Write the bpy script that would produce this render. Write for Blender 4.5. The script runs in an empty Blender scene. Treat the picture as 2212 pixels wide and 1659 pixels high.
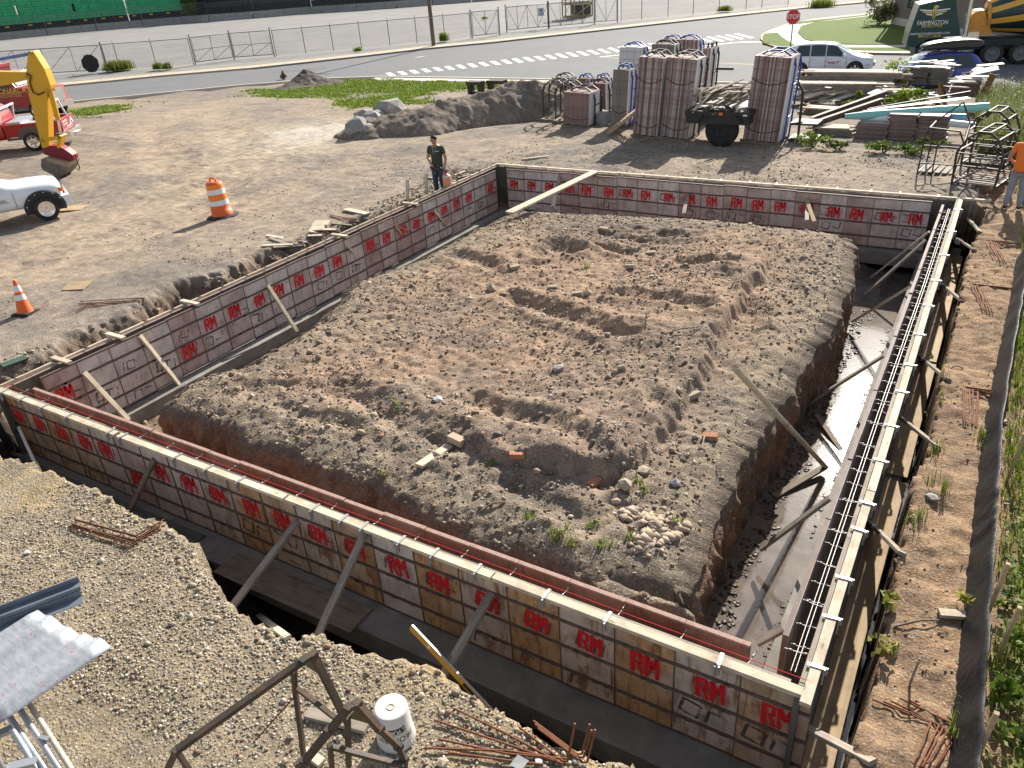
import bpy, bmesh, math, random
import numpy as np
from mathutils import Vector, Matrix, Quaternion
random.seed(7); RNG = np.random.default_rng(11)
S = bpy.context.scene
COL = S.collection
rad = math.radians
# ------------------------------------------------------------------ camera
HC, FPX, CX, CY = 5.5, 1661.0, 1106.0, 829.5
R = np.array([[0.85632067, -0.19890359, 0.47660495],
              [0.5121868, 0.44534198, -0.73439444],
              [-0.0661785, 0.8729879, 0.48323134]])
camd = bpy.data.cameras.new("camera"); cam = bpy.data.objects.new("camera", camd); COL.objects.link(cam)
camd.sensor_fit = 'HORIZONTAL'; camd.sensor_width = 36.0; camd.lens = FPX / 2212 * 36
camd.clip_start = 0.1; camd.clip_end = 600
cm = Matrix([[*R[0], 0], [*R[1], 0], [*R[2], HC], [0, 0, 0, 1]])
cam.matrix_world = cm
S.camera = cam
# ------------------------------------------------------------------ light
SUN_EL, SUN_AZ = rad(32), rad(-4)          # azimuth from +Y towards +X
w = bpy.data.worlds.new("World"); S.world = w; w.use_nodes = True
nt = w.node_tree; bg = nt.nodes["Background"]
sky = nt.nodes.new("ShaderNodeTexSky"); sky.sky_type = 'NISHITA'; sky.sun_disc = False
sky.sun_elevation = SUN_EL; sky.sun_rotation = SUN_AZ
hs = nt.nodes.new('ShaderNodeHueSaturation'); hs.inputs['Saturation'].default_value = .55; nt.links.new(sky.outputs[0], hs.inputs['Color']); nt.links.new(hs.outputs[0], bg.inputs[0]); bg.inputs[1].default_value = 0.09
sd = bpy.data.lights.new("sun", 'SUN'); sun = bpy.data.objects.new("sun", sd); COL.objects.link(sun)
sd.energy = 5.0; sd.angle = rad(0.53); sd.color = (1.0, 0.94, 0.84)
sv = Vector((math.sin(SUN_AZ) * math.cos(SUN_EL), math.cos(SUN_AZ) * math.cos(SUN_EL), math.sin(SUN_EL)))
sun.rotation_euler = sv.to_track_quat('Z', 'Y').to_euler(); sun.location = (0, 30, 40)
S.view_settings.view_transform = 'Standard'; S.view_settings.look = 'None'
S.view_settings.exposure = 0.95; S.view_settings.gamma = 1.0
try: S.cycles.max_bounces = 6; S.cycles.use_denoising = True
except Exception: pass

# ------------------------------------------------------------------ where a sight line of the survey photo meets a plane
def ray(u, v): return R @ np.array([u - CX, -(v - CY), -FPX])
O3 = np.array([0, 0, HC])
def at(u, v, z=0.0):
    d = ray(u, v); return O3 + (z - HC) / d[2] * d
def px(u, v, x):
    d = ray(u, v); return O3 + x / d[0] * d
def py(u, v, y):
    d = ray(u, v); return O3 + y / d[1] * d
def crop(X0, Y0, k): return lambda a, b: ((X0 + k * a) / 1.8228, (Y0 + k * b) / 1.8228)
A, B, C, D = crop(0, 0, .4521), crop(1000, 0, .4521), crop(2000, 0, .4521), crop(3000, 0, .4665)
E, F, G_, H = crop(0, 700, .4521), crop(1000, 700, .4521), crop(2000, 700, .4521), crop(3000, 700, .4665)
I, J, K, L = crop(0, 1450, .4521), crop(1000, 1450, .4521), crop(2000, 1450, .4521), crop(3000, 1450, .4665)
M_, N_, O_, P_ = crop(0, 2250, .4666), crop(1000, 2250, .4666), crop(2000, 2250, .4666), crop(3000, 2250, .8132)

# ------------------------------------------------------------------ mesh helpers
def nrm(a): a = np.asarray(a, float); return a / (np.linalg.norm(a) + 1e-12)
class MB:
    def __init__(s): s.v = []; s.f = []; s.m = []; s.s = []
    def add(s, vs, fs, m=0, sm=False):
        b = len(s.v); s.v += [tuple(map(float, p)) for p in vs]
        for f in fs: s.f.append([b + i for i in f]); s.m.append(m); s.s.append(sm)
    def frame(s, o, ax, ay, az, sz, m=0):
        o = np.asarray(o, float); X, Y, Z = [np.asarray(a, float) * k / 2 for a, k in zip((ax, ay, az), sz)]
        vs = [o + i * X + j * Y + k * Z for i, j, k in ((-1,-1,-1),(1,-1,-1),(1,1,-1),(-1,1,-1),(-1,-1,1),(1,-1,1),(1,1,1),(-1,1,1))]
        s.add(vs, [(0,3,2,1),(4,5,6,7),(0,1,5,4),(1,2,6,5),(2,3,7,6),(3,0,4,7)], m)
    def box(s, c, sz, rz=0, m=0):
        c_, s_ = math.cos(rz), math.sin(rz)
        s.frame(c, (c_, s_, 0), (-s_, c_, 0), (0, 0, 1), sz, m)
    def bb(s, x0, x1, y0, y1, z0, z1, m=0): s.box(((x0+x1)/2, (y0+y1)/2, (z0+z1)/2), (x1-x0, y1-y0, z1-z0), 0, m)
    def beam(s, p, q, wd, h, up=(0, 0, 1), m=0):
        p, q = np.asarray(p, float), np.asarray(q, float); d = nrm(q - p)
        y = np.cross(up, d)
        if np.linalg.norm(y) < 1e-4: y = np.cross((0, 1, 0), d)
        y = nrm(y); z = np.cross(d, y)
        s.frame((p + q) / 2, d, y, z, (np.linalg.norm(q - p), wd, h), m)
    def tube(s, pts, r, n=8, m=0, sm=True, cap=True):
        pts = [np.asarray(p, float) for p in pts]; rs = r if hasattr(r, '__len__') else [r] * len(pts)
        ring = []; prev = None
        for i, p in enumerate(pts):
            d = nrm(pts[min(i + 1, len(pts) - 1)] - pts[max(i - 1, 0)])
            a = np.cross(d, (0, 0, 1)) if prev is None else prev - d * (prev @ d)
            if np.linalg.norm(a) < 1e-3: a = np.cross(d, (1, 0, 0))
            a = nrm(a); prev = a; b = np.cross(d, a)
            ring.append([p + rs[i] * (math.cos(t) * a + math.sin(t) * b) for t in np.arange(n) * 2 * math.pi / n])
        vs = [q for g in ring for q in g]; fs = []
        for i in range(len(pts) - 1):
            for j in range(n): fs.append((i*n+j, i*n+(j+1)%n, (i+1)*n+(j+1)%n, (i+1)*n+j))
        s.add(vs, fs, m, sm)
        if cap:
            s.add(ring[0], [tuple(range(n))[::-1]], m); s.add(ring[-1], [tuple(range(n))], m)
    def lathe(s, prof, n=24, m=0, o=(0,0,0), ax=(0,0,1), sm=True):
        z = nrm(ax); x = np.cross(z, (0, 1, 0)); x = nrm(x) if np.linalg.norm(x) > 1e-3 else np.array([1., 0, 0]); y = np.cross(z, x); o = np.asarray(o, float)
        vs = [o + z * h + r * (math.cos(t) * x + math.sin(t) * y) for r, h in prof for t in np.arange(n) * 2 * math.pi / n]
        fs = [(i*n+j, i*n+(j+1)%n, (i+1)*n+(j+1)%n, (i+1)*n+j) for i in range(len(prof)-1) for j in range(n)]
        s.add(vs, fs, m, sm)
    def cyl(s, p, q, r, n=16, m=0):
        p, q = np.asarray(p, float), np.asarray(q, float); h = np.linalg.norm(q - p)
        s.lathe([(1e-4, 0), (r, 0)], n, m, p, q - p, False); s.lathe([(r, 0), (r, h)], n, m, p, q - p, True); s.lathe([(r, h), (1e-4, h)], n, m, p, q - p, False)
    def prism(s, poly, o, ax, ay, az, th, m=0, sm=False):
        """outline poly (2-D in ax, ay) extruded th along az"""
        o, ax, ay, az = [np.asarray(a, float) for a in (o, ax, ay, az)]
        n = len(poly); a = [o + p[0]*ax + p[1]*ay for p in poly]; b = [p + az*th for p in a]
        s.add(a + b, [tuple(range(n))[::-1], tuple(range(n, 2*n))] + [(i, (i+1)%n, n+(i+1)%n, n+i) for i in range(n)], m, sm)
    def mesh(s, name, mats):
        me = bpy.data.meshes.new(name); me.from_pydata(s.v, [], s.f)
        for m in (mats if isinstance(mats, (list, tuple)) else [mats]): me.materials.append(m)
        me.polygons.foreach_set("material_index", s.m); me.polygons.foreach_set("use_smooth", s.s); me.update()
        return me
    def build(s, name, mats, parent=None, loc=None, world=False, recenter=None):
        """world=True: coordinates are world ones and the parent's placing is undone"""
        if parent is None and loc is None and recenter is not False and s.v:
            a = np.array(s.v); c = np.array([(a[:,0].min()+a[:,0].max())/2, (a[:,1].min()+a[:,1].max())/2, a[:,2].min()])
            s.v = [tuple(p) for p in a - c]; loc = c
        o = bpy.data.objects.new(name, s.mesh(name, mats)); COL.objects.link(o)
        if loc is not None: o.location = loc
        if parent:
            o.parent = parent
            if world: o.matrix_parent_inverse = mw(parent).inverted()
        return o
def mw(o):
    m = Matrix.LocRotScale(o.location, o.rotation_euler, o.scale)
    return (mw(o.parent) @ o.matrix_parent_inverse @ m) if o.parent else m
def tag(o, label=None, cat=None, group=None, kind=None):
    for k, v in (("label", label), ("category", cat), ("group", group), ("kind", kind)):
        if v: o[k] = v
    return o
def thing(name, loc, label, cat, group=None, rz=0, rot=None):
    o = bpy.data.objects.new(name, None); COL.objects.link(o); o.location = loc; o.rotation_euler = rot or (0, 0, rz)
    o.empty_display_size = .2
    return tag(o, label, cat, group)
def copy_tree(o, parent=None):
    c = o.copy(); COL.objects.link(c)
    if parent: c.parent = parent; c.matrix_parent_inverse = o.matrix_parent_inverse.copy()
    for ch in list(o.children): copy_tree(ch, c)
    return c

# ------------------------------------------------------------------ noise in numpy
def _h(ix, iy, sd):
    n = (ix.astype(np.int64) * 374761393 + iy.astype(np.int64) * 668265263 + sd * 2147483647 * 13) & 0xFFFFFFFF
    n = ((n ^ (n >> 13)) * 1274126177) & 0xFFFFFFFF
    return ((n ^ (n >> 16)) & 0xFFFFFF) / float(0xFFFFFF)
def vn(x, y, sd=0):
    ix, iy = np.floor(x), np.floor(y); fx, fy = x - ix, y - iy
    fx, fy = fx*fx*fx*(fx*(fx*6-15)+10), fy*fy*fy*(fy*(fy*6-15)+10)
    a, b, c, d = _h(ix, iy, sd), _h(ix+1, iy, sd), _h(ix, iy+1, sd), _h(ix+1, iy+1, sd)
    return (a*(1-fx)+b*fx)*(1-fy) + (c*(1-fx)+d*fx)*fy
def fbm(x, y, sd=0, oc=4, g=.5):
    t = np.zeros_like(x, float); a = 1.; n = 0.
    c, s_ = math.cos(.6), math.sin(.6)
    for i in range(oc):
        t += a * (vn(x, y, sd + i) * 2 - 1); n += a; a *= g; x, y = (x*c - y*s_) * 2.03 + 7.1, (x*s_ + y*c) * 2.03 - 3.7
    return t / n
def sstep(a, b, x): t = np.clip((x - a) / (b - a), 0, 1); return t*t*(3-2*t)
def seg_dist(x, y, pts, closed=False):
    d = np.full(x.shape, 1e9); P = list(pts) + ([pts[0]] if closed else [])
    for (ax, ay), (bx, by) in zip(P[:-1], P[1:]):
        vx, vy = bx-ax, by-ay; t = np.clip(((x-ax)*vx+(y-ay)*vy)/(vx*vx+vy*vy+1e-12), 0, 1)
        d = np.minimum(d, np.hypot(x-ax-t*vx, y-ay-t*vy))
    return d
def inside(x, y, pts):
    r = np.zeros(x.shape, bool); n = len(pts)
    for i in range(n):
        (ax, ay), (bx, by) = pts[i], pts[(i+1) % n]
        if ay == by: continue
        r ^= ((ay > y) != (by > y)) & (x < (bx-ax)*(y-ay)/(by-ay)+ax)
    return r
def sdf(x, y, pts): d = seg_dist(x, y, pts, True); return np.where(inside(x, y, pts), -d, d)   # negative inside

# ------------------------------------------------------------------ materials
MATS = {}
def newmat(name):
    m = bpy.data.materials.new(name); m.use_nodes = True
    n = m.node_tree.nodes; return m, n, m.node_tree.links, n["Principled BSDF"]
def ramp(n, stops):
    r = n.new("ShaderNodeValToRGB"); e = r.color_ramp.elements
    while len(e) < len(stops): e.new(.5)
    for el, (p, c) in zip(e, stops): el.position = p; el.color = (*c, 1) if len(c) == 3 else c
    return r
def noise(n, l, co, scale, detail=4, rough=.55, map_=None):
    t = n.new("ShaderNodeTexNoise"); t.inputs["Scale"].default_value = scale; t.inputs["Detail"].default_value = detail; t.inputs["Roughness"].default_value = rough
    if map_:
        mp = n.new("ShaderNodeMapping"); mp.inputs["Scale"].default_value = map_; l.new(co, mp.inputs[0]); co = mp.outputs[0]
    l.new(co, t.inputs["Vector"]); return t
def mixc(n, l, a, b, fac, mode='MIX'):
    m = n.new("ShaderNodeMix"); m.data_type = 'RGBA'; m.blend_type = mode
    for sock, v in ((m.inputs[6], a), (m.inputs[7], b), (m.inputs[0], fac)):
        if hasattr(v, 'is_output'): l.new(v, sock)
        elif isinstance(v, (int, float)): sock.default_value = v
        else: sock.default_value = (*v, 1) if len(v) == 3 else v
    return m.outputs[2]
def math_(n, l, op, a, b=0., c=None):
    m = n.new("ShaderNodeMath"); m.operation = op
    for i, v in enumerate((a, b, c)):
        if v is None: continue
        if hasattr(v, 'is_output'): l.new(v, m.inputs[i])
        else: m.inputs[i].default_value = v
    return m.outputs[0]
def mat(name, col, rough=.7, var=.18, scale=6., bump=.15, bscale=60., metal=0., dirt=None, dirt_amt=.5, dscale=3., rand=0., spec=.4, stretch=None, coat=0.):
    if name in MATS: return MATS[name]
    m, n, l, p = newmat(name); tc = n.new("ShaderNodeTexCoord"); co = tc.outputs["Object"]
    a = noise(n, l, co, scale, 6, .6, stretch)
    r = ramp(n, [(.25, [c*(1-var) for c in col]), (.75, [min(1, c*(1+var)) for c in col])]); l.new(a.outputs[0], r.inputs[0])
    c = r.outputs[0]
    if dirt:
        d = noise(n, l, co, dscale, 8, .65, stretch); dr = ramp(n, [(.5 - .2*dirt_amt, (0,0,0)), (.72, (1,1,1))]); l.new(d.outputs[0], dr.inputs[0])
        c = mixc(n, l, c, dirt, math_(n, l, 'MULTIPLY', dr.outputs[0], dirt_amt))
    if rand:
        oi = n.new("ShaderNodeObjectInfo"); v = math_(n, l, 'MULTIPLY_ADD', oi.outputs["Random"], 2*rand, 1-rand)
        hs = n.new("ShaderNodeHueSaturation"); l.new(c, hs.inputs["Color"]); l.new(v, hs.inputs["Value"]); c = hs.outputs[0]
    l.new(c, p.inputs["Base Color"]); p.inputs["Roughness"].default_value = rough; p.inputs["Metallic"].default_value = metal
    p.inputs["Specular IOR Level"].default_value = spec; p.inputs["Coat Weight"].default_value = coat
    if bump:
        bn = noise(n, l, co, bscale, 5, .6, stretch); b = n.new("ShaderNodeBump"); b.inputs["Strength"].default_value = bump; b.inputs["Distance"].default_value = .02
        l.new(bn.outputs[0], b.inputs["Height"]); l.new(b.outputs[0], p.inputs["Normal"])
    MATS[name] = m; return m
def wood(name, col, dark, dirt=None, rand=.12, knots=True):
    """lumber, grain along the object's own x axis"""
    if name in MATS: return MATS[name]
    m, n, l, p = newmat(name); tc = n.new("ShaderNodeTexCoord"); co = tc.outputs["Object"]
    oi = n.new("ShaderNodeObjectInfo"); mp = n.new("ShaderNodeVectorMath"); mp.operation = 'MULTIPLY_ADD'
    cx = n.new("ShaderNodeCombineXYZ"); l.new(math_(n, l, 'MULTIPLY', oi.outputs["Random"], 37.), cx.inputs[0]); l.new(math_(n, l, 'MULTIPLY', oi.outputs["Random"], 11.), cx.inputs[1])
    ad = n.new("ShaderNodeVectorMath"); ad.operation = 'ADD'; l.new(co, ad.inputs[0]); l.new(cx.outputs[0], ad.inputs[1]); co = ad.outputs[0]
    g = noise(n, l, co, 1.0, 6, .6, (2.2, 38, 38)); r = ramp(n, [(.3, dark), (.7, col)]); l.new(g.outputs[0], r.inputs[0]); c = r.outputs[0]
    if dirt:
        d = noise(n, l, co, 3.5, 8, .7); dr = ramp(n, [(.47, (0,0,0)), (.68, (1,1,1))]); l.new(d.outputs[0], dr.inputs[0]); c = mixc(n, l, c, dirt, math_(n, l, 'MULTIPLY', dr.outputs[0], .65))
    if knots:
        k = n.new("ShaderNodeTexVoronoi"); mp2 = n.new("ShaderNodeMapping"); mp2.inputs["Scale"].default_value = (3.2, 9, 9); l.new(co, mp2.inputs[0]); l.new(mp2.outputs[0], k.inputs["Vector"]); k.inputs["Scale"].default_value = 1.
        kr = ramp(n, [(.08, (1,1,1)), (.16, (0,0,0))]); l.new(k.outputs["Distance"], kr.inputs[0]); c = mixc(n, l, c, [x*.45 for x in dark], math_(n, l, 'MULTIPLY', kr.outputs[0], .7))
    v = math_(n, l, 'MULTIPLY_ADD', oi.outputs["Random"], 2*rand, 1-rand); hs = n.new("ShaderNodeHueSaturation"); l.new(c, hs.inputs["Color"]); l.new(v, hs.inputs["Value"])
    l.new(hs.outputs[0], p.inputs["Base Color"]); p.inputs["Roughness"].default_value = .8; p.inputs["Specular IOR Level"].default_value = .25
    b = n.new("ShaderNodeBump"); b.inputs["Strength"].default_value = .3; b.inputs["Distance"].default_value = .01; l.new(g.outputs[0], b.inputs["Height"]); l.new(b.outputs[0], p.inputs["Normal"])
    MATS[name] = m; return m
W_NEW = wood("wood_pale_lumber", (.62, .54, .42), (.46, .385, .28), (.25, .18, .12))
W_OLD = wood("wood_grey_lumber", (.36, .31, .25), (.22, .185, .15), (.14, .11, .09))
W_WET = wood("wood_dirty_lumber", (.27, .22, .165), (.16, .125, .09), (.09, .07, .05))
W_PLY = wood("wood_tan_plywood", (.46, .345, .215), (.35, .25, .15), (.22, .15, .1), knots=False)
W_PLYWET = wood("wood_dark_wet_plywood", (.15, .14, .13), (.09, .085, .08), (.2, .18, .16), knots=False)
RUST = mat("rusty_steel", (.20, .075, .035), .85, .35, 30, .3, 90, 0, (.10, .04, .02), .6, 12)
DARKSTEEL = mat("dark_painted_steel", (.035, .032, .028), .6, .3, 12, .15, 60, 0, (.12, .05, .03), .5, 9)
ZINC = mat("galvanised_steel", (.40, .40, .39), .5, .15, 14, .1, 60, .55, (.3, .27, .23), .4, 10)
GALV = mat("grey_fence_steel", (.13, .14, .16), .55, .15, 10, 0, 40, .3)
BLUE = mat("blue_painted_steel", (.035, .085, .33), .5, .2, 8, .1, 50, 0, (.15, .1, .08), .3, 7)
CONC = mat("footing_concrete", (.27,.255,.23), .9, .2, 5, .35, 45, 0, (.11,.095,.08), .8, 1.6)
RUBBER = mat("tyre_rubber", (.022, .021, .021), .85, .25, 9, .3, 60, 0, (.12, .1, .08), .35, 5)
BLACKP = mat("black_plastic", (.02, .02, .022), .5, .2, 8, .05, 40)
GLASSD = mat("car_glass", (.03, .045, .05), .06, .1, 2, 0, 10, 0, spec=.8)
CHROME = mat("bright_metal", (.7, .7, .7), .18, .08, 4, 0, 10, .9)
# ------------------------------------------------------------------ terrain
WX0, WX1, WY0, WY1 = -13.07, -0.38, 4.745, 20.16       # outer edge of the formwork, tops at z = 0
ZF = -1.24                                              # top of the footing
def xy(p, z): q = at(*p, z); return (q[0], q[1])
FG_EDGE = [(-11.05,3.8),(-10.3,3.86),(-9.1,3.95),(-8.0,3.86),(-6.9,3.74),(-6.15,3.47),(-5.75,3.31),(-5.42,3.26),(-4.9,3.26),(-4.63,3.43),(-4.07,3.5),(-3.56,3.55),(-3.05,3.56),(-2.73,3.5),(-2.43,3.47),(-2.1,3.47),(-1.7,3.53),(-1.4,3.62),(-1.1,3.5),(-.75,2.9),(-.55,1.5)]
PIT = FG_EDGE + [(.0,1.5),(.0,4),(.0,7.5),(-.03,8.6),(.03,9.5),(.02,11),(.0,13),(-.01,15),(-.04,17),(.08,19),(.14,20.6),(-.4,20.8),(-4,20.85),(-9,20.75),(-12.4,20.7),(-13.6,20.3),(-13.65,17.5)] + \
      [xy(E(*p), -.25) for p in ((2212,640),(1900,815),(1480,890),(1030,1190),(520,1370))] + [(-14.25,6.2),(-14.2,5),(-13.6,4.3),(-12.3,3.95)]
MOUND_U = [(355,855),(440,880),(560,945),(680,990),(772,1018),(900,1085),(1010,1135),(1130,1190),(1250,1240),(1400,1298),(1500,1328),(1548,1300),(1580,1150),(1600,1080),(1640,1010),(1690,920),(1740,840),(1780,760),(1840,690),(1868,600),(1880,520),(1850,490),(1500,458),(1250,447),(1120,440),(1010,490),(900,545),(780,590),(690,670),(640,710),(540,770),(440,790),(370,840)]
MOUND = [xy(p, -.2) for p in MOUND_U]
PLAT = [xy(p, -.05) for p in ((500,800),(640,800),(760,835),(860,885),(1000,945),(1150,975),(1310,1020),(1400,950),(1450,880),(1540,770),(1560,690),(1600,640),(1660,560),(1640,500),(1200,465),(1050,500),(900,570),(760,640))]
ROAD_NEAR = [(-120,-24),(-62,24),(-53.8,31.2),(-45.5,39.1),(-40.5,42.3),(-36.6,43.3),(-26.4,43.1),(-14,42.6),(40,40.5)]
RUTS = [([K(-300,250),K(0,370),K(420,520),K(620,640),K(830,900)], .17, .13), ([G_(60,1020),G_(400,1150),G_(640,1230),G_(900,1350),G_(1080,1370)], .2, .17), ([G_(900,1010),G_(1200,1060),G_(1400,1100),G_(1700,1180)], .15, .12),
        ([G_(780,545),G_(900,590),G_(1060,630)], .13, .11), ([G_(860,455),G_(1000,490),G_(1180,520)], .13, .1), ([G_(1100,395),G_(1300,420),G_(1430,420)], .13, .09), ([G_(1360,480),G_(1620,500)], .17, .13), ([G_(1450,740),G_(1700,760),G_(1960,770)], .13, .09), ([G_(300,640),G_(430,560),G_(560,600)], .22, .2),
        ([K(0,900),K(400,1120),K(700,1280)], .15, .1), ([J(700,100),J(1100,260),J(1400,420),J(1700,560)], .22, .12), ([J(100,200),J(450,350),J(900,420)], .12, .07), ([F(1780,640),F(2060,740)], .2, .15), ([G_(1900,900),G_(2100,1150),G_(2000,1400)], .25, .16), ([K(1250,260),K(1390,480),K(1050,720),K(880,900)], .12, .1)]
RUTS = [([xy(p, -.1) for p in pts], wd, dp) for pts, wd, dp in RUTS]
TRACKS = [([E(0,800),E(600,480),E(1200,280),E(1900,60)], -.25), ([E(0,950),E(700,640),E(1500,420),E(2200,150)], -.25), ([A(1500,1659),A(2000,1400),A(2050,1250),A(1800,900)], -.35), ([A(1900,1659),B(100,1400),B(300,1200)], -.3), ([A(1500,1500),A(1300,1150),A(1750,880)], -.4)]
TRACKS = [[xy(p, z) for p in pts] for pts, z in TRACKS]
def grade(x, y):
    d = seg_dist(x, y, ROAD_NEAR)
    site = inside(x, y, ROAD_NEAR + [(40,-60),(-120,-60)])
    g = np.where(site, -.2 - .7*(1 - sstep(0, 19, d)), -1.13)
    g = g + .05*sstep(-3, 3.6, y)*0 - .06*sstep(-13.5, -16, x)
    return np.where(site & (d < .25), -1.13, g), site, d
def terrain(x, y):
    g, site, dr = grade(x, y)
    n1, n2, n3 = fbm(x*.35, y*.35, 1, 4), fbm(x*1.7, y*1.7, 5, 4), fbm(x*6.5, y*6.5, 9, 4, .6)
    near = np.clip(1 - (np.hypot(x + 6, y - 10) - 14) / 22, .25, 1)
    dw = np.minimum.reduce([np.abs(x - WX0), np.abs(y - WY1)])
    rough = np.where(site, .6 + .6*np.exp(-(dw/2.5)**2) + .7*sstep(20.4, 21.2, y)*sstep(27.5, 25.5, y)*(x > -16), 0)
    fg = (y < 4.2) & (x < .1); bank = (x > -.2) & (x < 1.2)
    h = g + rough*(.07*n1 + .035*n2 + .016*n3)
    h = np.where(fg, g + .09 + .07*n1 + .025*n2 + .012*n3, h)
    h = np.where(x > -.1, np.where(y < 22, g - .1 + .07*n1 + .07*n2 + .045*n3, h), h)
    for t in TRACKS:
        d = seg_dist(x, y, t); k = np.exp(-(d/.9)**2)
        h = h - k*.05 + .02*np.exp(-((d-1.1)/.3)**2)*(1 + n3)
    # pit
    e = .16*n2 + .1*n3 + .06*fbm(x*15, y*15, 21, 2)
    dp = sdf(x, y, PIT) + e*np.where(fg, .7, np.where(x > -.5, .35, .9))
    wd = np.where(y < 4.4, .10, np.where(x > -.5, .09, .85 + .4*fbm(x*.9, y*.9, 31, 2)))
    bot = np.where(y < 4.75, -1.95, np.where(x > -.4, -1.72, np.where((x < -13) | (y > 20), -1.0, -1.48)))
    inside_w = (x > WX0) & (x < WX1) & (y > WY0) & (y < WY1)
    bot = np.where(inside_w, -1.5 - .34*sstep(-6, -2.2, x) , bot) + .03*n2 + .02*n3
    bot = np.where(inside_w & (x > -2.5), bot + .1*sstep(16.2, 17.5, y) + .22*np.clip(fbm(x*2.2, y*1.1, 77, 3) + .12, 0, 1)*sstep(-1.38, -1.62, x), bot)
    t = sstep(0, 1, -dp / wd)
    h = h*(1 - t) + bot*t
    # mound
    kx = np.where(x > -2.2, .6, 1.); dm = sdf(x, y, MOUND) + kx*(.17*n2 + .10*n3 + .05*fbm(x*15, y*15, 22, 2))
    dm = dm + np.where((x > -2.6) & (y > 5.6), .36, .10); tm = 1 - sstep(0, 1, dm / (np.where(x > -2.3, .10, .2) + .16*np.abs(n2) + .3*((x < -9.5))))
    dpl = sdf(x, y, PLAT) + .16*n2 + .07*n3
    zm = -.28 + (.07 + .2*sstep(-6.8, -3.6, x))*(1 - sstep(-.09, .09, dpl)) + .06*n1 + .05*n2 + .03*n3 + .03*(.5 - np.abs(fbm(x*9, y*9, 41, 3)))*2*.6 + .022*fbm(x*15, y*15, 43, 2)
    zm = zm - .1*np.exp(-(np.maximum(-dm, 0)/.22)**2)
    rz = np.zeros_like(x)
    for pts, wd_, dp_ in RUTS:
        d = seg_dist(x, y, pts) + .04*n3
        rz += -.62*dp_*np.exp(-(d/wd_)**2) + .4*dp_*np.exp(-((d-1.9*wd_)/(.8*wd_))**2)
    zm = zm + rz + .05*np.abs(fbm(x*3.1, y*3.1, 51, 3))
    h = h*(1 - tm) + zm*tm
    h = np.where((h < bot - .05) & (t > .9), bot, h)
    return h, dict(site=site, t=t, tm=tm, dm=dm, dp=dp, n1=n1, n2=n2, n3=n3, fg=fg, dr=dr, dpl=dpl, rz=rz, inw=inside_w)
def axis(parts):
    a = []
    for x0, x1, st in parts:
        n = max(2, int(round((x1 - x0)/st))); a += list(np.linspace(x0, x1, n, endpoint=False))
    return np.array(a + [parts[-1][1]])
def grow(x0, x1, a, b):
    o = [x0]; st = a; s = 1 if x1 > x0 else -1
    while (x1 - o[-1])*s > st: o.append(o[-1] + s*st); st = min(st*1.18, b)
    return o + [x1]
GXc = axis([(-14.9, 1.5, .042)]); GX = np.array(sorted(set(grow(-30, -170, .3, 9)[1:] ) | set(axis([(-30, -14.9, .1)])) | set(GXc) | set(grow(1.5, 70, .08, 6)[1:])))
GYc = axis([(1.6, 21.4, .042)]); GY = np.array(sorted(set(grow(1.6, -40, .1, 5)[1:]) | set(GYc) | set(axis([(21.4, 36, .11)])[1:]) | set(grow(36, 230, .2, 8)[1:])))
gx, gy = np.meshgrid(GX, GY)
hz, T = terrain(gx, gy)
NX, NY = len(GX), len(GY)
def hgt(x, y):
    x = np.atleast_1d(np.asarray(x, float)); y = np.atleast_1d(np.asarray(y, float))
    i = np.clip(np.searchsorted(GX, x) - 1, 0, NX-2); j = np.clip(np.searchsorted(GY, y) - 1, 0, NY-2)
    fx = np.clip((x-GX[i])/(GX[i+1]-GX[i]), 0, 1); fy = np.clip((y-GY[j])/(GY[j+1]-GY[j]), 0, 1)
    return (hz[j,i]*(1-fx)+hz[j,i+1]*fx)*(1-fy) + (hz[j+1,i]*(1-fx)+hz[j+1,i+1]*fx)*fy
def zat(x, y): return float(hgt(x, y)[0])
def gnd(u, v, dz=0.):
    """where the sight line meets the terrain"""
    d = ray(u, v); t = np.linspace(.8, 120, 4000)/np.linalg.norm(d); P = O3 + t[:,None]*d
    k = np.nonzero(P[:,2] < hgt(P[:,0], P[:,1]) + dz)[0]
    if not len(k): return at(u, v, -1.)
    lo, hi = t[max(k[0]-1, 0)], t[k[0]]
    for _ in range(18):
        m = (lo+hi)/2; q = O3 + m*d
        if q[2] < zat(q[0], q[1]) + dz: hi = m
        else: lo = m
    return O3 + hi*d
# ---- colours of the soil (the near trench also carries painted shade)
def cmix(c, col, k): return c*(1-k[...,None]) + np.array(col)*k[...,None]
nA, nB, nC = fbm(gx*.5+9, gy*.5, 61, 4), fbm(gx*2.3, gy*2.3+5, 65, 4), fbm(gx*8, gy*8, 69, 3)
col = np.zeros(gx.shape + (3,)) + np.array((.30, .242, .185))
col = cmix(col, (.205, .178, .155), np.clip(.75*sstep(-.12, .22, nA) + .35*sstep(0,.35,nB), 0, 1)); col = col*(1 + .22*nB[...,None] + .16*nC[...,None])
trk = np.zeros_like(gx)
for t_ in TRACKS: trk = np.maximum(trk, np.exp(-(seg_dist(gx, gy, t_)/1.3)**2))
col = cmix(col, (.385, .30, .215), np.clip(trk*.85*(.7+.9*nB), 0, 1))
fgm = sstep(4.3, 3.9, gy)*sstep(.2, -.1, gx)
col = cmix(col, (.29, .235, .16), fgm); col = cmix(col, (.34, .255, .14), fgm*sstep(.15, .5, nA + .3*nB))
md = T['tm']
col = cmix(col, (.268, .20, .15), md); col = cmix(col, (.315, .218, .152), md*sstep(.05, .4, nA)*.8); col = cmix(col, (.18, .142, .115), md*sstep(.05, .45, -nA + .35*nB)*.85)
rim = md*sstep(1.5, .3, -T['dm'] + .5*nB); col = cmix(col, (.245, .205, .15), rim*.65)
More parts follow.
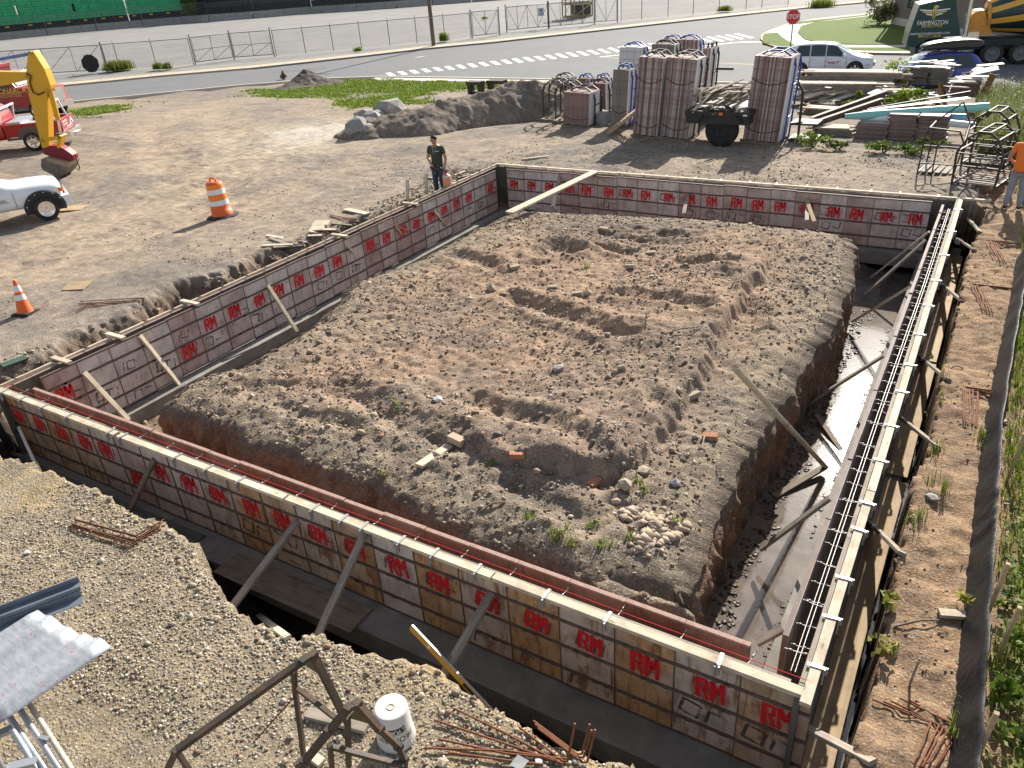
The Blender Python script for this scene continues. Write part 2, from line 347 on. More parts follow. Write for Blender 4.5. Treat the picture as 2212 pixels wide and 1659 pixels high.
bk = sstep(-.12, .0, gx)*(gy < 24); col = cmix(col, (.30, .197, .12), bk*.95); col = cmix(col, (.22, .15, .10), bk*sstep(.0, .4, nB + .4*nC)*.7)
wallm = np.clip(sstep(.02, .3, T['t'])*(1 - md), 0, 1); col = cmix(col, (.17, .118, .085), wallm*.85*(gx < -.3)); col = cmix(col, (.045, .036, .03), wallm*(gy < 4.9)); col = cmix(col, (.06, .045, .035), wallm*(gx > -.36))  # near trench almost black: wet mud with its deep shade painted in
facem = sstep(-.1, .12, T['dm'])*sstep(.75, .2, T['dm'])*T['inw']; col = cmix(col, (.22, .115, .07), facem*.85*sstep(-.5, .3, nB))
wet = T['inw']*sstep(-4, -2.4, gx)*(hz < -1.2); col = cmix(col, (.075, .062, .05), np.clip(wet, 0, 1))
pw = [xy(p, -.35) for p in (B(200,1180), B(500,1110), B(880,1100), B(900,1130), B(760,1180), B(600,1230), B(420,1290), B(300,1260))]
dpw = sdf(gx, gy, pw); col = cmix(col, (.62, .59, .53), sstep(.5, -.5, dpw + 1.1*nB)*(.85)); col = cmix(col, (.42, .36, .28), sstep(4.5, 0, dpw)*.55*(1-md))
GRASS = [[xy(p, -.7) for p in pts] for pts in ((B(-80,760), B(200,735), B(460,690), B(900,672), B(1300,690), B(2212,702), C(400,705), C(420,740), B(2212,745), B(1750,760), B(1480,800), B(1360,900), B(1500,915), B(1300,945), B(1000,985), B(740,965), B(800,880), B(560,850), B(300,870), B(0,850)),
         (A(590,930), A(1000,890), A(1150,870), A(900,960), A(760,1030), A(640,1050)))]
gm = np.zeros_like(gx)
for p in GRASS: gm = np.maximum(gm, sstep(.55, -.6, sdf(gx, gy, p) + 1.5*nB + .9*nC))
bare = [xy(p, -.6) for p in (B(690,790), B(1330,790), B(1140,850), B(900,870), B(760,880))]
gm *= 1 - .9*sstep(.4, -.4, sdf(gx, gy, bare) + .8*nB)
RG = sstep(.95, 1.25, gx + .2*nB)*(gy < 34)*(gy > 1); gm = np.maximum(gm, RG*sstep(-.5, .1, nB + .25))
col = cmix(col, (.135, .175, .03), gm*.9)
peb = np.clip(fgm*1. + md*.65*sstep(-.3, .3, nB + .3*T['dpl']) + .35*(1-md)*(1-trk) - gm - wallm*.3, 0, 1)
def ground_material():
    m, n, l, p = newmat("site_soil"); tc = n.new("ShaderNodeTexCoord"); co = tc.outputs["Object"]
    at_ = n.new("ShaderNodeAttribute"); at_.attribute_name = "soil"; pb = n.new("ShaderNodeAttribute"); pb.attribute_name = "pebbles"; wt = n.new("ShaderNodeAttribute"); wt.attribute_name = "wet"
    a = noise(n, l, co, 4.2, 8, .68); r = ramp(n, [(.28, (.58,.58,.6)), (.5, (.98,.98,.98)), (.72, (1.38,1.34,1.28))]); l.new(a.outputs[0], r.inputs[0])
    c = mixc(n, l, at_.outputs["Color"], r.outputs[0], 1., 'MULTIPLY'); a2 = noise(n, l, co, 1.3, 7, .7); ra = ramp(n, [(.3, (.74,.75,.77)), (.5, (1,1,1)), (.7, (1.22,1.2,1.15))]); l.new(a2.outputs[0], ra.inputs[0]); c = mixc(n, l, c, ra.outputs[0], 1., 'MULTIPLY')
    b = noise(n, l, co, 34, 5, .65); r2 = ramp(n, [(.3, (.66,.65,.66)), (.52, (1,1,1)), (.7, (1.4,1.4,1.38))]); l.new(b.outputs[0], r2.inputs[0])
    c = mixc(n, l, c, r2.outputs[0], 1., 'MULTIPLY')
    v = n.new("ShaderNodeTexVoronoi"); v.inputs["Scale"].default_value = 34; v.inputs["Randomness"].default_value = 1; l.new(co, v.inputs["Vector"])
    vr = ramp(n, [(.0, (1,1,1)), (.42, (.75,.75,.75)), (.6, (0,0,0))]); l.new(v.outputs["Distance"], vr.inputs[0])
    sp = n.new("ShaderNodeSeparateColor"); l.new(v.outputs["Color"], sp.inputs[0])
    pick = ramp(n, [(.42, (0,0,0)), (.5, (1,1,1))]); l.new(sp.outputs[0], pick.inputs[0])
    pc = ramp(n, [(0, (.15,.13,.11)), (.4, (.27,.235,.19)), (.8, (.40,.36,.30)), (1, (.52,.48,.42))]); l.new(sp.outputs[1], pc.inputs[0])
    pf = math_(n, l, 'MULTIPLY', math_(n, l, 'MULTIPLY', vr.outputs[0], pick.outputs[0]), pb.outputs["Fac"])
    c = mixc(n, l, c, pc.outputs[0], pf); l.new(c, p.inputs["Base Color"])
    l.new(math_(n, l, 'MULTIPLY_ADD', wt.outputs["Fac"], -.55, .95), p.inputs["Roughness"]); l.new(math_(n, l, 'MULTIPLY_ADD', wt.outputs["Fac"], .5, .12), p.inputs["Specular IOR Level"])
    hsum = math_(n, l, 'ADD', math_(n, l, 'MULTIPLY', b.outputs[0], .6), math_(n, l, 'ADD', math_(n, l, 'MULTIPLY', pf, .55), math_(n, l, 'MULTIPLY', noise(n, l, co, 110, 4, .6).outputs[0], .25)))
    bp = n.new("ShaderNodeBump"); bp.inputs["Strength"].default_value = .9; bp.inputs["Distance"].default_value = .035; l.new(hsum, bp.inputs["Height"]); l.new(bp.outputs[0], p.inputs["Normal"])
    return m
def grid_mesh(name, X, Y, Z, m, attrs):
    ny, nx = Z.shape; me = bpy.data.meshes.new(name); me.vertices.add(nx*ny)
    me.vertices.foreach_set("co", np.stack([X, Y, Z], -1).astype(np.float32).ravel())
    idx = np.arange(nx*ny).reshape(ny, nx); q = np.stack([idx[:-1,:-1], idx[:-1,1:], idx[1:,1:], idx[1:,:-1]], -1).reshape(-1, 4)
    me.loops.add(q.size); me.loops.foreach_set("vertex_index", q.ravel().astype(np.int32)); me.polygons.add(len(q))
    me.polygons.foreach_set("loop_start", (np.arange(len(q))*4).astype(np.int32)); me.polygons.foreach_set("loop_total", np.full(len(q), 4, np.int32))
    me.polygons.foreach_set("use_smooth", np.ones(len(q), bool)); me.update(calc_edges=True)
    for k, a in attrs.items():
        if a.ndim == 3:
            t = me.attributes.new(k, 'FLOAT_COLOR', 'POINT'); t.data.foreach_set("color", np.concatenate([a, np.ones(a.shape[:2]+(1,))], -1).astype(np.float32).ravel())
        else:
            t = me.attributes.new(k, 'FLOAT', 'POINT'); t.data.foreach_set("value", a.astype(np.float32).ravel())
    me.materials.append(m); o = bpy.data.objects.new(name, me); COL.objects.link(o); return o
SOIL = ground_material()
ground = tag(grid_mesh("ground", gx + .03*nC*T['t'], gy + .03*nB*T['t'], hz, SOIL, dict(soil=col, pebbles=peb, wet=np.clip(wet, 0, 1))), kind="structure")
# ---- crumbling cut faces of the mound, a curtain of soil hung on its outline
def curtain():
    P = [np.array(p) for p in MOUND]; n_ = len(P); S_ = []
    for i in range(n_):
        a, c = P[i], P[(i+1) % n_]; L_ = np.linalg.norm(c - a); m_ = max(1, int(L_/.045))
        for k in range(m_): S_.append((a + (c - a)*k/m_))
    S_ = np.array(S_); N = len(S_); t = np.roll(S_, -6, 0) - np.roll(S_, 6, 0); t /= np.linalg.norm(t, axis=1)[:,None]; nn = np.stack([t[:,1], -t[:,0]], 1)
    if area_(MOUND) < 0: nn = -nn
    offs = np.linspace(-.55, .45, 51); Q = S_[:,None] + nn[:,None]*offs[None,:,None]; Z = terrain(Q[...,0].ravel(), Q[...,1].ravel())[0].reshape(N, -1)
    low = Z < -.75; first = np.where(low.any(1), low.argmax(1), 50); o0 = offs[first]; o0 = (np.roll(o0,1) + o0*2 + np.roll(o0,-1))/4
    s = np.arange(N)*.045; rows = 30; V = np.zeros((rows, N, 3)); C_ = np.zeros((rows, N, 3))
    for r in range(rows):
        u = r/(rows-1); b_ = .07*fbm(s*2.2, np.full(N, u*3.1), 101, 4) + .05*fbm(s*7, np.full(N, u*9), 105, 3, .6) + .02*fbm(s*19, np.full(N, u*24), 109, 2)
        b_ = (b_*min(1, u*5)*1.3 + np.where(S_[:,0] > -2.6, .13, .03)*(1 if r else 0) - (.14 if r == 0 else 0) + .02) + np.where(S_[:,0] > -2.6, -.16*u, .05*u) + np.where(S_[:,0] > -2.6, .10, .20)*max(0, u-.72)/.28*(.2 + 1.1*vn(s*.8, s*0, 113)) - .05*math.sin(min(u*6,1)*math.pi)*(vn(s*1.3, s*0, 117))
        q = S_ + nn*(o0 + b_ - .05*(1-min(1,u*6)))[:,None]; ztop = hgt(*(S_ + nn*(o0 - .16)[:,None]).T)*.0 + Z[np.arange(N), np.maximum(first-9, 0)]
        zb = np.where(S_[:,0] > -2.6, -1.82, -1.58); V[r,:,:2] = q; V[r,:,2] = (ztop + (.012 if r == 0 else -.02))*(1-u) + zb*u + .03*fbm(s*5, np.full(N, u*11), 119, 3)*(u > .05)
        k = np.clip(.5 + fbm(s*1.1, np.full(N, u*2.5), 121, 4), 0, 1)[:,None]; C_[r] = np.array((.19,.135,.098))*(1-k) + np.array((.225,.125,.078))*k
        if u < .22: C_[r] = C_[r]*(u/.22) + np.array((.17,.14,.11))*(1-u/.22)
    V = np.concatenate([V, V[:,:1]], 1); C_ = np.concatenate([C_, C_[:,:1]], 1)
    return grid_mesh("trench_bank", V[...,0], V[...,1], V[...,2], SOIL, dict(soil=C_, pebbles=np.full(C_.shape[:2], .35), wet=np.clip((-1.3 - V[...,2])*2, 0, .5)*(V[...,0] > -2.6)))
def area_(p): return sum(p[i][0]*p[(i+1)%len(p)][1] - p[(i+1)%len(p)][0]*p[i][1] for i in range(len(p)))
tag(curtain(), kind="structure")
# ---- loose stones and clods, uncountable: one mesh
def ico():
    t = (1+5**.5)/2; v = np.array([(-1,t,0),(1,t,0),(-1,-t,0),(1,-t,0),(0,-1,t),(0,1,t),(0,-1,-t),(0,1,-t),(t,0,-1),(t,0,1),(-t,0,-1),(-t,0,1)], float); v /= np.linalg.norm(v[0])
    f = np.array([(0,11,5),(0,5,1),(0,1,7),(0,7,10),(0,10,11),(1,5,9),(5,11,4),(11,10,2),(10,7,6),(7,1,8),(3,9,4),(3,4,2),(3,2,6),(3,6,8),(3,8,9),(4,9,5),(2,4,11),(6,2,10),(8,6,7),(9,8,1)])
    return v, f
ICO_V, ICO_F = ico()
def stones(name, x, y, r, cols, m, smooth=False, sink=.25, zz=None, rug=.32, flat=1.):
    n = len(x); v = ICO_V[None]*(1 + rug*RNG.uniform(-1, 1, (n, 12, 1)))
    v = v*np.stack([RNG.uniform(.75,1.35,n), RNG.uniform(.7,1.1,n), RNG.uniform(.45,.85,n)*flat], -1)[:,None]
    a = RNG.uniform(0, 6.283, n); c, s_ = np.cos(a)[:,None], np.sin(a)[:,None]
    v = np.stack([v[...,0]*c - v[...,1]*s_, v[...,0]*s_ + v[...,1]*c, v[...,2]], -1)
    tl = RNG.uniform(-.5, .5, (n,1)); v = np.stack([v[...,0], v[...,1]*np.cos(tl)-v[...,2]*np.sin(tl), v[...,1]*np.sin(tl)+v[...,2]*np.cos(tl)], -1)
    v = v*r[:,None,None] + np.stack([x, y, (hgt(x, y) if zz is None else zz) + r*sink], -1)[:,None]
    f = (ICO_F[None] + (np.arange(n)*12)[:,None,None]).reshape(-1, 3)
    me = bpy.data.meshes.new(name); me.vertices.add(n*12); me.vertices.foreach_set("co", v.astype(np.float32).ravel())
    me.loops.add(f.size); me.loops.foreach_set("vertex_index", f.ravel().astype(np.int32)); me.polygons.add(len(f))
    me.polygons.foreach_set("loop_start", (np.arange(len(f))*3).astype(np.int32)); me.polygons.foreach_set("loop_total", np.full(len(f), 3, np.int32)); me.update(calc_edges=True)
    t = me.attributes.new("stone", 'FLOAT_COLOR', 'POINT'); t.data.foreach_set("color", np.concatenate([np.repeat(cols, 12, 0), np.ones((n*12, 1))], 1).astype(np.float32).ravel())
    me.materials.append(m); o = bpy.data.objects.new(name, me); COL.objects.link(o); return o
def stone_material():
    m, n, l, p = newmat("loose_stone"); a = n.new("ShaderNodeAttribute"); a.attribute_name = "stone"; tc = n.new("ShaderNodeTexCoord")
    b = noise(n, l, tc.outputs["Object"], 70, 4); r = ramp(n, [(.3, (.7,.7,.7)), (.7, (1.25,1.25,1.25))]); l.new(b.outputs[0], r.inputs[0])
    l.new(mixc(n, l, a.outputs["Color"], r.outputs[0], 1., 'MULTIPLY'), p.inputs["Base Color"]); p.inputs["Roughness"].default_value = .9; p.inputs["Specular IOR Level"].default_value = .2
    return m
STONE = stone_material()
SPAL = np.array([(.34,.28,.20),(.45,.385,.29),(.22,.185,.145),(.47,.43,.36),(.16,.135,.11),(.25,.165,.115)])
def scatter(n, box, rlo, rhi, keep, pw=2.2, pal=(3,3,2,1,1.2,1)):
    x = RNG.uniform(box[0], box[1], n); y = RNG.uniform(box[2], box[3], n); k = RNG.uniform(0, 1, n) < keep(x, y); x, y = x[k], y[k]
    r = rlo + (rhi-rlo)*RNG.uniform(0, 1, len(x))**pw
    c = SPAL[RNG.choice(6, len(x), p=np.array(pal)/sum(pal))]*RNG.uniform(.75, 1.2, (len(x), 1)); return x, y, r, c
def lump(x, y, s=1.): return np.clip(.5 + 1.1*fbm(x*s, y*s, 91, 4), 0, 1)
PITa = PIT
sets = [scatter(46000, (-9.6, .1, 1.9, 4.1), .005, .0185, lambda x, y: (sdf(x, y, PIT) > .03)*(.25 + .75*lump(x, y, 1.1)), 2.6),
        scatter(170, (-9.6, .1, 1.9, 4.1), .018, .04, lambda x, y: (sdf(x, y, PIT) > .05)*1., 2.5),
        scatter(38000, (-11, -1.3, 5.3, 18), .008, .032, lambda x, y: (sdf(x, y, MOUND) < -.02)*(.12 + .88*lump(x, y, .8)**1.5), 3.6, (2,1,3,.5,2,4)),
        scatter(420, (-11, -1.3, 5.3, 18), .025, .07, lambda x, y: (sdf(x, y, MOUND) < -.1)*lump(x, y, .6), 3, (3,1,3,.5,2,4)),
        scatter(14000, (-24, -13, 5, 21), .008, .032, lambda x, y: (sdf(x, y, PIT) > 0)*lump(x, y, .7)**2*np.exp(-((x+13.5)/5)**2)*1., 3, (3,2,3,.7,2,1)),
        scatter(5000, (-14.5, -13, 5, 20.5), .012, .05, lambda x, y: (np.abs(sdf(x, y, PIT)) < .8)*lump(x, y, .9), 3, (3,1.5,3,.6,3,2)),
        scatter(9000, (-14, 2, 20.4, 26), .01, .035, lambda x, y: (sdf(x, y, PIT) > -.3)*lump(x, y, .7)**2, 3, (3,2,3,.7,2,1)),
        scatter(2600, (-.02, .85, 3, 20), .006, .02, lambda x, y: lump(x, y, 1.)**3, 3, (3,1,1,.4,.5,5)),
        scatter(5500, (-11, -1.3, 5.3, 18), .014, .055, lambda x, y: (sdf(x, y, MOUND) < -.1)*np.clip(1.6*fbm(x*1.1, y*1.1, 191, 3), 0, 1), 2.6, (3,.6,3,.2,.6,4)),
        scatter(1600, (-9.6, .1, 2.8, 4.1), .012, .04, lambda x, y: np.abs(sdf(x, y, PIT) - .12) < .16, 2.4, (4,2,2,.6,1,2)),
        scatter(2500, (-12.4, -1.2, 5.3, 19.6), .015, .05, lambda x, y: (sdf(x, y, MOUND) > .1)*(x < -3)*1., 2.5)]
st = [np.concatenate([s[i] for s in sets]) for i in range(4)]
tag(stones("gravel", *st, STONE), "loose tan and grey stones strewn over the bare soil", "gravel", kind="stuff")

pc_ = [at(*K(*p), -.2) for p in ((1130,1290),(1200,1400),(1240,1480),(1330,1300),(1330,1440),(1150,1520),(1400,1400),(980,1215),(1040,1240),(1460,1300),(1270,1370),(1180,1300))]
xx = np.concatenate([p[0] + RNG.normal(size=14)*.09 for p in pc_]); yy = np.concatenate([p[1] + RNG.normal(size=14)*.09 for p in pc_])
tag(stones("dried_clods", xx, yy, .015 + .07*RNG.uniform(0,1,len(xx))**2, np.array((.40,.315,.235))*RNG.uniform(.75,1.1,(len(xx),1)), STONE, sink=.05, rug=.5, flat=.75), "pale dried clods of clay on the near right bench of the mound", "clods", kind="stuff")
n_ = 3000; yy = RNG.uniform(5.6, 17, n_); sd_ = RNG.uniform(0,1,n_) < .62; xx = np.where(sd_, -1.60 - .16*np.abs(RNG.normal(size=n_)) + .07*np.sin(yy*3.1) + .05*np.sin(yy*7.3), -1.03 - .035*np.abs(RNG.normal(size=n_))*(1 + np.sin(yy*2.1))); rr = (.006 + .05*RNG.uniform(0,1,n_)**3)*np.where(sd_, 1, .6)
MUD, n, l, p = newmat("wet_mud"); p.inputs["Base Color"].default_value = (.055,.040,.030,1); p.inputs["Roughness"].default_value = .5; p.inputs["Specular IOR Level"].default_value = .35
tag(stones("wet_mud", xx, yy, rr, np.full((n_,3), .05), MUD, zz=np.full(n_, -1.70), sink=-.15, rug=.5, flat=.7), "dark wet mud crumbs along the edges of the standing water", "mud", kind="stuff")
# ---- water standing in the trench along the long right-hand wall
def water_material():
    m, n, l, p = newmat("muddy_water"); tc = n.new("ShaderNodeTexCoord"); a = noise(n, l, tc.outputs["Object"], 3, 6, .7)
    r = ramp(n, [(.3, (.10,.08,.065)), (.7, (.19,.155,.13))]); l.new(a.outputs[0], r.inputs[0]); l.new(r.outputs[0], p.inputs["Base Color"])
    p.inputs["Roughness"].default_value = .06; p.inputs["Specular IOR Level"].default_value = .9; p.inputs["IOR"].default_value = 1.45
    b = n.new("ShaderNodeBump"); b.inputs["Strength"].default_value = .10; b.inputs["Distance"].default_value = .01; l.new(noise(n, l, tc.outputs["Object"], 16, 4).outputs[0], b.inputs["Height"]); l.new(b.outputs[0], p.inputs["Normal"])
    return m
WATER = water_material()
b = MB(); b.add([(-2.6,5.2,-1.70),(-.8,5.2,-1.70),(-.8,17.2,-1.70),(-2.6,17.2,-1.70)], [(0,1,2,3)]); tag(b.build("water", WATER, recenter=False), kind="structure")
b = MB(); b.add([(-.38,3.2,-1.70),(.1,3.2,-1.70),(.1,12,-1.70),(-.38,12,-1.70)], [(0,1,2,3)]); tag(b.build("water", WATER, recenter=False), kind="structure")
# ------------------------------------------------------------------ footing and formwork
b = MB(); fi, fo = .30, .2
x0, x1, y0, y1 = WX0 - fo, WX1 + fo - .02, WY0 - fo - .12, WY1 + fo
xi0, xi1, yi0, yi1 = -12.42, -1.0, 5.42, 19.52
for (a0, a1, c0, c1) in ((x0, x1, y0, yi0), (x0, x1, yi1, y1), (x0, xi0, yi0, yi1), (xi1, x1, yi0, yi1)):
    b.bb(a0, a1, c0, c1, ZF - .32, ZF)
tag(b.build("concrete_footing", CONC), "pale concrete strip footing under all four form walls", "footing")

def ply(name, c1, c2, stain, amt):
    m, n, l, p = newmat(name); tc = n.new("ShaderNodeTexCoord"); oi = n.new("ShaderNodeObjectInfo")
    ad = n.new("ShaderNodeVectorMath"); ad.operation = 'MULTIPLY_ADD'; cx = n.new("ShaderNodeCombineXYZ")
    l.new(math_(n, l, 'MULTIPLY', oi.outputs["Random"], 53.), cx.inputs[0]); l.new(math_(n, l, 'MULTIPLY', oi.outputs["Random"], 29.), cx.inputs[2]); ad.inputs[1].default_value = (1,1,1); l.new(tc.outputs["Object"], ad.inputs[0]); l.new(cx.outputs[0], ad.inputs[2]); co = ad.outputs[0]
    t = n.new("ShaderNodeMix"); t.data_type = 'RGBA'; t.inputs[6].default_value = (*c1, 1); t.inputs[7].default_value = (*c2, 1)
    rr = ramp(n, [(.3, (0,0,0)), (.75, (1,1,1))]); l.new(oi.outputs["Random"], rr.inputs[0]); l.new(rr.outputs[0], t.inputs[0]); c = t.outputs[2]
    g = noise(n, l, co, 3, 7, .65); r = ramp(n, [(.3, (.62,.6,.6)), (.52, (1,1,1)), (.72, (1.25,1.24,1.22))]); l.new(g.outputs[0], r.inputs[0]); c = mixc(n, l, c, r.outputs[0], 1., 'MULTIPLY')
    s = noise(n, l, co, 2.2, 9, .75, (2.2, 2.2, .9)); sr = ramp(n, [(.52, (0,0,0)), (.6, (1,1,1))]); l.new(s.outputs[0], sr.inputs[0]); c = mixc(n, l, c, stain, math_(n, l, 'MULTIPLY', sr.outputs[0], amt))
    e = noise(n, l, co, 9, 6, .7); er = ramp(n, [(.63, (0,0,0)), (.7, (1,1,1))]); l.new(e.outputs[0], er.inputs[0]); c = mixc(n, l, c, (.48,.44,.4), math_(n, l, 'MULTIPLY', er.outputs[0], amt*.7))
    k_ = noise(n, l, co, 1., 7, .7, (16, 16, 1.6)); kr = ramp(n, [(.52, (0,0,0)), (.68, (1,1,1))]); l.new(k_.outputs[0], kr.inputs[0]); c = mixc(n, l, c, [x*.8 for x in stain], math_(n, l, 'MULTIPLY', kr.outputs[0], amt*1.1))
    q_ = noise(n, l, co, 1.1, 4, .6); qr = ramp(n, [(.5, (0,0,0)), (.62, (1,1,1))]); l.new(q_.outputs[0], qr.inputs[0]); c = mixc(n, l, c, c2, math_(n, l, 'MULTIPLY', qr.outputs[0], .6))
    l.new(c, p.inputs["Base Color"]); p.inputs["Roughness"].default_value = .75; p.inputs["Specular IOR Level"].default_value = .25
    bp = n.new("ShaderNodeBump"); bp.inputs["Strength"].default_value = .25; bp.inputs["Distance"].default_value = .01; l.new(e.outputs[0], bp.inputs["Height"]); l.new(bp.outputs[0], p.inputs["Normal"])
    return m
PLY_GREY = ply("panel_plywood_grey", (.55,.445,.395), (.62,.545,.50), (.34,.225,.175), .5)
PLY_RED = ply("panel_plywood_red", (.46,.325,.285), (.54,.425,.38), (.25,.155,.125), .5)
PLY_ORANGE = ply("panel_plywood_orange", (.48,.29,.15), (.52,.43,.36), (.24,.105,.045), .9)
PLY_FACE = ply("panel_oiled_face", (.20,.105,.085), (.235,.13,.105), (.12,.06,.05), .6)
PLY_CONC = ply("panel_dark_face", (.10,.095,.085), (.13,.12,.10), (.05,.045,.04), .6)
BAR = mat("panel_steel_bar", (.12, .078, .064), .7, .35, 9, .2, 50, 0, (.21, .15, .12), .45, 7)
def paint(name, col, lo, hi, sc, soft=None):
    m, n, l, p = newmat(name); tc = n.new("ShaderNodeTexCoord"); co = tc.outputs["Object"]
    oi = n.new('ShaderNodeObjectInfo'); ad = n.new('ShaderNodeVectorMath'); ad.operation = 'ADD'; cx = n.new('ShaderNodeCombineXYZ'); l.new(math_(n, l, 'MULTIPLY', oi.outputs['Random'], 91.), cx.inputs[0]); l.new(co, ad.inputs[0]); l.new(cx.outputs[0], ad.inputs[1]); a = noise(n, l, ad.outputs[0], sc, 6, .7); big = noise(n, l, ad.outputs[0], 4, 3); sm_ = math_(n, l, 'ADD', a.outputs[0], math_(n, l, 'MULTIPLY_ADD', big.outputs[0], .5, -.22)); r = ramp(n, [(lo, (0,0,0)), (hi, (1,1,1))]); l.new(sm_, r.inputs[0]); f = r.outputs[0]
    if soft is not None:
        uv = n.new("ShaderNodeUVMap"); uv.uv_map = "spray"; vm = n.new("ShaderNodeVectorMath"); vm.operation = 'LENGTH'; l.new(uv.outputs[0], vm.inputs[0])
        fr = ramp(n, [(.1, (1,1,1)), (1, (0,0,0))]); l.new(vm.outputs["Value"], fr.inputs[0]); f = math_(n, l, 'MULTIPLY', math_(n, l, 'MULTIPLY', f, fr.outputs[0]), soft)
    l.new(f, p.inputs["Alpha"]); p.inputs["Base Color"].default_value = (*col, 1); p.inputs["Roughness"].default_value = .6
    return m
P_RED = paint("red_spray_paint", (.62, .012, .02), .34, .43, 18); P_HALO = paint("red_overspray", (.42, .04, .04), .35, .7, 40, .75); P_INK = paint("black_ink_print", (.11, .095, .085), .40, .62, 14)
BARS = (-.01, -.27, -.62, -.95, -1.2)
def strokes_RM(cx, cz, k, rot):
    Q = []
    def st(x0, z0, x1, z1, t): 
        d = np.array([x1-x0, z1-z0]); n_ = np.array([-d[1], d[0]])/np.linalg.norm(d)*t/2; Q.append([(x0-n_[0], z0-n_[1]), (x1-n_[0], z1-n_[1]), (x1+n_[0], z1+n_[1]), (x0+n_[0], z0+n_[1])])
    st(-.42,-.5,-.42,.5,.2); st(-.32,.42,-.05,.42,.17); st(-.07,.42,-.07,.02,.18); st(-.3,.02,-.05,.02,.12); st(-.2,.0,-.03,-.5,.16)
    st(.14,-.5,.14,.5,.17); st(.17,.46,.35,-.08,.17); st(.53,.46,.35,-.08,.17); st(.57,-.5,.57,.5,.17); st(.05,-.62,.5,-.66,.06)
    c, s_ = math.cos(rot), math.sin(rot)
    return [[(cx + k*(c*x*.9 - s_*z), cz + k*(s_*x*.9 + c*z)) for x, z in q] for q in Q]
def panel_mesh(kind, W, rnd):
    """local: x across, z down from 0, y = 0 the barred back (towards -y), concrete face at y = .05"""
    b = MB(); t = .004; yp = .012
    pl = {'grey': 0, 'red': 0, 'orange': 0}
    for x0, x1 in ((0, t), (W - t, W)): b.bb(x0, x1, 0, .048, -1.2, 0, 1)
    for z in BARS: b.bb(t, W - t, 0, .046, max(z - .019, -1.2), min(z + .019, 0), 1)
    b.bb(t, W - t, yp, .05, -1.198, -.002, 0)
    for z in BARS[1:4]:
        for k in range(3):
            x = rnd.uniform(.06, W-.1); b.bb(x, x + .05, -.012, 0, z - .014, z + .014, 1)
    def quad(q, m, dy): 
        q = list(q); b.add([(x, yp - dy, z) for x, z in q], [(0, 1, 2, 3)], m)
    halo = []
    if kind['rm']:
        n = 2 if kind.get('two') else 1
        for i in range(n):
            cz = (BARS[1]+BARS[2])/2 if i == 0 else (BARS[2]+BARS[3])/2
            if kind.get('low'): cz = (BARS[2]+BARS[3])/2
            cx = W*rnd.uniform(.38, .56); k = rnd.uniform(.24, .285); ro = rnd.uniform(-.1, .1)
            halo.append((cx, cz, k*1.15, k*.85))
            for q in strokes_RM(cx, cz, k, ro): quad(q, 2, .003)
            for _ in range(rnd.randint(1, 4)):
                x = cx + rnd.uniform(-.1, .12); z = cz - k*.5; quad([(x, z - rnd.uniform(.01, .04)), (x + .008, z - .012), (x + .008, z + .02), (x, z + .02)], 2, .004)
    for (cx, cz, s) in kind.get('dia', ()):
        for i in range(kind.get('nd', 2)):
            ox, oz = cx + i*s*1.25, cz - i*s*.22*(-1 if kind.get('up') else 1); P = [(ox + s*.62*math.cos(a + .6), oz + s*.62*math.sin(a + .6)) for a in (0, 1.5708, 3.1416, 4.712)]
            for j in range(4):
                if i and rnd.random() < .25: continue
                a, c = np.array(P[j]), np.array(P[(j+1) % 4]); d = (c - a)/np.linalg.norm(c - a); nn = np.array([-d[1], d[0]])*s*.07
                q = [a - nn, c - nn, c + nn, a + nn]
                if all(.02 < p[0] < W-.02 and -1.17 < p[1] < -.03 for p in q) and not any(min(p[1] for p in q) < z + .024 and max(p[1] for p in q) > z - .024 for z in BARS): quad([tuple(p) for p in q], 3, .0015)
    me = b.mesh("form_panel", [kind['ply'], BAR, P_RED, P_INK, P_HALO])
    if halo:
        bmx = bmesh.new(); bmx.from_mesh(me); uv = bmx.loops.layers.uv.new("spray")
        for cx, cz, a, c in halo:
            a = min(a, cx - .02, W - .02 - cx)
            vs = [bmx.verts.new((cx + i*a, yp - .0022, cz + j*min(c, .15))) for i, j in ((-1,-1),(1,-1),(1,1),(-1,1))]; f = bmx.faces.new(vs); f.material_index = 4
            for lp, q in zip(f.loops, ((-1,-1),(1,-1),(1,1),(-1,1))): lp[uv].uv = q
        bmx.to_mesh(me); bmx.free()
    return me
rp = random.Random(3)
def variants(plys, W, n, prm):
    out = []
    for i in range(n):
        k = dict(rm=rp.random() < prm, ply=plys[i % len(plys)], low=rp.random() < .12, up=rp.random() < .5, nd=rp.choice((2, 2, 3)))
        k['dia'] = [(rp.uniform(.05, .5)*W, rp.choice((-.445, -.445, -.785, -.785, -1.08)), rp.uniform(.17, .23)) for _ in range(rp.choice((1, 1, 2, 2, 3)))]
        out.append(panel_mesh(k, W, rp))
    return out
def plain_mesh(W, m, name="form_panel"):
    b = MB(); b.bb(.002, W-.002, .004, .05, -1.2, -.004, 0); b.bb(0, W, 0, .052, -1.2, -1.19, 1); b.bb(.003, W-.003, .001, .049, -.02, 0, 1); return b.mesh(name, [m, mat("panel_top_edge", (.30,.17,.14), .8, .3, 14, .3, 50, 0, (.42,.36,.3), .6, 12)])
def place(me, root, name, loc, rz, dz=0):
    o = bpy.data.objects.new(name, me); COL.objects.link(o); o.parent = root; o.location = loc; o.rotation_euler = (rp.uniform(-.004, .004), 0, rz); return o
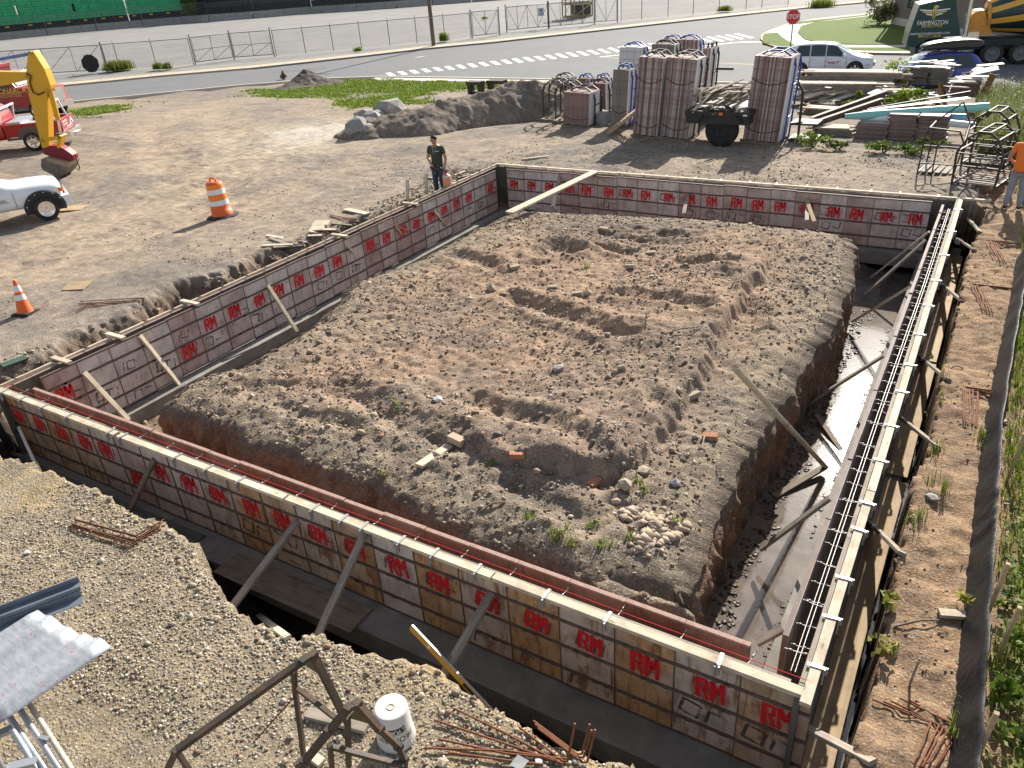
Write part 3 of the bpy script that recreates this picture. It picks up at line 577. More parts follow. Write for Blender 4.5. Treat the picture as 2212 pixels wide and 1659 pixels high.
def wall(label, p0, p1, visible, plys, prm, thick=.39, jog=.012):
    """p0 -> p1 runs along the outer edge with the outside on the right hand; visible = the face whose barred back is seen"""
    p0, p1 = np.array(p0, float), np.array(p1, float); Ln = np.linalg.norm(p1 - p0); d = (p1 - p0)/Ln; nin = np.array([-d[1], d[0]]); rz = math.atan2(d[1], d[0])
    root = thing("formwork_wall", (*p0, ZF), label, "concrete formwork", rz=rz)
    n = int(round(Ln/.612)); W = Ln/n
    vis = variants(plys, W, 12, prm); face = plain_mesh(W, PLY_FACE); dark = plain_mesh(W, PLY_CONC)
    for i in range(n):
        m = rp.choice(vis) if visible == 'out' else dark
        place(m, root, "form_panel", (i*W, .092, -ZF - .03 + rp.uniform(-jog, jog)*.5), 0)
        x = i*W
        if .4 < x + W/2 < Ln - .4:
            m = rp.choice(vis) if visible == 'in' else face
            if visible == 'in': place(m, root, "form_panel", (x + W, thick, -ZF - .01 + rp.uniform(-jog, jog)), math.pi)
            else: place(m, root, "form_panel", (x, thick - .05, -ZF - .01 + rp.uniform(-jog, jog)), 0)
    return root, Ln, rz, p0, d, nin
def waler(root, x0, x1, y0, y1, z1, h, m=None):
    b = MB(); L_ = x1 - x0; b.bb(-L_/2, L_/2, -(y1-y0)/2, (y1-y0)/2, 0, h); o = b.build("waler_board", m or W_NEW, root, ((x0+x1)/2, (y0+y1)/2, -ZF + z1 - h)); o.rotation_euler = (0, rp.uniform(-.003, .003), rp.uniform(-.003, .003)); return o
def clamp(root, x, y0, y1, z, m=None):
    b = MB(); b.bb(-.017, .017, y0 - .02, y1, z, z + .012); b.bb(-.017, .017, y0 - .03, y0 - .014, z - .11, z + .006); b.bb(-.04, -.02, y0 - .028, y0 - .012, z - .15, z - .02); b.bb(.0, .016, y0 - .05, y0 - .03, z - .07, z + .01)
    o = b.build("waler_clamp", m or ZINC, root, (x, 0, -ZF)); o.rotation_euler = (0, 0, rp.uniform(-.12, .12)); return o
TIEM = mat('tie_steel', (.30,.29,.28), .45, .2, 20, .1, 60, .6)
def tie(root, x, y0, y1, z, m=None):
    b = MB(); b.tube([(0, y0, z), (0, (y0+y1)/2, z - .006), (0, y1, z)], .0045, 6); b.lathe([(.004, 0), (.010, .01), (.010, .03), (.004, .04)], 8, 0, (0, y0 + .03, z), (0, 1, 0)); b.lathe([(.004, 0), (.010, .01), (.010, .03), (.004, .04)], 8, 0, (0, y1 - .07, z), (0, 1, 0))
    o = b.build("form_tie", m or TIEM, root, (x, 0, -ZF)); o.rotation_euler = (0, 0, rp.uniform(-.14, .14)); return o
# near wall: outside faces the camera
near, Ln, rz, p0, d, nin = wall("formwork wall nearest the camera, orange stained panels sprayed RM under a pale plank", (WX0, WY0), (WX1, WY0), 'out', [PLY_ORANGE, PLY_ORANGE, PLY_RED, PLY_ORANGE, PLY_GREY], 1.)
sx = [0.12, 3.27, 3.32, 6.6, 6.62, 9.55, 9.56, Ln - .03]
for a, c in zip(sx[::2], sx[1::2]): waler(near, a + .01, c, 0, .09, .03, .045)
for a, c in ((0.1, 2.9), (2.9, 6.1), (6.1, 9.4), (9.4, Ln - .2)):
    waler(near, a + .01, c, .097, .135, .012 , .03, W_OLD)
for x in (-12.7,-12.16,-11.58,-10.93,-9.92,-9.64,-8.47,-7.85,-7.25,-5.99,-5.54,-5.23,-4.7,-4.25,-3.7,-2.9,-2.24,-1.16): clamp(near, x - WX0, 0, .12, .031)
for x in np.arange(.5, Ln - .4, .61): tie(near, x, .14, .345, -.05)
# left wall: its inner, barred side faces the trench and the camera
left, Ll, *_ = wall("long formwork wall on the excavator side, grey panels sprayed RM facing the mound", (WX0, WY1), (WX0, WY0), 'in', [PLY_GREY, PLY_GREY, PLY_RED], .85)
for a, c in zip(np.arange(0, Ll, 2.4), list(np.arange(2.4, Ll, 2.4)) + [Ll - .02]): waler(left, a + .01, c, 0.045, .085, .02 + rp.uniform(-.008, .008), .09, W_NEW)
for x in np.arange(.35, Ll - .3, .61):
    b = MB(); b.bb(-.012, .012, .03, .15, .021, .03); b.bb(-.012, .012, .028, .04, -.1, .03); b.build("form_strap", DARKSTEEL, left, (x + rp.uniform(-.06, .06), 0, -ZF))
for (u, v) in (E(1690,1095), E(1030,1385), E(570,1600), F(760,505), F(1355,225)):
    q = at(u, v, .03); s = WY1 - q[1]; waler(left, s - .045, s + .045, -.08, .42, .055, .035)
# back wall
back, Lb, *_ = wall("far formwork wall before the dirt strip and tall form stacks, red brown panels", (WX1, WY1), (WX0, WY1), 'in', [PLY_RED, PLY_RED, PLY_GREY], .9)
for a, c in ((-.55, 4.3), (4.3, 8.6), (8.6, Lb - .03)): waler(back, a + .01, c, .0, .088, .03, .045)
for x in np.arange(.5, Lb - .2, .74): clamp(back, x + rp.uniform(-.1, .1), 0, .12, .031)
# right wall
right, Lr, *_ = wall("long formwork wall beside the silt fence, open top showing ties and bars", (WX1, WY0), (WX1, WY1), 'in', [PLY_RED, PLY_GREY], .3)
for a, c in ((-.08, 3.1), (3.1, 6.5), (6.5, 9.4), (9.4, 12.4), (12.4, Lr - .1)): waler(right, a + .012, c, -.0, .088, .03, .045)
for a, c in ((0.1, 2.2), (2.2, 5.1), (5.1, 8.3), (8.3, 11.4), (11.4, Lr - .1)): waler(right, a + .012, c, .095, .135, .012, .03, W_OLD)
for y in (.35, .98, 1.55, 2.35, 2.85, 3.75, 4.6, 5.55, 6.4, 7.5, 8.7, 9.9, 11.3, 12.8, 14.4): clamp(right, y, 0, .12, .031)
for i, y in enumerate(np.arange(.55, Lr - .5, .2)):
    if rp.random() < .88: tie(right, y, .115 if i % 3 == 0 else .15, .345, (-.06, -.2, -.12)[i % 3])
for dy in (.2, .235):
    b = MB(); b.tube([(.3, dy, -.07), (5, dy + .012, -.075), (10, dy - .008, -.07), (Lr - .6, dy + .01, -.09)], .006, 8); b.build("reinforcing_bar", mat("bright_rebar", (.30,.285,.27), .45, .25, 20, .2, 120, .7), right, (0, 0, -ZF))
# the string line
b = MB(); b.tube([(WX0 + .05, WY0 + .17, .05), (-6, WY0 + .168, .035), (WX1 - .02, WY0 + .17, .03)], .0035, 6)
tag(b.build("string_line", mat("red_string", (.55, .02, .03), .8, .1, 10, 0)), "taut red string stretched along the nearest form wall", "string line")
# ------------------------------------------------------------------ streets, pavements, yard beyond
ZR = -1.0
ASPH = mat("road_asphalt", (.125,.127,.132), .9, .12, 1.2, .25, 70, 0, (.165,.165,.165), .5, .35)
LOT = mat("yard_asphalt", (.185,.18,.172), .92, .14, .8, .25, 40, 0, (.27,.255,.23), .7, .22)
SIDEW = mat("sidewalk_concrete", (.46,.38,.29), .9, .12, 1.5, .15, 40, 0, (.33,.27,.2), .5, 1.)
KERBM = mat("kerb_stone", (.22,.21,.2), .9, .2, 3, .2, 40)
KERBW = mat("kerb_pale_concrete", (.62,.57,.48), .9, .12, 2, .15, 40, 0, (.4,.36,.3), .5, 2)
WHITE_MARK = mat("road_marking_white", (.78,.78,.76), .8, .06, 6, .05, 60, 0, (.35,.35,.35), .45, 2.5)
YELLOW_MARK = mat("road_marking_yellow", (.62,.45,.12), .8, .1, 6, .05, 60)
def g2(p, z=ZR): q = at(*p, z); return np.array([q[0], q[1]])
def sheet(name, poly, z, m, kind="structure", th=0.):
    b = MB(); n = len(poly); b.add([(x, y, z) for x, y in poly], [tuple(range(n))] if area2(poly) > 0 else [tuple(range(n))[::-1]])
    if th: b.add([(x, y, z) for x, y in poly] + [(x, y, z - th) for x, y in poly], [(i, i + n, (i+1) % n + n, (i+1) % n) for i in range(n)])
    o = b.build(name, m, recenter=False); 
    return tag(o, kind=kind)
def area2(p): return sum(p[i][0]*p[(i+1)%len(p)][1] - p[(i+1)%len(p)][0]*p[i][1] for i in range(len(p)))
def offset(pl, d):
    pl = [np.array(p, float) for p in pl]; o = []
    for i, p in enumerate(pl):
        t = nrm(pl[min(i+1, len(pl)-1)] - pl[max(i-1, 0)]); o.append(p + d*np.array([-t[1], t[0]]))
    return o
def strip(name, pl, d0, d1, z, m, th=0., kind="structure"):
    a, c = offset(pl, d0), offset(pl, d1); b = MB()
    for i in range(len(pl)-1):
        q = [(*a[i], z), (*a[i+1], z), (*c[i+1], z), (*c[i], z)]
        b.add(q, [(0,1,2,3)] if area2(q) > 0 else [(3,2,1,0)])
        if th:
            for u_, v_ in ((a[i], a[i+1]), (c[i+1], c[i])): b.add([(*u_, z), (*v_, z), (*v_, z-th), (*u_, z-th)], [(0,1,2,3)])
    return tag(b.build(name, m, recenter=False), kind=kind)
FARK = [g2(p) for p in (A(-1500,980), A(0,810), A(540,757), A(1000,712), A(1400,672), A(2212,603), B(460,553), B(1000,493), B(1500,433), B(2100,376), C(1000,252), C(2090,131), D(500,62), D(1060,12), D(1500,-28))]
far_e = [(-260,-60)] + [tuple(p) for p in FARK]
sheet("parking_lot", [(-420,-120), (60,-120)][:1] + [tuple(p) for p in offset(FARK, .0)] + [(60,330),(60,420),(-420,420)], -1.05, LOT)
sheet("road", [tuple(p) for p in FARK] + [(60,150),(60,40.2)] + [tuple(p) for p in ROAD_NEAR[::-1][1:]] , ZR, ASPH)
strip("sidewalk", FARK[1:], .16, 2.0, ZR + .12, SIDEW, .13)
strip("kerb", FARK[5:12], .0, .155, ZR + .125, KERBM, .13)
strip("verge", FARK[1:13], 2.0, 3.6, ZR + .07, mat("verge_dirt", (.23,.21,.175), .95, .25, 3, .4, 30, 0, (.16,.17,.06), .5, 1.2), .1)
# joints of the pavement flags
b = MB(); pl = FARK[1:]
for a_, c_ in zip(pl[:-1], pl[1:]):
    t = nrm(c_ - a_); nn = np.array([-t[1], t[0]]); L_ = np.linalg.norm(c_ - a_)
    for s in np.arange(.7, L_, 1.9):
        p = a_ + t*s; q = [(*(p + nn*.2 - t*.02), ZR+.124), (*(p + nn*.2 + t*.02), ZR+.124), (*(p + nn*1.95 + t*.02), ZR+.124), (*(p + nn*1.95 - t*.02), ZR+.124)]
        b.add(q, [(0,1,2,3)] if area2(q) > 0 else [(3,2,1,0)])
tag(b.build("sidewalk_joints", mat("joint_dark", (.2,.17,.13), .9, .1, 5, 0), recenter=False), kind="structure")
NK = [np.array(p, float) for p in ROAD_NEAR[1:]]
strip("kerb", NK, -.2, -.02, ZR + .1, KERBW, .2)
strip("sidewalk", NK[4:], -1.7, -.75, ZR + .1, KERBW, .15)
# zebra crossing over the mouth of the side street
T0, T1, B0, B1 = g2(B(1165,634)), g2(C(1985,294)), g2(B(1213,661)), g2(C(2130,331))
sp = np.linalg.norm(g2(B(1265,621)) - T0); nb = int(round(np.linalg.norm(T1 - T0)/sp))
b = MB()
for i in range(nb + 1):
    k = i/nb; p, q = T0 + (T1-T0)*k, B0 + (B1-B0)*k; t = nrm(T1 - T0)*.2
    q4 = [(*(p - t), ZR+.005), (*(p + t), ZR+.005), (*(q + t), ZR+.005), (*(q - t), ZR+.005)]
    b.add(q4, [(0,1,2,3)] if area2(q4) > 0 else [(3,2,1,0)])
tag(b.build("road_markings", WHITE_MARK, recenter=False), kind="structure")
strip("road_markings", [g2(C(800,497)), g2(C(2020,367))], -.17, .17, ZR + .006, WHITE_MARK)
strip("road_markings", [g2(C(830,502)), g2(C(2080,560)), g2(C(2600,585))], -.06, .06, ZR + .007, YELLOW_MARK)
b = MB(); q = g2(C(2120,368)); b.bb(q[0]-.9, q[0]+.9, q[1]-.45, q[1]+.45, ZR, ZR + .012)
for i in range(7): b.bb(q[0]-.75+i*.22, q[0]-.63+i*.22, q[1]-.34, q[1]+.34, ZR+.0125, ZR+.02, 1)
tag(b.build("storm_drain", [KERBW, DARKSTEEL]), "pale framed storm drain grate at the corner kerb", "drain")
q = g2(B(1445,497)); b = MB(); b.cyl((q[0], q[1], ZR), (q[0], q[1], ZR + .012), .42, 24, 0); tag(b.build("manhole_cover", mat("manhole_iron", (.3,.3,.29), .6, .1, 10, .1)), "round manhole cover in the road by the zebra crossing", "manhole")
q0 = [g2(B(*p)) for p in ((150,625),(620,578),(645,598),(165,643))]; sheet("road_patch", [tuple(p) for p in q0], ZR + .004, mat("asphalt_patch", (.115,.117,.12), .92, .1, 3, .2, 60))
# corner block: kerb, paved corner, lawns
GRASSM = None
def grass_mat(name, a, c):
    m, n, l, p = newmat(name); tc = n.new("ShaderNodeTexCoord"); s = noise(n, l, tc.outputs["Object"], 3, 8, .7); r = ramp(n, [(.3, a), (.7, c)]); l.new(s.outputs[0], r.inputs[0]); l.new(r.outputs[0], p.inputs["Base Color"]); p.inputs["Roughness"].default_value = .9; p.inputs["Specular IOR Level"].default_value = .1
    b_ = n.new("ShaderNodeBump"); b_.inputs["Strength"].default_value = .8; b_.inputs["Distance"].default_value = .04; l.new(noise(n, l, tc.outputs["Object"], 22, 4).outputs[0], b_.inputs["Height"]); l.new(b_.outputs[0], p.inputs["Normal"]); return m
LAWN = grass_mat("lawn_grass", (.07,.12,.018), (.14,.185,.035))
CB = [g2(p) for p in (D(1600,472), D(1330,468), D(940,462), D(600,452), D(300,432), D(110,408), D(25,378), D(-12,340), D(-8,305), D(60,268), D(200,216), D(450,166), D(900,122), D(1300,88))]
sheet("sidewalk", [tuple(p) for p in CB] + [(60,140),(60,66)], ZR + .11, mat("corner_concrete", (.50,.47,.42), .9, .1, 1, .15, 40), th=.12)
strip("kerb", CB, -.18, .0, ZR + .116, mat("kerb_tan", (.5,.42,.27), .9, .15, 2, .1, 30), .13)
sheet("grass_verge", [tuple(g2(p)) for p in (D(12,378), D(2,330), D(20,298), D(130,290), D(170,330), D(255,385), D(300,420), D(110,398))], ZR + .13, LAWN, th=.03)
sheet("lawn", [tuple(g2(p)) for p in (D(740,392), D(500,385), D(355,345), D(300,290), D(330,235), D(450,200), D(650,180), D(900,150), D(1085,128), D(1500,120), D(1600,395), D(1100,394))], ZR + .15, LAWN, th=.05)
sheet("grass_verge", [tuple(g2(p)) for p in (D(220,222), D(300,196), D(600,165), D(900,133), D(890,142), D(600,176), D(330,212))], ZR + .13, LAWN, th=.02)
sheet("grass_verge", [tuple(g2(p)) for p in (D(700,418), D(1700,420), D(1700,447), D(930,444), D(700,436))], ZR + .13, LAWN, th=.02)

# ------------------------------------------------------------------ chain link fence and gates
def link_mat():
    m, n, l, p = newmat("chain_link"); tc = n.new("ShaderNodeTexCoord"); sp_ = n.new("ShaderNodeSeparateXYZ"); l.new(tc.outputs["Object"], sp_.inputs[0])
    fs = []
    for sg in (1, -1):
        a = math_(n, l, 'ADD', sp_.outputs[0], math_(n, l, 'MULTIPLY', sp_.outputs[2], sg)); a = math_(n, l, 'FRACT', math_(n, l, 'MULTIPLY', a, 14.)); fs.append(math_(n, l, 'LESS_THAN', a, .085))
    l.new(math_(n, l, 'MAXIMUM', *fs), p.inputs["Alpha"]); p.inputs["Base Color"].default_value = (.16,.165,.17,1); p.inputs["Roughness"].default_value = .6; return m
LINK = link_mat()
def base_pts(us, z): return [at(*p, z) for p in us]
def fence_run(pts, h, label, spacing=None, top_ext=.25, group="chain link fence runs along the far pavement"):
    p0, p1 = pts[0], pts[-1]; d = p1 - p0; L_ = np.linalg.norm(d[:2]); rz = math.atan2(d[1], d[0])
    root = thing("chain_link_fence", p0, label, "fence", group, rz)
    xs = [np.linalg.norm((p - p0)[:2]) for p in pts]
    for x in xs:
        b = MB(); b.tube([(x, 0, -.05), (x, 0, h)], .035, 8); b.tube([(x, 0, h), (x, -.12, h + top_ext)], .018, 6); b.build("post", GALV, root, (0,0,0))
    b = MB(); b.tube([(0, 0, h), (L_, 0, h)], .026, 8); b.build("top_rail", GALV, root, (0,0,0))
    b = MB(); b.add([(0, -.03, .05), (L_, -.03, .05), (L_, -.03, h), (0, -.03, h)], [(0,1,2,3)]); b.build("mesh_panel", LINK, root, (0,0,0))
    return root
def gate(p0, p1, h, label, nv=1, mid=True, diag=1, cat="gate"):
    d = p1 - p0; L_ = np.linalg.norm(d[:2]); root = thing("fence_gate", p0, label, cat, "metal framed gates in the far fence", math.atan2(d[1], d[0]))
    b = MB(); b.tube([(0,0,.12),(0,0,h),(L_,0,h),(L_,0,.12),(0,0,.12)], .034, 8)
    for i in range(nv): x = L_*(i+1)/(nv+1); b.tube([(x,0,.12),(x,0,h)], .024, 6)
    if mid: b.tube([(0,0,h*.52),(L_,0,h*.52)], .022, 6)
    b.build("gate_frame", GALV, root, (0,0,0))
    b = MB()
    xs = np.linspace(0, L_, nv + 2)
    for i in range(nv + 1):
        if diag == 1: b.tube([(xs[i],0,.12),(xs[i+1],0,h if not mid else h*.52)], .02, 6)
        elif (i % 2): b.tube([(xs[i],0,.12),(xs[i+1],0,h)], .02, 6)
        else: b.tube([(xs[i],0,h),(xs[i+1],0,.12)], .02, 6)
    b.build("brace", GALV, root, (0,0,0))
    b = MB(); b.add([(0,-.03,.12),(L_,-.03,.12),(L_,-.03,h),(0,-.03,h)], [(0,1,2,3)]); b.build("mesh_panel", LINK, root, (0,0,0))
    for x in (-.12, L_ + .12):
        b = MB(); b.tube([(x,.02,-.1),(x,.02,h + .25)], .055, 8); b.build("gate_post", GALV, root, (0,0,0))
    return root
ZL = -.95
gate(at(*A(-300,690), ZL), at(*A(925,618), ZL), 2.15, "long barred gate with zigzag braces behind the yellow digger arm", 4, False, 1)
fence_run(base_pts([A(945,612), A(1060,600), A(1350,588), A(1690,562)], ZL), 2.15, "fence run with tall weeds at its foot right of the octagonal sign")
gate(at(*A(1715,552), ZL), at(*A(2030,512), ZL), 2.15, "left leaf of the pair of square framed gates", 1, True, 1)
gate(at(*A(2050,510), ZL), at(*B(165,486), ZL), 2.15, "right leaf of the pair of square framed gates", 1, True, 1)
fence_run(base_pts([B(195,486), B(440,470), B(685,450), B(935,428), B(1190,402), B(1430,378), B(1670,352), B(1890,328)], ZL), 2.15, "long plain fence run behind the wooden utility pole")
gate(at(*B(1912,324), ZL), at(*B(2132,300), ZL), 2.2, "narrow end leaf of the zigzag gate near the utility pole", 1, False, 2)
gate(at(*C(0,272), ZL), at(*C(350,240), ZL), 2.2, "zigzag braced sliding gate carrying a small white sign", 3, False, 2)
gate(at(*C(362,240), ZL), at(*C(745,206), ZL), 2.2, "zigzag braced sliding gate in front of the wooden crate", 3, False, 2)
gate(at(*C(765,200), ZL), at(*C(945,190), ZL), 2.2, "short zigzag gate leaf right of the wooden crate", 1, False, 2)
fence_run(base_pts([C(985,185), C(1180,170), C(1415,147), C(1635,125), C(1855,102), C(2080,78), D(0,62), D(220,40)], ZL), 2.1, "fence run beyond the zebra crossing and the stacked forms")
p = at(*C(298,128), ZL); b = MB(); b.bb(-.3,.3,-.02,.02,0,.75,0); b.bb(-.12,.12,-.024,-.02,.42,.62,1); b.bb(-.22,.22,-.024,-.02,.1,.14,1); b.bb(-.22,.22,-.024,-.02,.2,.24,1)
o = b.build("gate_sign", [mat("sign_white", (.55,.62,.68), .5, .05), mat("sign_blue", (.08,.14,.3), .5)], loc=(*(at(*C(298,240), ZL)[:2] - np.array([.0,.12])), ZL + 1.1)); o.rotation_euler = (0,0,.75); tag(o, "small white notice with blue print on the sliding gate", "sign")
# octagonal sign turned away, leaning on the gate
p = at(*A(835,628), ZL); b = MB(); b.prism([(.62*math.cos(a), .62*math.sin(a)) for a in np.arange(8)*math.pi/4 + math.pi/8], (0,0,.6), (1,0,0), (0,0,1), (0,1,0), .02); b.bb(-.04,.04,-.03,0,.0,1.2,0)
o = b.build("octagonal_sign", mat("sign_back_black", (.012,.012,.013), .6, .3, 8, .1), loc=(p[0] - .1, p[1] - .25, ZL)); o.scale = (1.25,1,1.25); o.rotation_euler = (-.1, 0, .66); tag(o, "black octagonal sign leaning face away on the long gate", "sign")

# ------------------------------------------------------------------ far side of the yard: barriers, green wrapped stacks
BAR_L = [at(*p, -1.05) for p in (A(-700,420), A(0,350), A(420,308), A(850,268), A(1250,232), A(1590,203), A(1830,186), A(2212,160), B(500,117), B(900,92), B(1250,70), B(1560,44), B(1900,18), B(2250,-8))]
BARC = mat("barrier_concrete", (.30,.295,.28), .9, .2, 2, .25, 30, 0, (.16,.16,.15), .6, 1.5)
for i, (p, q) in enumerate(zip(BAR_L[:-1], BAR_L[1:])):
    d = q - p; L_ = np.linalg.norm(d[:2]); nseg = max(1, int(round(L_/9))); 
    for k in range(nseg):
        c0 = p + d*(k/nseg); l_ = L_/nseg - .12; b = MB()
        b.prism([(-.3,0),(-.3,.12),(-.16,.4),(-.1,1.15),(.1,1.15),(.16,.4),(.3,.12),(.3,0)], (0,0,0), (0,1,0), (0,0,1), (1,0,0), l_)
        o = b.build("concrete_barrier", BARC, loc=c0); o.rotation_euler = (0,0,math.atan2(d[1], d[0])); tag(o, "grey concrete barrier block in the row behind the far yard", "barrier", "concrete barriers at the back of the yard")
WRAP = mat("green_wrap", (.02,.34,.13), .45, .4, 2.5, .3, 6, 0, (.06,.5,.24), .5, 1.3)
DARKW = mat("dark_wrap", (.02,.022,.026), .6, .4, 2, .3, 8)
YTAG = mat("yellow_tag", (.75,.42,.03), .6)
def wrapped(p, q, h, m, label, group, tags=True, depth=8., base=2.1, tiers=5):
    d = q - p; L_ = np.linalg.norm(d[:2]); root = thing("wrapped_stack", p, label, "stack", group, math.atan2(d[1], d[0]))
    b = MB(); r_ = random.Random(int(L_*100))
    th = (h - base)/tiers; nrow = 3
    for t in range(tiers):
        x = 0
        while x < L_ - .5:
            w_ = min(r_.uniform(1.8, 2.6), L_ - x)
            for s_ in range(nrow): b.bb(x + .02, x + w_ - .02, r_.uniform(0,.12) + t*.25, depth, base + t*th + s_*th/nrow, base + t*th + (s_+1)*th/nrow - .03)
            x += w_
    b.build("wrapped_packs", m, root, (0,0,0))
    b = MB(); b.bb(.0, L_, .5, depth, 0, base - .08); 
    for x in np.arange(.6, L_, 1.7): b.bb(x, x + .3, .1, depth - .2, base - .5, base - .06)
    b.build("pallet_base", mat("dark_base", (.018,.018,.02), .9), root, (0,0,0))
    if tags:
        for x in np.arange(.8, L_ - .5, 3.1): b = MB(); b.bb(x, x + .6, -.14, .45, base - .42, base - .2); b.build("tag", YTAG, root, (0,0,0))
    return root
off = nrm(BAR_L[3] - BAR_L[1]); off = np.array([-off[1], off[0], 0])*2.0
def bl(u, v): return at(u, v, -1.05)
Gs = [(A(-500,395), A(240,322)), (A(240,322), A(724,275)), (A(724,275), A(1154,233)), (A(1154,233), A(1720,186))]
for i, (p, q) in enumerate(Gs): wrapped(bl(*p) + off, bl(*q) + off, (9.5, 8.5, 8, 7.5)[i], WRAP, ("green wrapped pack stack cut by the picture edge, farthest along the barriers", "green wrapped pack stack above the octagonal sign", "green wrapped pack stack left of the climbing vine", "green wrapped pack stack ending behind the climbing vine")[i], "green wrapped stacks behind the barriers")
for i, (p, q) in enumerate([(A(1722,185), A(2212,152)), (B(0,150), B(530,106)), (B(530,106), B(1250,62)), (B(1250,62), B(1760,24))]): wrapped(bl(*p) + off, bl(*q) + off, (7.5, 7, 6, 5)[i], DARKW, "dark covered stack behind the barrier fence", "dark covered stacks behind the barriers", False)
fo_ = nrm(off)*.6
fence_run([p + fo_ for p in BAR_L[0:7]], 3.2, "tall wire fence in front of the green wrapped stacks", group="tall fences behind the barriers")
fence_run([p + fo_ for p in BAR_L[6:12]], 3.0, "tall wire fence in front of the dark covered stacks", group="tall fences behind the barriers")

# wooden crate in the yard
p, q = at(*C(505,165), -1.05), at(*C(735,145), -1.05); d = q - p; L_ = np.linalg.norm(d[:2]); CW = wood("crate_timber", (.42,.34,.17), (.3,.24,.12))
root = thing("shipping_crate", p, "open wooden crate with diagonal boards standing in the yard", "crate", rz=math.atan2(d[1], d[0]))
b = MB()
for z in (.15, 1.5, 2.0, 3.4):
    for y in (0, 1.6): b.beam((0,y,z), (L_,y,z), .06, .16)
    for x in (0, L_): b.beam((x,0,z), (x,1.6,z), .06, .16)
for x in (0, L_*.33, L_*.66, L_):
    for y in (0, 1.6): b.beam((x,y,.1), (x,y,3.4), .14, .08, (0,1,0))
b.beam((L_*.35,-.04,.2), (L_*.98,-.04,1.45), .05, .14); b.beam((L_*.02,-.04,3.3), (L_*.4,-.04,2.1), .05, .14)
b.build("frame", CW, root, (0,0,0)); b = MB(); b.bb(L_*.34, L_*.97, .2, 1.4, .3, 1.35); b.bb(L_*.2, L_*.9, .2, 1.4, 2.1, 3.2); b.build("load", BLACKP, root, (0,0,0))

# utility pole, stop sign, hydrant
p = at(*B(1566,402), ZR + .07); root = thing("utility_pole", p, "brown wooden utility pole on the far pavement edge", "utility pole")
b = MB(); b.tube([(0,0,-.1),(0,.0,5),(0,0,11)], [.19,.165,.13], 14); b.build("pole", mat("pole_wood", (.15,.115,.075), .9, .3, 6, .4, 30, stretch=(8,8,.6)), root, (0,0,0)); b = MB(); b.bb(-1.2,1.2,-.06,.06,10,10.12); b.build("crossarm", W_OLD, root, (0,0,0)); b = MB(); b.bb(-.13,.13,-.2,-.165,2.3,2.36); b.build("pole_band", ZINC, root, (0,0,0))
def text_mesh(s, size, ext=.002, sx=1., shear=0.):
    cu = bpy.data.curves.new("lettering", 'FONT'); cu.body = s; cu.size = size; cu.align_x = 'CENTER'; cu.align_y = 'CENTER'; cu.extrude = ext; cu.resolution_u = 3; cu.shear = shear
    o = bpy.data.objects.new("lettering", cu); COL.objects.link(o); dg = bpy.context.evaluated_depsgraph_get(); me = bpy.data.meshes.new_from_object(o.evaluated_get(dg)); bpy.data.objects.remove(o); bpy.data.curves.remove(cu)
    me.transform(Matrix.Scale(sx, 4, (1,0,0))); return me
def lettering(s, size, m, parent, loc, rot=(math.pi/2,0,0), sx=1., shear=0., name="lettering", ext=.003):
    me = text_mesh(s, size, ext, sx, shear); me.materials.clear(); me.materials.append(m); o = bpy.data.objects.new(name, me); COL.objects.link(o); o.parent = parent; o.location = loc; o.rotation_euler = rot; return o
WPAINT = mat("white_enamel", (.8,.8,.8), .4, .03, 5, 0); RPAINT = mat("sign_red", (.55,.03,.04), .4, .05, 5, 0)
q = at(*D(265,142), ZR + 2.45); zb = ZR + .12
root = thing("stop_sign", (q[0], q[1], zb), "red octagonal stop sign on its post by the corner lawn", "stop sign", rz=-.12)
oc = lambda r: [(r*math.cos(a), r*math.sin(a)) for a in np.arange(8)*math.pi/4 + math.pi/8]
b = MB(); b.tube([(0,.03,0),(0,.03,2.75)], .035, 8); b.build("post", mat("sign_post", (.10,.09,.085), .6, .2), root, (0,0,0))
b = MB(); b.prism(oc(.44), (0,0,2.33), (1,0,0), (0,0,1), (0,1,0), -.006, 0); b.prism(oc(.415), (0,-.0065,2.33), (1,0,0), (0,0,1), (0,1,0), -.003, 1); b.build("sign_plate", [WPAINT, RPAINT], root, (0,0,0))
lettering("STOP", .34, WPAINT, root, (0,-.012,2.33), sx=.92)
q = gnd(*B(268,715)); root = thing("fire_hydrant", (q[0], q[1], q[2]), "rusty brown fire hydrant on the grass verge", "fire hydrant")
b = MB(); b.lathe([(.001,0),(.19,0),(.19,.04),(.12,.06),(.115,.5),(.16,.52),(.16,.57),(.12,.6),(.10,.68),(.05,.74),(.04,.8),(.001,.8)], 16); b.build("barrel", mat("hydrant_rust", (.16,.085,.05), .7, .3, 8, .2), root, (0,0,0))
for s in (-1, 1): b = MB(); b.lathe([(.001,0),(.06,0),(.06,.12),(.08,.12),(.08,.17),(.001,.18)], 12, 0, (s*.1,0,.42), (s,0,0)); b.build("nozzle_cap", mat("hydrant_cap", (.12,.065,.045), .7, .3, 8, .2), root, (0,0,0))
b = MB(); b.lathe([(.001,0),(.08,0),(.08,.1),(.1,.1),(.1,.16),(.001,.17)], 12, 0, (0,-.1,.36), (0,-1,0)); b.build("pumper_cap", mat("hydrant_cap", (.2,.2,.2)), root, (0,0,0))

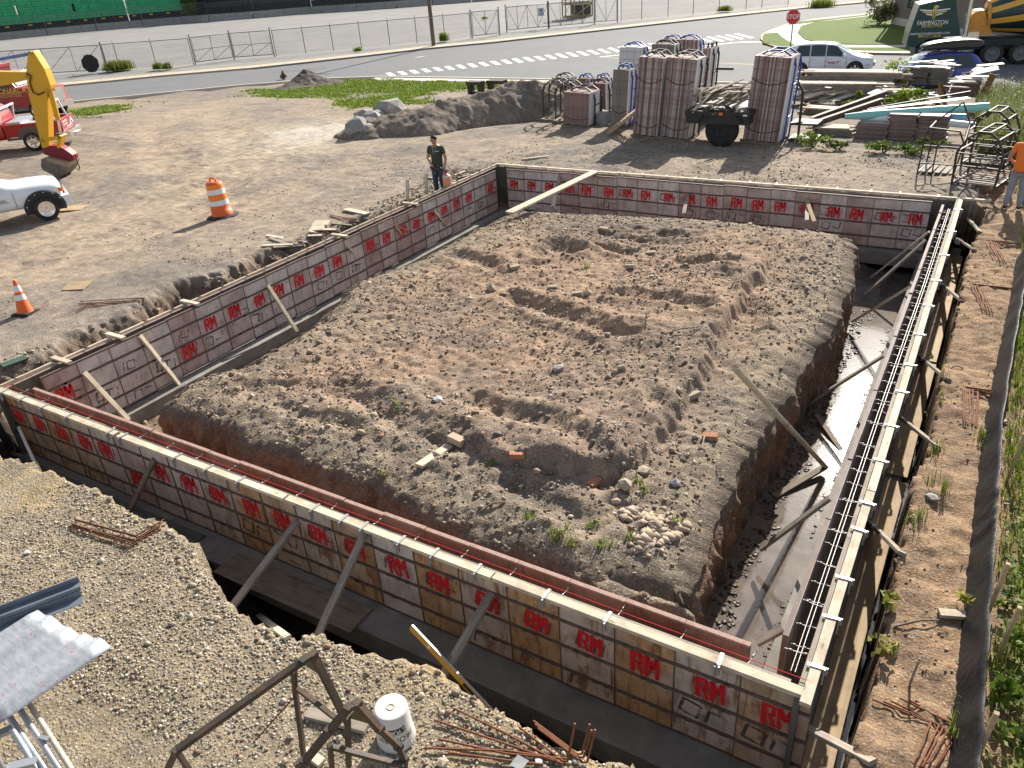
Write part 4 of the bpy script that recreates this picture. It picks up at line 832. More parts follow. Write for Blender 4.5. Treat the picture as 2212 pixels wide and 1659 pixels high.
# brick building at the corner
BRICK = None
def brick_mat():
    m, n, l, p = newmat("dark_brick"); tc = n.new("ShaderNodeTexCoord"); mp = n.new("ShaderNodeMapping"); mp.inputs["Rotation"].default_value = (math.pi/2,0,0); l.new(tc.outputs["Object"], mp.inputs[0])
    t = n.new("ShaderNodeTexBrick"); t.inputs["Scale"].default_value = 5; t.inputs["Color1"].default_value = (.17,.12,.10,1); t.inputs["Color2"].default_value = (.21,.155,.13,1); t.inputs["Mortar"].default_value = (.26,.24,.22,1); l.new(mp.outputs[0], t.inputs["Vector"]); l.new(t.outputs[0], p.inputs["Base Color"]); p.inputs["Roughness"].default_value = .9; return m
q = at(*D(1092,205), ZR + .12); q2 = at(*D(1250,236), ZR + .12); d = nrm((q2 - q)[:2]); 
root = thing("brick_building", (q[0], q[1], ZR + .1), "dark brick building with pale base behind the corner lawn", "building", rz=math.atan2(d[1], d[0]))
b = MB(); b.bb(0, 20, 0, 14, .55, 7); b.build("wall", brick_mat(), root, (0,0,0)); b = MB(); b.bb(-.04, 20.04, -.04, 14.04, 0, .55); b.build("base_course", KERBW, root, (0,0,0)); b = MB(); b.tube([(-.12,-.12,.3),(-.12,-.12,7)], .09, 8); b.build("downspout", mat("downspout_grey", (.2,.25,.25), .5), root, (0,0,0)); b = MB(); b.bb(-.2, 20.2, -.2, 14.2, 7, 7.3); b.build("roof", GALV, root, (0,0,0)); b = MB(); b.bb(2.5, 5, -.06, -.005, 1.3, 3.6); b.build("window", GLASSD, root, (0,0,0))
# ------------------------------------------------------------------ loose lumber, braces, planks
def board(name, p, q, wd, th, m, label, cat, group=None, up=(0,0,1), nails=False):
    p, q = np.asarray(p, float), np.asarray(q, float); L_ = np.linalg.norm(q - p); x = (q - p)/L_
    y = np.cross(up, x); y = nrm(y) if np.linalg.norm(y) > 1e-3 else np.array([0,1.,0]); z = np.cross(x, y)
    b = MB(); e = min(.004, th*.2); n = max(2, int(L_/.5)); bow = random.uniform(-.004, .004)*L_
    # slightly bowed board with eased edges
    prof = [(-wd/2, -th/2+e), (-wd/2+e, -th/2), (wd/2-e, -th/2), (wd/2, -th/2+e), (wd/2, th/2-e), (wd/2-e, th/2), (-wd/2+e, th/2), (-wd/2, th/2-e)]
    rings = [[(L_*(i/n), yy + bow*math.sin(math.pi*i/n), zz) for yy, zz in prof] for i in range(n + 1)]
    vs = [v for r_ in rings for v in r_]; fs = [(i*8+j, i*8+(j+1)%8, (i+1)*8+(j+1)%8, (i+1)*8+j) for i in range(n) for j in range(8)]
    b.add(vs, fs); b.add(rings[0], [tuple(range(8))[::-1]]); b.add(rings[-1], [tuple(range(8))])
    o = b.build(name, m, loc=(0,0,0)); o.matrix_world = Matrix(((x[0],y[0],z[0],p[0]),(x[1],y[1],z[1],p[1]),(x[2],y[2],z[2],p[2]),(0,0,0,1)))
    return tag(o, label, cat, group)
XL, YB, XR, YN = -12.66, 19.77, -.79, 4.85
# braces inside the long grey wall
GL = "wooden braces propping the long excavator-side wall"
def lb(pt, pb, label, zb=-1.36, m=W_NEW, dx=0):
    t = px(*pt, XL + .03); q = at(*pb, zb); d = q - t; board("wooden_brace", t - d*.02, q + d*.06, .09, .042, m, label, "brace", GL, up=(.55,0,.83))
lb(I(740,45), I(1100,430), "pale brace nearest the corner string line, on the inner side of the wall", -1.2)
lb(E(1228,1385), I(1550,125), "pale brace meeting the pale footing beside the mound's left tip", -1.2)
lb(F(125,945), F(360,1315), "tan brace standing on the footing left of the grey mound edge", -1.22)
lb(F(825,605), F(992,805), "brace crossing an RM mark, ending behind the mound edge above the lying stick", -1.2)
lb(F(1248,440), F(1360,608), "short brace just below the slanting steel rod", -1.15)
lb(F(1578,302), F(1720,460), "brace farthest along the wall, near the back corner", -1.15)
t, q = px(*F(1100,372), -12.3), gnd(*F(1600,552)); b = MB(); b.tube([t, q], .012, 6); tag(b.build("steel_rod", RUST), "thin rusty rod slanting from the wall top to the mound", "rod")
b = MB(); q = gnd(*F(1488,650)); b.tube([q - np.array([0,0,.15]), q + np.array([0,0,.22])], .016, 6); tag(b.build("stake", DARKSTEEL), "short dark steel stake at the mound's left edge", "stake")
p, q = gnd(*F(1165,722)), gnd(*F(1450,640)); up = np.array([0,0,.04]); board("lying_board", p + up, q + up, .09, .04, W_OLD, "grey stick lying along the mound edge beside the stake", "board")
# back wall
GB = "wooden props at the far form wall"
p, q = at(*C(740,1505), .06), at(*G_(10,305), -.08); board("long_plank", p + (p-q)*.03, q, .25, .05, W_NEW, "long wide plank bridging from the far wall top down to the mound", "plank")
for pt, pb, lab, m in ((C(450,1540), G_(395,225), "grey prop behind the long bridging plank", W_OLD), (G_(1565,150), G_(1535,295), "grey prop in the middle of the far wall", W_OLD), (H(385,215), H(380,345), "grey prop partly hidden by the tan crossed prop", W_OLD), (H(375,180), H(435,350), "tan prop crossing in front of the grey one at the far wall", W_PLY)):
    t = py(*pt, YB - .03); q = py(*pb, YB - 1.0); board("wooden_brace", t, q + (q - t)*.12, .09, .04, m, lab, "brace", GB, up=(0,-.6,.8))
# inside the right trench
GR = "wooden braces standing in the wet inner trench"
for pt, zt, pb, zb, lab, m in ((H(1412,455), -.35, H(920,842), -1.62, "upper of the two long pale braces by the far corner of the wet trench", W_NEW), (H(1385,525), -.35, H(868,990), -1.6, "lower of the two long pale braces by the far corner of the wet trench", W_OLD), (H(1245,922), -.4, H(768,1212), -1.5, "tan brace just before the bright sunlit water", W_NEW),
        (H(1030,1500), -.45, L(395,295), -1.55, "brown brace in the middle of the wet trench", W_OLD), (L(578,1092), -.5, L(-10,1525), -1.45, "wide brown brace below the two angled sticks in the puddle", W_OLD), (P_(105,275), -.45, P_(-25,345), -.62, "reddish brace at the near end of the wet trench", W_OLD)):
    t, q = at(*pt, zt), at(*pb, zb); board("wooden_brace", t, q, .09, .042, m, lab, "brace", GR)
q, k_ = at(*L(535,832), -1.58), at(1697, 915, -.08); tg = K(1985,15)
def scr(p_): c_ = R.T @ (np.asarray(p_) - O3); return np.array([CX - FPX*c_[0]/c_[2], CY + FPX*c_[1]/c_[2]])
t = min((q + (k_-q)*s_ for s_ in np.linspace(1, 2.6, 200)), key=lambda p_: np.hypot(*(scr(p_) - np.array(tg))))
board("wooden_brace", t, q, .085, .04, W_NEW, "long pale stick leaning from the mound down into the puddle", "brace", GR)
board("sunken_board", at(*L(530,832), -1.60), at(*L(105,1085), -1.69), .10, .04, W_WET, "wet brown board half under water meeting the long leaning stick", "board")
board("sunken_board", at(*L(462,397), -1.62), at(*L(665,690), -1.71), .09, .04, W_WET, "brown board slipping into the puddle near the footing", "board")
# outside the right wall
GO = "wooden braces from the fence-side wall to the dirt bank"
labs = ["pale brace at the far corner near the man in orange", "short pale brace by the crumpled white wrap", "grey brace whose shadow falls on the upper footing plank", "grey brace at the seam between the two upper footing planks", "grey brace above the bent bars with the hooked tops", "grey brace low on the wall above the big flat stone", "grey brace at the near corner of the wall, bottom of picture"]
for (pt, pb), lab in zip(((H(1678,262), H(1838,470)), (H(1612,492), H(1792,622)), (H(1502,880), H(1690,1058)), (H(1322,1500), L(1570,112)), (L(1155,402), L(1482,682)), (L(902,1292), L(1178,1588)), (P_(195,748), P_(535,938))), labs):
    t = px(*pt, WX1 - .06); q = gnd(*pb); board("wooden_brace", t, q + np.array([0,0,.03]), .09, .042, W_OLD, lab, "brace", GO, up=(.3,0,.95))
# planks lying on the outer footing
GP = "plywood strips lying on the outer footing"
for (a, c), lab in zip(((19.7, 13.95), (13.85, 10.15), (10.0, 4.3)), ("sunlit tan plywood strip at the far end of the outer footing", "sunlit tan plywood strip in the middle of the outer footing", "sunlit tan plywood strip at the near end of the outer footing")):
    board("plywood_strip", (-.265 + random.uniform(-.01,.02), a, ZF + .03), (-.265, c, ZF + .025), .27, .02, W_PLY, lab, "plank", GP)
for pa, pc, lab, m in ((I(60,700), I(1870,1400), "dark damp plywood strip at the left end of the shaded footing", W_PLYWET), (I(2130,1560), N_(1060,260), "brown plywood strip in the middle of the shaded footing", W_WET)):
    p, q = at(*pa, ZF + .02), at(*pc, ZF + .02); y = 4.52; board("plywood_strip", (p[0], y - .04, ZF + .02), (q[0], y, ZF + .02), .42, .02, m, lab, "plank", GP)
b = MB(); q = at(*L(1010,-60), ZF + .06)
for i in range(3):
    a = random.uniform(0, 3); b.frame(at(*H(1640,545), ZF + .08) + np.array([.03*i, .06*i, .02*i]), (math.cos(a), math.sin(a), .2), (-math.sin(a), math.cos(a), .3), (0,-.3,.95), (.22, .13, .012))
tag(b.build("crumpled_wrap", mat("white_film", (.75,.76,.8), .35, .05)), "crumpled white wrap lying on the far end of the outer footing", "wrap")
# outside the near wall
GN = "grey braces propping the nearest wall from the dark trench"
for pt, pb, zb, lab, ext in ((I(1340,800), I(1130,1240), -1.0, "grey brace nearest the left end of the shaded trench", .25), (J(372,1340), M_(1950,310), -.75, "grey brace above the bent rebar hooks' trench edge", .3), (J(962,1440), N_(545,530), -.75, "grey brace in the middle of the nearest wall", .3), (N_(2000,190), N_(1590,890), -.6, "grey brace crossed by the yellow level", .35)):
    t = py(*pt, YN - .02); q = at(*pb, zb); d = q - t; board("wooden_brace", t - d*.01, q + d*ext, .092, .042, W_WET if 'left' in lab else W_OLD, lab, "brace", GN, up=(0,-.7,.7))
t = px(*I(60,285), WX0 + .0); q = at(*I(-60,470), -.7); board("wooden_brace", t, q, .1, .045, W_OLD, "brace at the left picture edge by the wall corner", "brace", GN)
p, q = at(*I(150,632), -.75), at(*I(330,880), -.7); board("white_stick", p + np.array([0,.1,.2]), q, .045, .03, mat("pale_stick", (.6,.58,.54), .7), "thin white stick leaning at the left end of the dark trench", "stick")
p, q = at(*I(0,640), -1.1), at(*I(150,590), -1.1); board("lying_board", p, q, .2, .03, W_NEW, "short pale board end on the footing at the left wall corner", "board")
# yellow spirit level
p, q = at(*N_(1325,470), -.32), at(*N_(1835,1010), -.62); L_ = np.linalg.norm(q - p); x = (q - p)/L_; q = p + x*1.3; L_ = 1.3
y = nrm(np.cross((-.35,.35,.8), x)); z = np.cross(x, y)
root = thing("spirit_level", p, "yellow and silver spirit level leaning into the dark trench", "level"); root.rotation_euler = Matrix((x, y, z)).transposed().to_euler()
b = MB(); b.bb(0, L_, -.012, .012, -.03, .024, 0); b.bb(0, L_, -.0125, .0125, .024, .034, 1); b.build("body", [mat("level_yellow", (.62,.33,.03), .45, .12, 6, .05), ZINC], root, (0,0,0))
b = MB(); b.cyl((.28,-.014,0), (.28,.014,0), .016, 12); b.build("vial", CHROME, root, (0,0,0)); b = MB(); b.bb(.78,.98,-.015,.015,-.018,.016); b.build("grip", BLACKP, root, (0,0,0))

# loose boards on the bare ground by the long wall
GS = "loose boards scattered on the ground behind the long wall"
for a, c, wd, lab, m in ((F(110,515), F(460,570), .1, "upper thin stick of the little heap behind the long wall", W_NEW), (F(70,607), F(340,592), .1, "lowest pale stick of the little heap behind the long wall", W_NEW), (F(140,535), F(300,590), .14, "grey stick under the others in the little heap", W_OLD), (F(200,535), F(380,590), .09, "stick crossing the little heap", W_OLD), (F(170,622), F(420,600), .1, "front stick at the ditch side of the little heap", W_OLD),
        (F(800,285), F(990,325), .19, "broad white board on the ground near the rebar bundle", W_NEW), (F(480,480), F(710,515), .09, "long stick pointing at the wall below the square offcuts", W_NEW), (F(470,520), F(590,512), .1, "short stick left of the long pointing one", W_NEW), (F(600,465), F(715,462), .12, "short pale offcut beside the long pointing stick", W_NEW), (F(675,412), F(855,425), .12, "dark plank between the square offcuts and the wall", W_WET),
        (B(1490,1555), B(1720,1580), .1, "long stick by the boots of the man in green", W_OLD), (B(1640,1580), B(1840,1590), .1, "stick just in front of the pump sprayer", W_NEW), (B(1750,1540), B(1840,1500), .09, "slanting stick behind the pump sprayer", W_NEW), (B(1620,1610), B(1740,1600), .1, "short stick nearest the wall behind the boots", W_NEW), (B(1780,1560), B(1900,1530), .09, "stick nearest the back corner", W_OLD), (F(1305,105), F(1340,205), .1, "stub board standing on end beside the wall", W_NEW), (F(1490,105), F(1505,150), .1, "second stub board on end below the man in green", W_NEW)):
    p, q = gnd(*a), gnd(*c)
    if 'on end' in lab: p = q + np.array([0,.1,.55])
    board("loose_board", p + np.array([0,0,.04]), q + np.array([0,0,.03]), wd, .035, m, lab, "board", GS)
for (a, w_, d_), lab in zip(((F(585,408), .42, .3), (F(552,452), .34, .26), (E(675,955), .5, .38)), ("upper square pale offcut on the dirt", "lower square pale offcut on the dirt", "lone tan plywood offcut on the left dirt")):
    q = gnd(*a); b = MB(); b.box((0,0,.02), (w_, d_, .03), .5); o = b.build("wood_offcut", W_NEW if 'pale' in lab else W_PLY, loc=q + np.array([0,0,.02])); o.rotation_euler = (.12,.06,0); tag(o, lab, "wood offcut", "square offcuts on the dirt")
p = gnd(*E(560,320)); q = gnd(*E(740,265)); board("plywood_sheet", p + np.array([-1.2,-.1,.04]), q + np.array([0,0,.03]), .55, .015, W_PLY, "tan plywood sheet lying past the white pickup's wheel", "plywood sheet")
# mound: board, brick
p, q = gnd(*J(1440,885)), gnd(*J(1705,705)); board("lying_board", p + np.array([0,0,.06]), q + np.array([0,0,.05]), .13, .045, W_NEW, "short pale board lying on the front of the mound", "board")
q = gnd(*J(1770,650)); b = MB(); b.box((0,0,.05), (.26,.12,.1), -.2); tag(b.build("pale_block", mat("tan_block", (.46,.34,.24), .9, .15), loc=q), "pale tan block behind the short board on the mound", "block")
# foreground boards
p, q = gnd(*N_(45,385)), gnd(*N_(290,580)); board("lying_board", p + np.array([0,0,.03]), q + np.array([0,0,.03]), .075, .035, W_NEW, "short pale board on the gravel at the trench lip", "board")
p, q = gnd(*N_(450,1215)), gnd(*N_(960,1345)); board("lying_board", p + np.array([0,0,.03]), q + np.array([0,0,.03]), .1, .04, W_OLD, "grey board on the gravel behind the dark rack arms", "board")
p, q = gnd(*N_(430,1535)), gnd(*N_(580,1640)); board("lying_board", p + np.array([0,0,.03]), q + np.array([0,0,.03]), .08, .04, W_NEW, "small board stub under the front rack arm", "board")
p, q = gnd(*P_(855,212)), gnd(*P_(985,222)); board("lying_board", p + np.array([0,0,.03]), q + np.array([0,0,.03]), .1, .04, W_NEW, "tan board half under leaves against the silt fence", "board")
p, q = gnd(*L(1870,560)), gnd(*L(2000,580)); board("lying_board", p + np.array([0,0,.03]), q + np.array([0,0,.03]), .12, .04, W_PLY, "small tan board on the bank by the silt fence", "board")
p, q = gnd(*L(1905,495)), gnd(*L(2060,460)); board("lying_board", p + np.array([0,0,.03]), q + np.array([0,0,.03]), .05, .03, W_NEW, "thin pale stick on the bank by the silt fence", "stick")
p, q = gnd(*C(120,1395)), gnd(*C(360,1375)); board("lying_board", p + np.array([0,0,.03]), q + np.array([0,0,.05]), .09, .04, W_NEW, "lone pale stick on the dirt behind the far wall", "board")
p = gnd(*E(20,1650)); q = gnd(*E(240,1580)); board("metal_channel", p + np.array([0,0,.03]), q + np.array([0,0,.05]), .22, .02, mat("dull_green_metal", (.05,.085,.055), .5, .2), "dark green metal strip lying on the left dirt", "metal strip")

# ------------------------------------------------------------------ bent reinforcing bars
def rebar(pts, label, group, r=.0085): b = MB(); b.tube(pts, r, 7); return tag(b.build("bent_rebar", RUST), label, "rebar", group)
def bundle(hook, n, label, group, spread=.03, dz=.015, jit=.03):
    P = [gnd(*p) for p in hook]
    for i in range(n):
        k = (i - n/2)*spread; a = random.uniform(-jit, jit); P2 = []
        d = nrm((P[-1] - P[0])[:2]); nn = np.array([-d[1], d[0], 0])
        for j, p in enumerate(P): P2.append(p + nn*k*(1 + .6*j*random.uniform(.3,1)) + np.array([random.uniform(-1,1)*jit, random.uniform(-1,1)*jit, .02 + dz*(i % 3)]))
        rebar(P2, label, group)
bundle((I(650,1365), I(1180,1515), I(1430,1375)), 6, "rusty bent bar in the sheaf on the near gravel left of the trench", "rebar sheaf on the near gravel", .028, .014, .02)
bundle((E(700,1100), E(1250,1070), E(1245,1125)), 3, "dark bent bar lying on the dirt near the orange cone", "rebar near the cone", .05, .012, .03)
bundle((E(670,1172), E(790,1115), E(1240,1125)), 3, "thin dark bar fanned out on the dirt near the orange cone", "rebar fanned near the cone", .04, .012, .03)
bundle((F(670,335), F(800,365), F(950,385)), 4, "dark bar in the sheaf behind the middle of the long wall", "rebar sheaf behind the long wall", .05, .012, .03)
bundle((B(1690,1470), B(1800,1560), B(1750,1480), B(1880,1500)), 3, "rusty bar bent over by the back corner near the sprayer", "rebar at the back corner", .05, .02, .04)
for hk, n, lab in (((H(2010,725), H(1915,545), H(2120,560)), 5, "rusty hooked bar in the farthest sheaf on the bank"), ((H(1900,1140), H(1800,915), H(2100,950)), 5, "rusty hooked bar in the second sheaf on the bank"), ((L(1745,490), L(1750,190), L(2020,235)), 6, "rusty hooked bar in the third sheaf on the bank"), ((P_(780,950), P_(880,755), P_(620,635)), 6, "rusty hooked bar in the nearest sheaf on the bank")):
    bundle(hk, n, lab, lab.replace("rusty hooked bar in the", "hooked bars in the"), .035, .012, .015)
for a, c, e in ((N_(1440,1510), N_(2143,1535), O_(440,1600)), (N_(1530,1275), O_(60,1500), O_(500,1655)), (N_(1690,1175), O_(0,1395), O_(450,1640)), (N_(1560,1435), O_(0,1560), O_(500,1600)), (N_(1650,1550), O_(0,1615), O_(300,1650))):
    p = [gnd(*v) + np.array([0,0,.03]) for v in (a, c, e)]; rebar(p, "long rusty bar lying on the gravel at the bottom edge", "long bars on the near gravel", .0095)
for (u, v), h in zip((O_(505,1640), O_(625,1580), O_(640,1610), O_(670,1650)), (.42, .33, .3, .36)):
    p = gnd(u, v); rebar([p + np.array([-.5,.1,.03]), p + np.array([-.04,.0,.03]), p + np.array([0,0,.06]), p + np.array([.03,.09,h])], "rusty bar with its hooked end standing up at the trench lip", "upright hooked bars at the trench lip", .0095)

# ------------------------------------------------------------------ bucket, drum, cone
WPL = mat("bucket_plastic", (.60,.585,.55), .45, .06, 5, .05, 30, 0, (.5,.42,.3), .35, 7); INKB = mat("label_black", (.02,.02,.022), .5, 0, 5, 0)
q = gnd(*N_(1205,1395)); root = thing("plastic_bucket", q, "white joint compound bucket upside down on the gravel", "bucket", rz=.1)
b = MB(); b.lathe([(.158,0),(.162,.012),(.156,.03),(.160,.045),(.152,.06),(.155,.075),(.149,.09),(.138,.355),(.132,.368),(.118,.372),(.03,.366),(.001,.366)], 40); b.build("body", WPL, root, (0,0,0))
b = MB(); b.lathe([(.03,.3665),(.032,.371),(.026,.371),(.0251,.367)], 20); b.build("bung_ring", mat("bucket_tan", (.55,.33,.16), .6), root, (0,0,0))
b = MB(); b.tube([(.155*math.cos(a), .155*math.sin(a), .06 + .0*a) for a in (-.1,)] + [(.2,-.03,.02),(.19,-.12,.012),(.1,-.2,.012),(-.02,-.2,.012)], .004, 6); b.tube([(.1,-.2,.012),(.0,-.205,.012)], .009, 8); b.build("handle", WPL, root, (0,0,0))
def wrap_text(s, size, m, ang, z, rr, sx, up=-1):
    me = text_mesh(s, size, .0, sx)
    for v in me.vertices:
        x, y = v.co.x*up, v.co.y*up; a = ang + x/rr; R0 = rr + .0022 - (z + y - .09)*.042; v.co = (R0*math.cos(a), R0*math.sin(a), z + y)
    me.materials.clear(); me.materials.append(m); o = bpy.data.objects.new("lettering", me); COL.objects.link(o); o.parent = root; return o
AN = -math.pi/2 + .62
b = MB(); n = 14; w_ = .62
for zz, hh, off_ in ((.235,.058,0),):
    vs = []
    for i in range(n+1):
        a = AN - .55 + 1.25*i/n
        for z in (zz - hh/2, zz + hh/2): R0 = .149 + .0012 - (z - .09)*.042; vs.append((R0*math.cos(a), R0*math.sin(a), z))
    b.add(vs, [(2*i, 2*i+2, 2*i+3, 2*i+1) for i in range(n)])
b.build("label_band", INKB, root, (0,0,0))
for ch in (("ALL PURPOSE", .056, WPAINT, AN + .05, .235, .85), ("PROFORM", .088, INKB, AN + .05, .14, .8)): wrap_text(ch[0], ch[1], ch[2], ch[3], ch[4], .149, ch[5])
wrap_text("ready mixed joint compound", .018, INKB, AN + .05, .195, .149, .9)

OR = mat("cone_orange", (.80,.135,.02), .5, .08, 6, .05, 30, 0, (.3,.1,.03), .3, 6); WREF = mat("reflective_white", (.78,.78,.78), .4, .06, 10, .05, 40, 0, (.5,.48,.45), .4, 6); OREF = mat("reflective_orange", (.9,.24,.02), .4, .05)
q = gnd(*E(1945,340)); root = thing("traffic_drum", q, "orange and white striped traffic drum on a black rubber base", "traffic drum"); root.rotation_euler = (0, -.06, 0)
b = MB(); pr = [(.0001,.02),(.29,.02)]; zz = [(.02,.29),(.2,.285),(.205,.27),(.36,.262),(.365,.26),(.52,.252),(.525,.248),(.68,.24),(.685,.236),(.84,.23),(.845,.225),(.96,.215),(.98,.18),(.985,.0001)]
b.lathe([(r_, z) for z, r_ in zz], 32, 0)
b.build("body", OR, root, (0,0,0))
for z0, z1, r0, r1, m in ((.36,.5,.2645,.256,WREF), (.66,.80,.2445,.2355,WREF), (.52,.64,.2545,.2455,OREF), (.82,.92,.234,.223,OREF)): b = MB(); b.lathe([(r0,z0),(r1+.001,z1)], 32); b.build("stripe", m, root, (0,0,0))
b = MB(); b.lathe([(.001,.0),(.44,.0),(.45,.02),(.43,.05),(.3,.06),(.29,.07)], 32); b.build("rubber_base", RUBBER, root, (0,0,0))
b = MB(); b.tube([(-.13,0,.97),(-.12,0,1.05),(-.05,0,1.08),(.05,0,1.08),(.12,0,1.05),(.13,0,.97)], .028, 8); b.tube([(-.13,.02,1.0),(-.15,.03,1.09)], .012, 6); b.build("handle", OR, root, (0,0,0))
q = gnd(*E(225,1180)); root = thing("traffic_cone", q, "leaning orange traffic cone with two worn white collars", "traffic cone"); root.rotation_euler = (-.1, -.04, .4)
b = MB(); b.lathe([(.16,.03),(.15,.05),(.035,.68),(.03,.71),(.001,.71)], 28); b.build("body", OR, root, (0,0,0))
b = MB(); b.bb(-.19,.19,-.19,.19,0,.035); b.build("base", RUBBER, root, (0,0,0))
for z0, z1 in ((.3,.41),(.47,.6)): b = MB(); b.lathe([(.1515-(z0-.05)*.1825+.003, z0),(.1515-(z1-.05)*.1825+.003, z1)], 28); b.build("collar", WREF, root, (0,0,0))

# ------------------------------------------------------------------ foreground: metal sheet, channel, step rail, rack frames
SHEET = mat("painted_flashing", (.62,.64,.66), .42, .1, 3, .06, 20, .15, (.40,.36,.30), .5, 2.5)
def speckle_sheet():
    m, n, l, p = newmat("speckled_sheet"); tc = n.new("ShaderNodeTexCoord"); co = tc.outputs["Object"]
    a = noise(n, l, co, 4, 6, .7, (.6, 6, 6)); r = ramp(n, [(.3, (.22,.24,.26)), (.6, (.36,.38,.41))]); l.new(a.outputs[0], r.inputs[0]); c = r.outputs[0]
    v = n.new("ShaderNodeTexVoronoi"); v.inputs["Scale"].default_value = 34; l.new(co, v.inputs["Vector"]); vr = ramp(n, [(.2, (1,1,1)), (.26, (0,0,0))]); l.new(v.outputs["Distance"], vr.inputs[0])
    sp_ = n.new("ShaderNodeSeparateColor"); l.new(v.outputs["Color"], sp_.inputs[0]); g = math_(n, l, 'GREATER_THAN', sp_.outputs[0], .72); k = noise(n, l, co, 3, 3); kr = ramp(n, [(.45,(0,0,0)),(.6,(1,1,1))]); l.new(k.outputs[0], kr.inputs[0])
    c = mixc(n, l, c, (.6,.06,.07), math_(n, l, 'MULTIPLY', math_(n, l, 'MULTIPLY', vr.outputs[0], g), kr.outputs[0])); l.new(c, p.inputs["Base Color"]); p.inputs["Roughness"].default_value = .45; p.inputs["Metallic"].default_value = .2; return m
zs = .62
P4 = [at(*p, zs) for p in (M_(290,330), M_(940,630), M_(-80,1330), M_(-560,880), )]
o_, ex, ey = P4[0], P4[1] - P4[0], (P4[3] - P4[0])
n1, n2 = 28, 6; vs = []
for i in range(n1 + 1):
    for j in range(n2 + 1):
        s_, t_ = i/n1, j/n2; p = (1-s_)*((1-t_)*P4[0] + t_*P4[3]) + s_*((1-t_)*P4[1] + t_*P4[2]); vs.append(p + np.array([0, 0, .022*math.sin(s_*30 + .4*t_) + .03*math.sin(s_*9)]))
b = MB(); b.add(vs, [(i*(n2+1)+j, i*(n2+1)+j+1, (i+1)*(n2+1)+j+1, (i+1)*(n2+1)+j) for i in range(n1) for j in range(n2)], 0, True)
o = b.build("metal_sheet", speckle_sheet()); md = o.modifiers.new("thick", 'SOLIDIFY'); md.thickness = .004; tag(o, "pale corrugated metal sheet with red specks, bottom left", "metal sheet")
GUT = mat("grey_channel", (.19,.22,.26), .4, .12, 6, .05, 40, .4)
p, q = at(*M_(680,120), .66), at(*M_(-700,640), .66); d = nrm(q - p); y = nrm(np.cross((0,0,1), d)); z = np.cross(d, y); L_ = np.linalg.norm(q - p)
b = MB(); 
for c0, sz in (((0,0),(.13,.006)), ((-.065,.03),(.006,.066)), ((.065,.02),(.006,.046))): b.frame((p+q)/2 + y*c0[0] + z*c0[1], d, y, z, (L_, sz[0], sz[1]))
b.frame((p+q)/2 + y*.13 - z*.06, d, y, z, (L_*.98, .12, .006)); b.frame((p+q)/2 + y*.075 - z*.03, d, y, z, (L_*.98, .006, .07))
tag(b.build("metal_channel", GUT), "blue grey folded metal channel beside the speckled sheet", "channel")
ALU = mat("aluminium_tube", (.42,.44,.47), .4, .12, 8, .05, 40, .5)
TAN = mat("rusty_pale_tube", (.5,.46,.37), .6, .2, 20, .1, 60, 0, (.3,.15,.06), .5, 14)
root = thing("scaffold_ladder", at(*M_(300,1500), .25), "grey tubular ladder frame under the metal sheet, bottom left corner", "ladder")
def lw(u, v, z): return at(u, v, z)
for (a, c, r_, m) in ((M_(230,1090), M_(620,1700), .022, TAN), (M_(160,1150), M_(520,1700), .022, ALU), (M_(60,1200), M_(400,1700), .024, ALU), (M_(100,1330), M_(330,1700), .022, ALU), (M_(-40,1560), M_(40,1700), .024, ALU)):
    b = MB(); b.tube([lw(*a, .5), lw(*c, .3)], r_, 10); b.build("rail", m, root, world=True)
for a, c in ((M_(330,1400), M_(410,1420)), (M_(-60,1400), M_(130,1310)), (M_(60,1660), M_(300,1600))):
    b = MB(); b.beam(lw(*a, .41), lw(*c, .41), .07 if a != M_(330,1400) else .03, .03); b.build("rung", ALU, root, world=True)
RACKM = mat("rack_brown_paint", (.05,.042,.032), .6, .35, 9, .2, 60, 0, (.16,.07,.035), .6, 6)
def hand(pt, z): return at(*pt, z)
root = thing("empty_rack", gnd(*N_(640,1640)), "dark rusty empty panel rack cut by the bottom picture edge", "panel rack")
def arm(pts, w_=.052, h_=.036, name="arch"):
    b = MB(); 
    for p, q in zip(pts[:-1], pts[1:]): b.beam(p, q, w_, h_)
    for p in pts[1:-1]: b.frame(p, (1,0,0), (0,1,0), (0,0,1), (w_*1.05, w_*1.05, h_*1.05))
    return b.build(name, RACKM, root, world=True)
zp, zsd = 1.25, .95
arm([hand(M_(1400,1700), .55), hand(M_(1490,1510), .92), hand(N_(420,750), zp), hand(N_(500,700), zp), hand(N_(740,1180), .72)])
arm([hand(N_(370,1700), .78), hand(N_(430,1600), .9), hand(N_(640,1340), 1.1), hand(N_(800,1150), zp), hand(N_(870,1115), zp), hand(N_(1060,1330), 1.0), hand(N_(1220,1480), .75), hand(N_(1265,1590), .6), hand(N_(1265,1700), .5)])
for a, za, c, zc in ((N_(335,840), 1.15, N_(345,980), .95), (N_(345,980), .95, N_(420,1560), .35), (N_(350,975), .95, N_(690,1240), .85), (N_(790,1230), 1.1, N_(800,1650), .45), (N_(640,1460), .9, N_(660,1680), .45), (N_(650,1480), .85, N_(1260,1640), .6), (M_(1490,1515), .9, M_(1600,1680), .7), (N_(340,1640), .6, N_(430,1580), .6), (N_(740,1180), .72, N_(800,1340), .5)):
    b = MB(); b.beam(hand(a, za), hand(c, zc), .032, .032); b.build("strut", RACKM, root, world=True)
